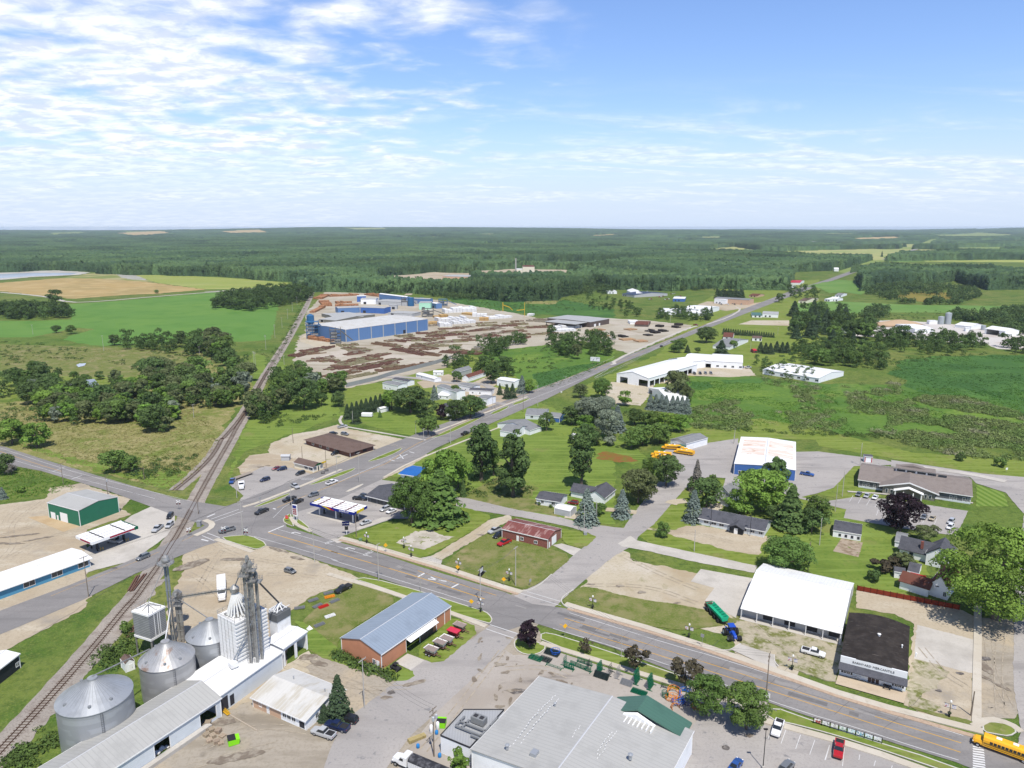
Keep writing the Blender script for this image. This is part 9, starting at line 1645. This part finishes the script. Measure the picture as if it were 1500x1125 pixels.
for i,(x,y,w1)in enumerate(((20,375,60),(60,368,60),(270,365,50),(230,430,80),(330,440,60),(90,405,60))):
 boxpile('M6',x,y,x+w1,y-5,.8,10,mat('tan_timber',C(190,156,120),.9,rand=.1),('first','second','third','fourth','fifth','sixth')[i]+' low tan board pile in the paved lumber lot','board_pile','tan board piles in the lumber lot','timber pile')
b=shed('red_roof_shed','open shed with brown roof in the lumber lot','M6',(300,325),(390,328),(315,303),335,cover='redbrown',wall='dbrown',rise=1.2,trim=False);b=shed('white_trailer','white box trailer beside the brown roofed shed','M6',(272,310),(330,310),(276,298),325,rise=.2,roof='flat',trim=False,cat='trailer')
for i,(tl_,nm,lab,A,B,Cc,bs,kw)in enumerate((('M6','hall','dark blue roofed hall with white gable front',(222,130),(300,140),(250,98),145,dict(cover='slate',rise=2.5,wall='grey')),('M6','hall','white gabled front of the blue roofed hall',(300,135),(375,135),(330,108),150,dict(roof='gy',rise=3)),('M6','container','long white container in front of the wood',(130,118),(190,118),(135,108),132,dict(roof='flat',rise=.2)),('M6','warehouse','large white warehouse roof behind the trees',(140,70),(275,72),(160,42),82,dict(rise=2)),('M6','container','bright blue container beside the far lot',(543,162),(620,164),(548,150),180,dict(wall='blue',cover='white',roof='flat',rise=.2)),('M6','storefront','long white storefront under the spruce block',(805,160),(1025,172),(815,150),190,dict(rise=1.2,cover='lgrey',wall='tan')),('M6','storefront','white left end of the long far storefront',(805,165),(880,170),(812,152),192,dict(rise=1,cover='white')),('M6','warehouse','wide pale roofed building behind the belt of trees',(450,245),(580,250),(480,222),262,dict(rise=1.2)),('M6','warehouse','long pale building right of the wide pale roofed one',(600,225),(760,235),(620,200),250,dict(rise=1.5,cover='white')),('M6','warehouse','small white building in the belt of trees',(640,250),(755,255),(650,235),270,dict(rise=1.0)),('M6','dealership','red roofed building at the bend of the highway',(1225,58),(1348,62),(1230,42),72,dict(cover='red',rise=2)),('M6','warehouse','white building before the red roofed one',(1215,85),(1285,88),(1222,74),103,dict(rise=1.5)),('M6','filling_station','small white station with grey roof beside the highway',(1045,268),(1110,270),(1052,250),280,dict(rise=.6,cover='green',roof='flat')),('M6','filling_station','white shop right of the small far station',(1110,258),(1212,262),(1118,242),280,dict(rise=1.2,cover='grey')),('M6','farm_house','grey roofed farmhouse beside the broad dark spruce',(795,460),(905,470),(830,405),475,dict(rise=3,cover='lgrey')),('M6','farm_house','house with brown red roof behind the grey farmhouse',(860,405),(925,408),(868,378),415,dict(rise=2.5,cover='redbrown')),('M6','shed','small brown roofed shed on the field edge',(1045,412),(1108,415),(1052,400),430,dict(rise=1.4,cover='brown')),('M6','shed','tiny red shed beside the spruce row',(1055,492),(1078,492),(1058,482),508,dict(rise=1,cover='red',wall='brick')),('M6','house','tan roofed house on the far lawn',(1025,142),(1080,145),(1030,130),150,dict(rise=2,cover='redbrown',wall='tan')),('M7','farm_building','white farm building at the highway bend grove',(205,165),(240,168),(208,150),178,dict(rise=1.5)),('M7','farm_building','second white farm building right in the grove',(245,162),(290,164),(250,150),178,dict(rise=1.5)),('M7','farm_building','tall pale barn with grey roof at the grove',(272,140),(312,142),(276,126),152,dict(rise=2,cover='lgrey')),('M7','farm_building','pale house in the middle of the grove',(40,175),(90,178),(46,152),190,dict(rise=2,cover='brown',wall='cream')),('K8','plant_hall','white open fronted hall at the right of the stone yard',(1090,295),(1305,325),(1100,268),350,dict(roof='gx',rise=2.5,op=[('o','F',2,0,14,6)])),('K8','plant_hall','white gabled roof in the middle of the stone yard',(775,255),(950,275),(790,228),285,dict(rise=2.5)),('K8','plant_hall','long white sloping roof at the left of the stone yard',(360,300),(560,300),(380,248),345,dict(rise=1.2)),('K8','plant_hall','white block beside the twin silos',(512,215),(600,215),(516,208),250,dict(roof='flat',rise=.3)),('K8','plant_hall','small white block right of the tall silos',(890,290),(945,292),(895,282),325,dict(roof='flat',rise=.3)),('K8','plant_hall','low white shed at the far left of the stone yard',(250,275),(350,285),(260,262),310,dict(rise=.8)),('K7','power_plant','tall pale power plant block with brown roof',(495,62),(595,62),(500,50),140,dict(roof='flat',rise=.4,wall='cream',cover='redbrown')),('K7','power_plant','lower left block of the power plant',(438,85),(495,85),(440,78),140,dict(roof='flat',rise=.4,wall='cream')),('K7','power_plant','low right block of the power plant',(545,115),(632,118),(550,108),148,dict(roof='flat',rise=.4,wall='cream',cover='redbrown')),('K7','warehouse','pale warehouse right of the power plant',(718,140),(805,142),(722,128),170,dict(rise=1)),('K7','warehouse','long pale shed left of the dark pines',(0,215),(90,215),(0,200),232,dict(rise=1,cover='grey',wall='cream')),('M5','warehouse','long low cream warehouse in the clearing',(395,82),(585,88),(400,62),104,dict(rise=1.5,cover='grey',wall='cream')),('M5','warehouse','pale shed at the top of the clearing',(380,20),(560,25),(390,8),38,dict(rise=1,wall='tan',cover='grey')),('px','farm_buildings','white far farm at the left horizon forest',(196,345.5),(215,345.8),(197,343.5),347.5,dict(rise=2)),('px','farm_buildings','long white far greenhouse in the left forest',(222,346),(240,346.3),(222,345),347.6,dict(rise=2)))):
 kw=dict(kw);kw.setdefault('op',[('p','F',3,.5,2,2),('p','F',8,.5,2,2)]if tl_ in('M6','M7')else[]);kw['trim']=False;b=shed(nm,lab,tl_,A,B,Cc,bs,**kw)
p=P(*t1('K7',436,140));h=HT(0,ty('K7',140),ty('K7',-10));q=MB();q.lathe([(2.0,0),(1.3,h)],12);o=q.build('chimney',mat('pale_chimney',C(200,196,190)),None);o.location=p;tag(o,'tall slim chimney of the far power plant','chimney')
silo('K8',700,250,125,3.4,sg,'tallest pale silo of the stone yard');silo('K8',628,250,165,3.2,sg,'shorter pale silo left of the tallest one');silo('K8',1072,310,258,2.4,sg,'small white silo beside the open fronted hall')
for i,(x,y,w1,h_)in enumerate(((120,262,9,5),(200,258,9,6),(270,262,6,4),(60,262,7,4))):
 q=MB();n=16;q.lathe([(w1*1.6,0),(w1*1.0,h_*.6),(w1*.3,h_),(.05,h_*1.05)],n);o=q.build('gravel_heap',mat('tan_aggregate',C(206,178,146),.95),None,smooth=True);o.location=P(*t1('K8',x,y));o.scale=(2.0,1.2,1);tag(o,('largest','second','third','leftmost')[i]+' tan aggregate heap in the stone yard','heap','aggregate heaps')
for i in range(10):
 x=90+i*48;boxpile('K7',x,288-(i%3)*12,x+55,286-(i%3)*12,4,10,mat('clay_blocks',C(190,116,90),.9,rand=.1),('first second third fourth fifth sixth seventh eighth ninth tenth'.split()[i])+' clay coloured timber pile below the dark pines, counted from the left','log_deck','clay coloured piles below the pines','logs')
o=empty('yellow_crane',P(*t1('K3',625,85)));tag(o,'yellow knuckle boom loader standing beside the reeds','crane');q=MB();h=12;q.bar((0,0,0),(0,0,h),.8);q.bar((0,0,h*.7),(9,0,h*.45),.8);q.bar((9,0,h*.45),(13,0,h*.1),.7);q.build('boom',mat('safety_yellow',C(240,190,60)),o)
o=empty('yellow_crane',P(*t1('K3',795,128)));tag(o,'slim yellow mast loader right of the first loader','crane');q=MB();q.bar((0,0,0),(0,0,18),.5);q.bar((0,0,9),(-10,0,8),.7);q.build('boom',mat('safety_yellow',C(240,190,60)),o)
for i,(x,y)in enumerate(((1175,352),(1187,354),(1290,349),(1312,350),(1335,349),(1400,348),(1420,349),(1462,352),(1080,360),(1195,391),(1222,394),(640,351),(845,368))):shed('farm_building',ORD[i]+' tiny pale farm building in the clearings near the horizon','px',(x,y),(x+7,y+.1),None,None,depth=20,eave=6,rise=3,cover=('white','grey')[i%2],trim=False)
edge=isf.copy();edge[1:]&=~isf[:-1];edge[0]=isf[0];edge&=RR<6500
ey,ex=np.nonzero(edge);rs=np.random.RandomState(8);pick=rs.rand(len(ey))<np.clip(2600/RR[ey,ex],.25,1)*.75;ey,ex=ey[pick],ex[pick]
cs=[];sz=[]
for lv in(.25,.55,.85):cs.append(np.stack([X[ey,ex]+rs.normal(0,2,len(ey)),Y[ey,ex]+rs.normal(0,2.0,len(ey)),base[ey,ex]+can[ey,ex]*lv*rs.uniform(.8,1.05,len(ey))],1));sz.append(rs.uniform(2.4,4.0,len(ey)))
top=isf&(RR<3000)&(npr.rand(*isf.shape)<.055*(RR/1500)**1.0*.35);ty_,tx_=np.nonzero(top);cs.append(np.stack([X[ty_,tx_],Y[ty_,tx_],base[ty_,tx_]+can[ty_,tx_]-1.5],1));sz.append(rs.uniform(2.6,4.6,len(ty_)))
cs=np.concatenate(cs);sz=np.concatenate(sz);print('forest rim',len(ey),len(ty_))
stuff_cards('forest_rim','leafy crowns along the rim of the far forest','forest',cs,sz,20,.62,mat('rim_leaf',(.066,.112,.046),.85,attr='tint',spec=.1,trans=.15,coord='world',var=[(.008,(.05,.09,.036),.5,.62),(.02,(.10,.15,.05),.56,.66)]),1.0)
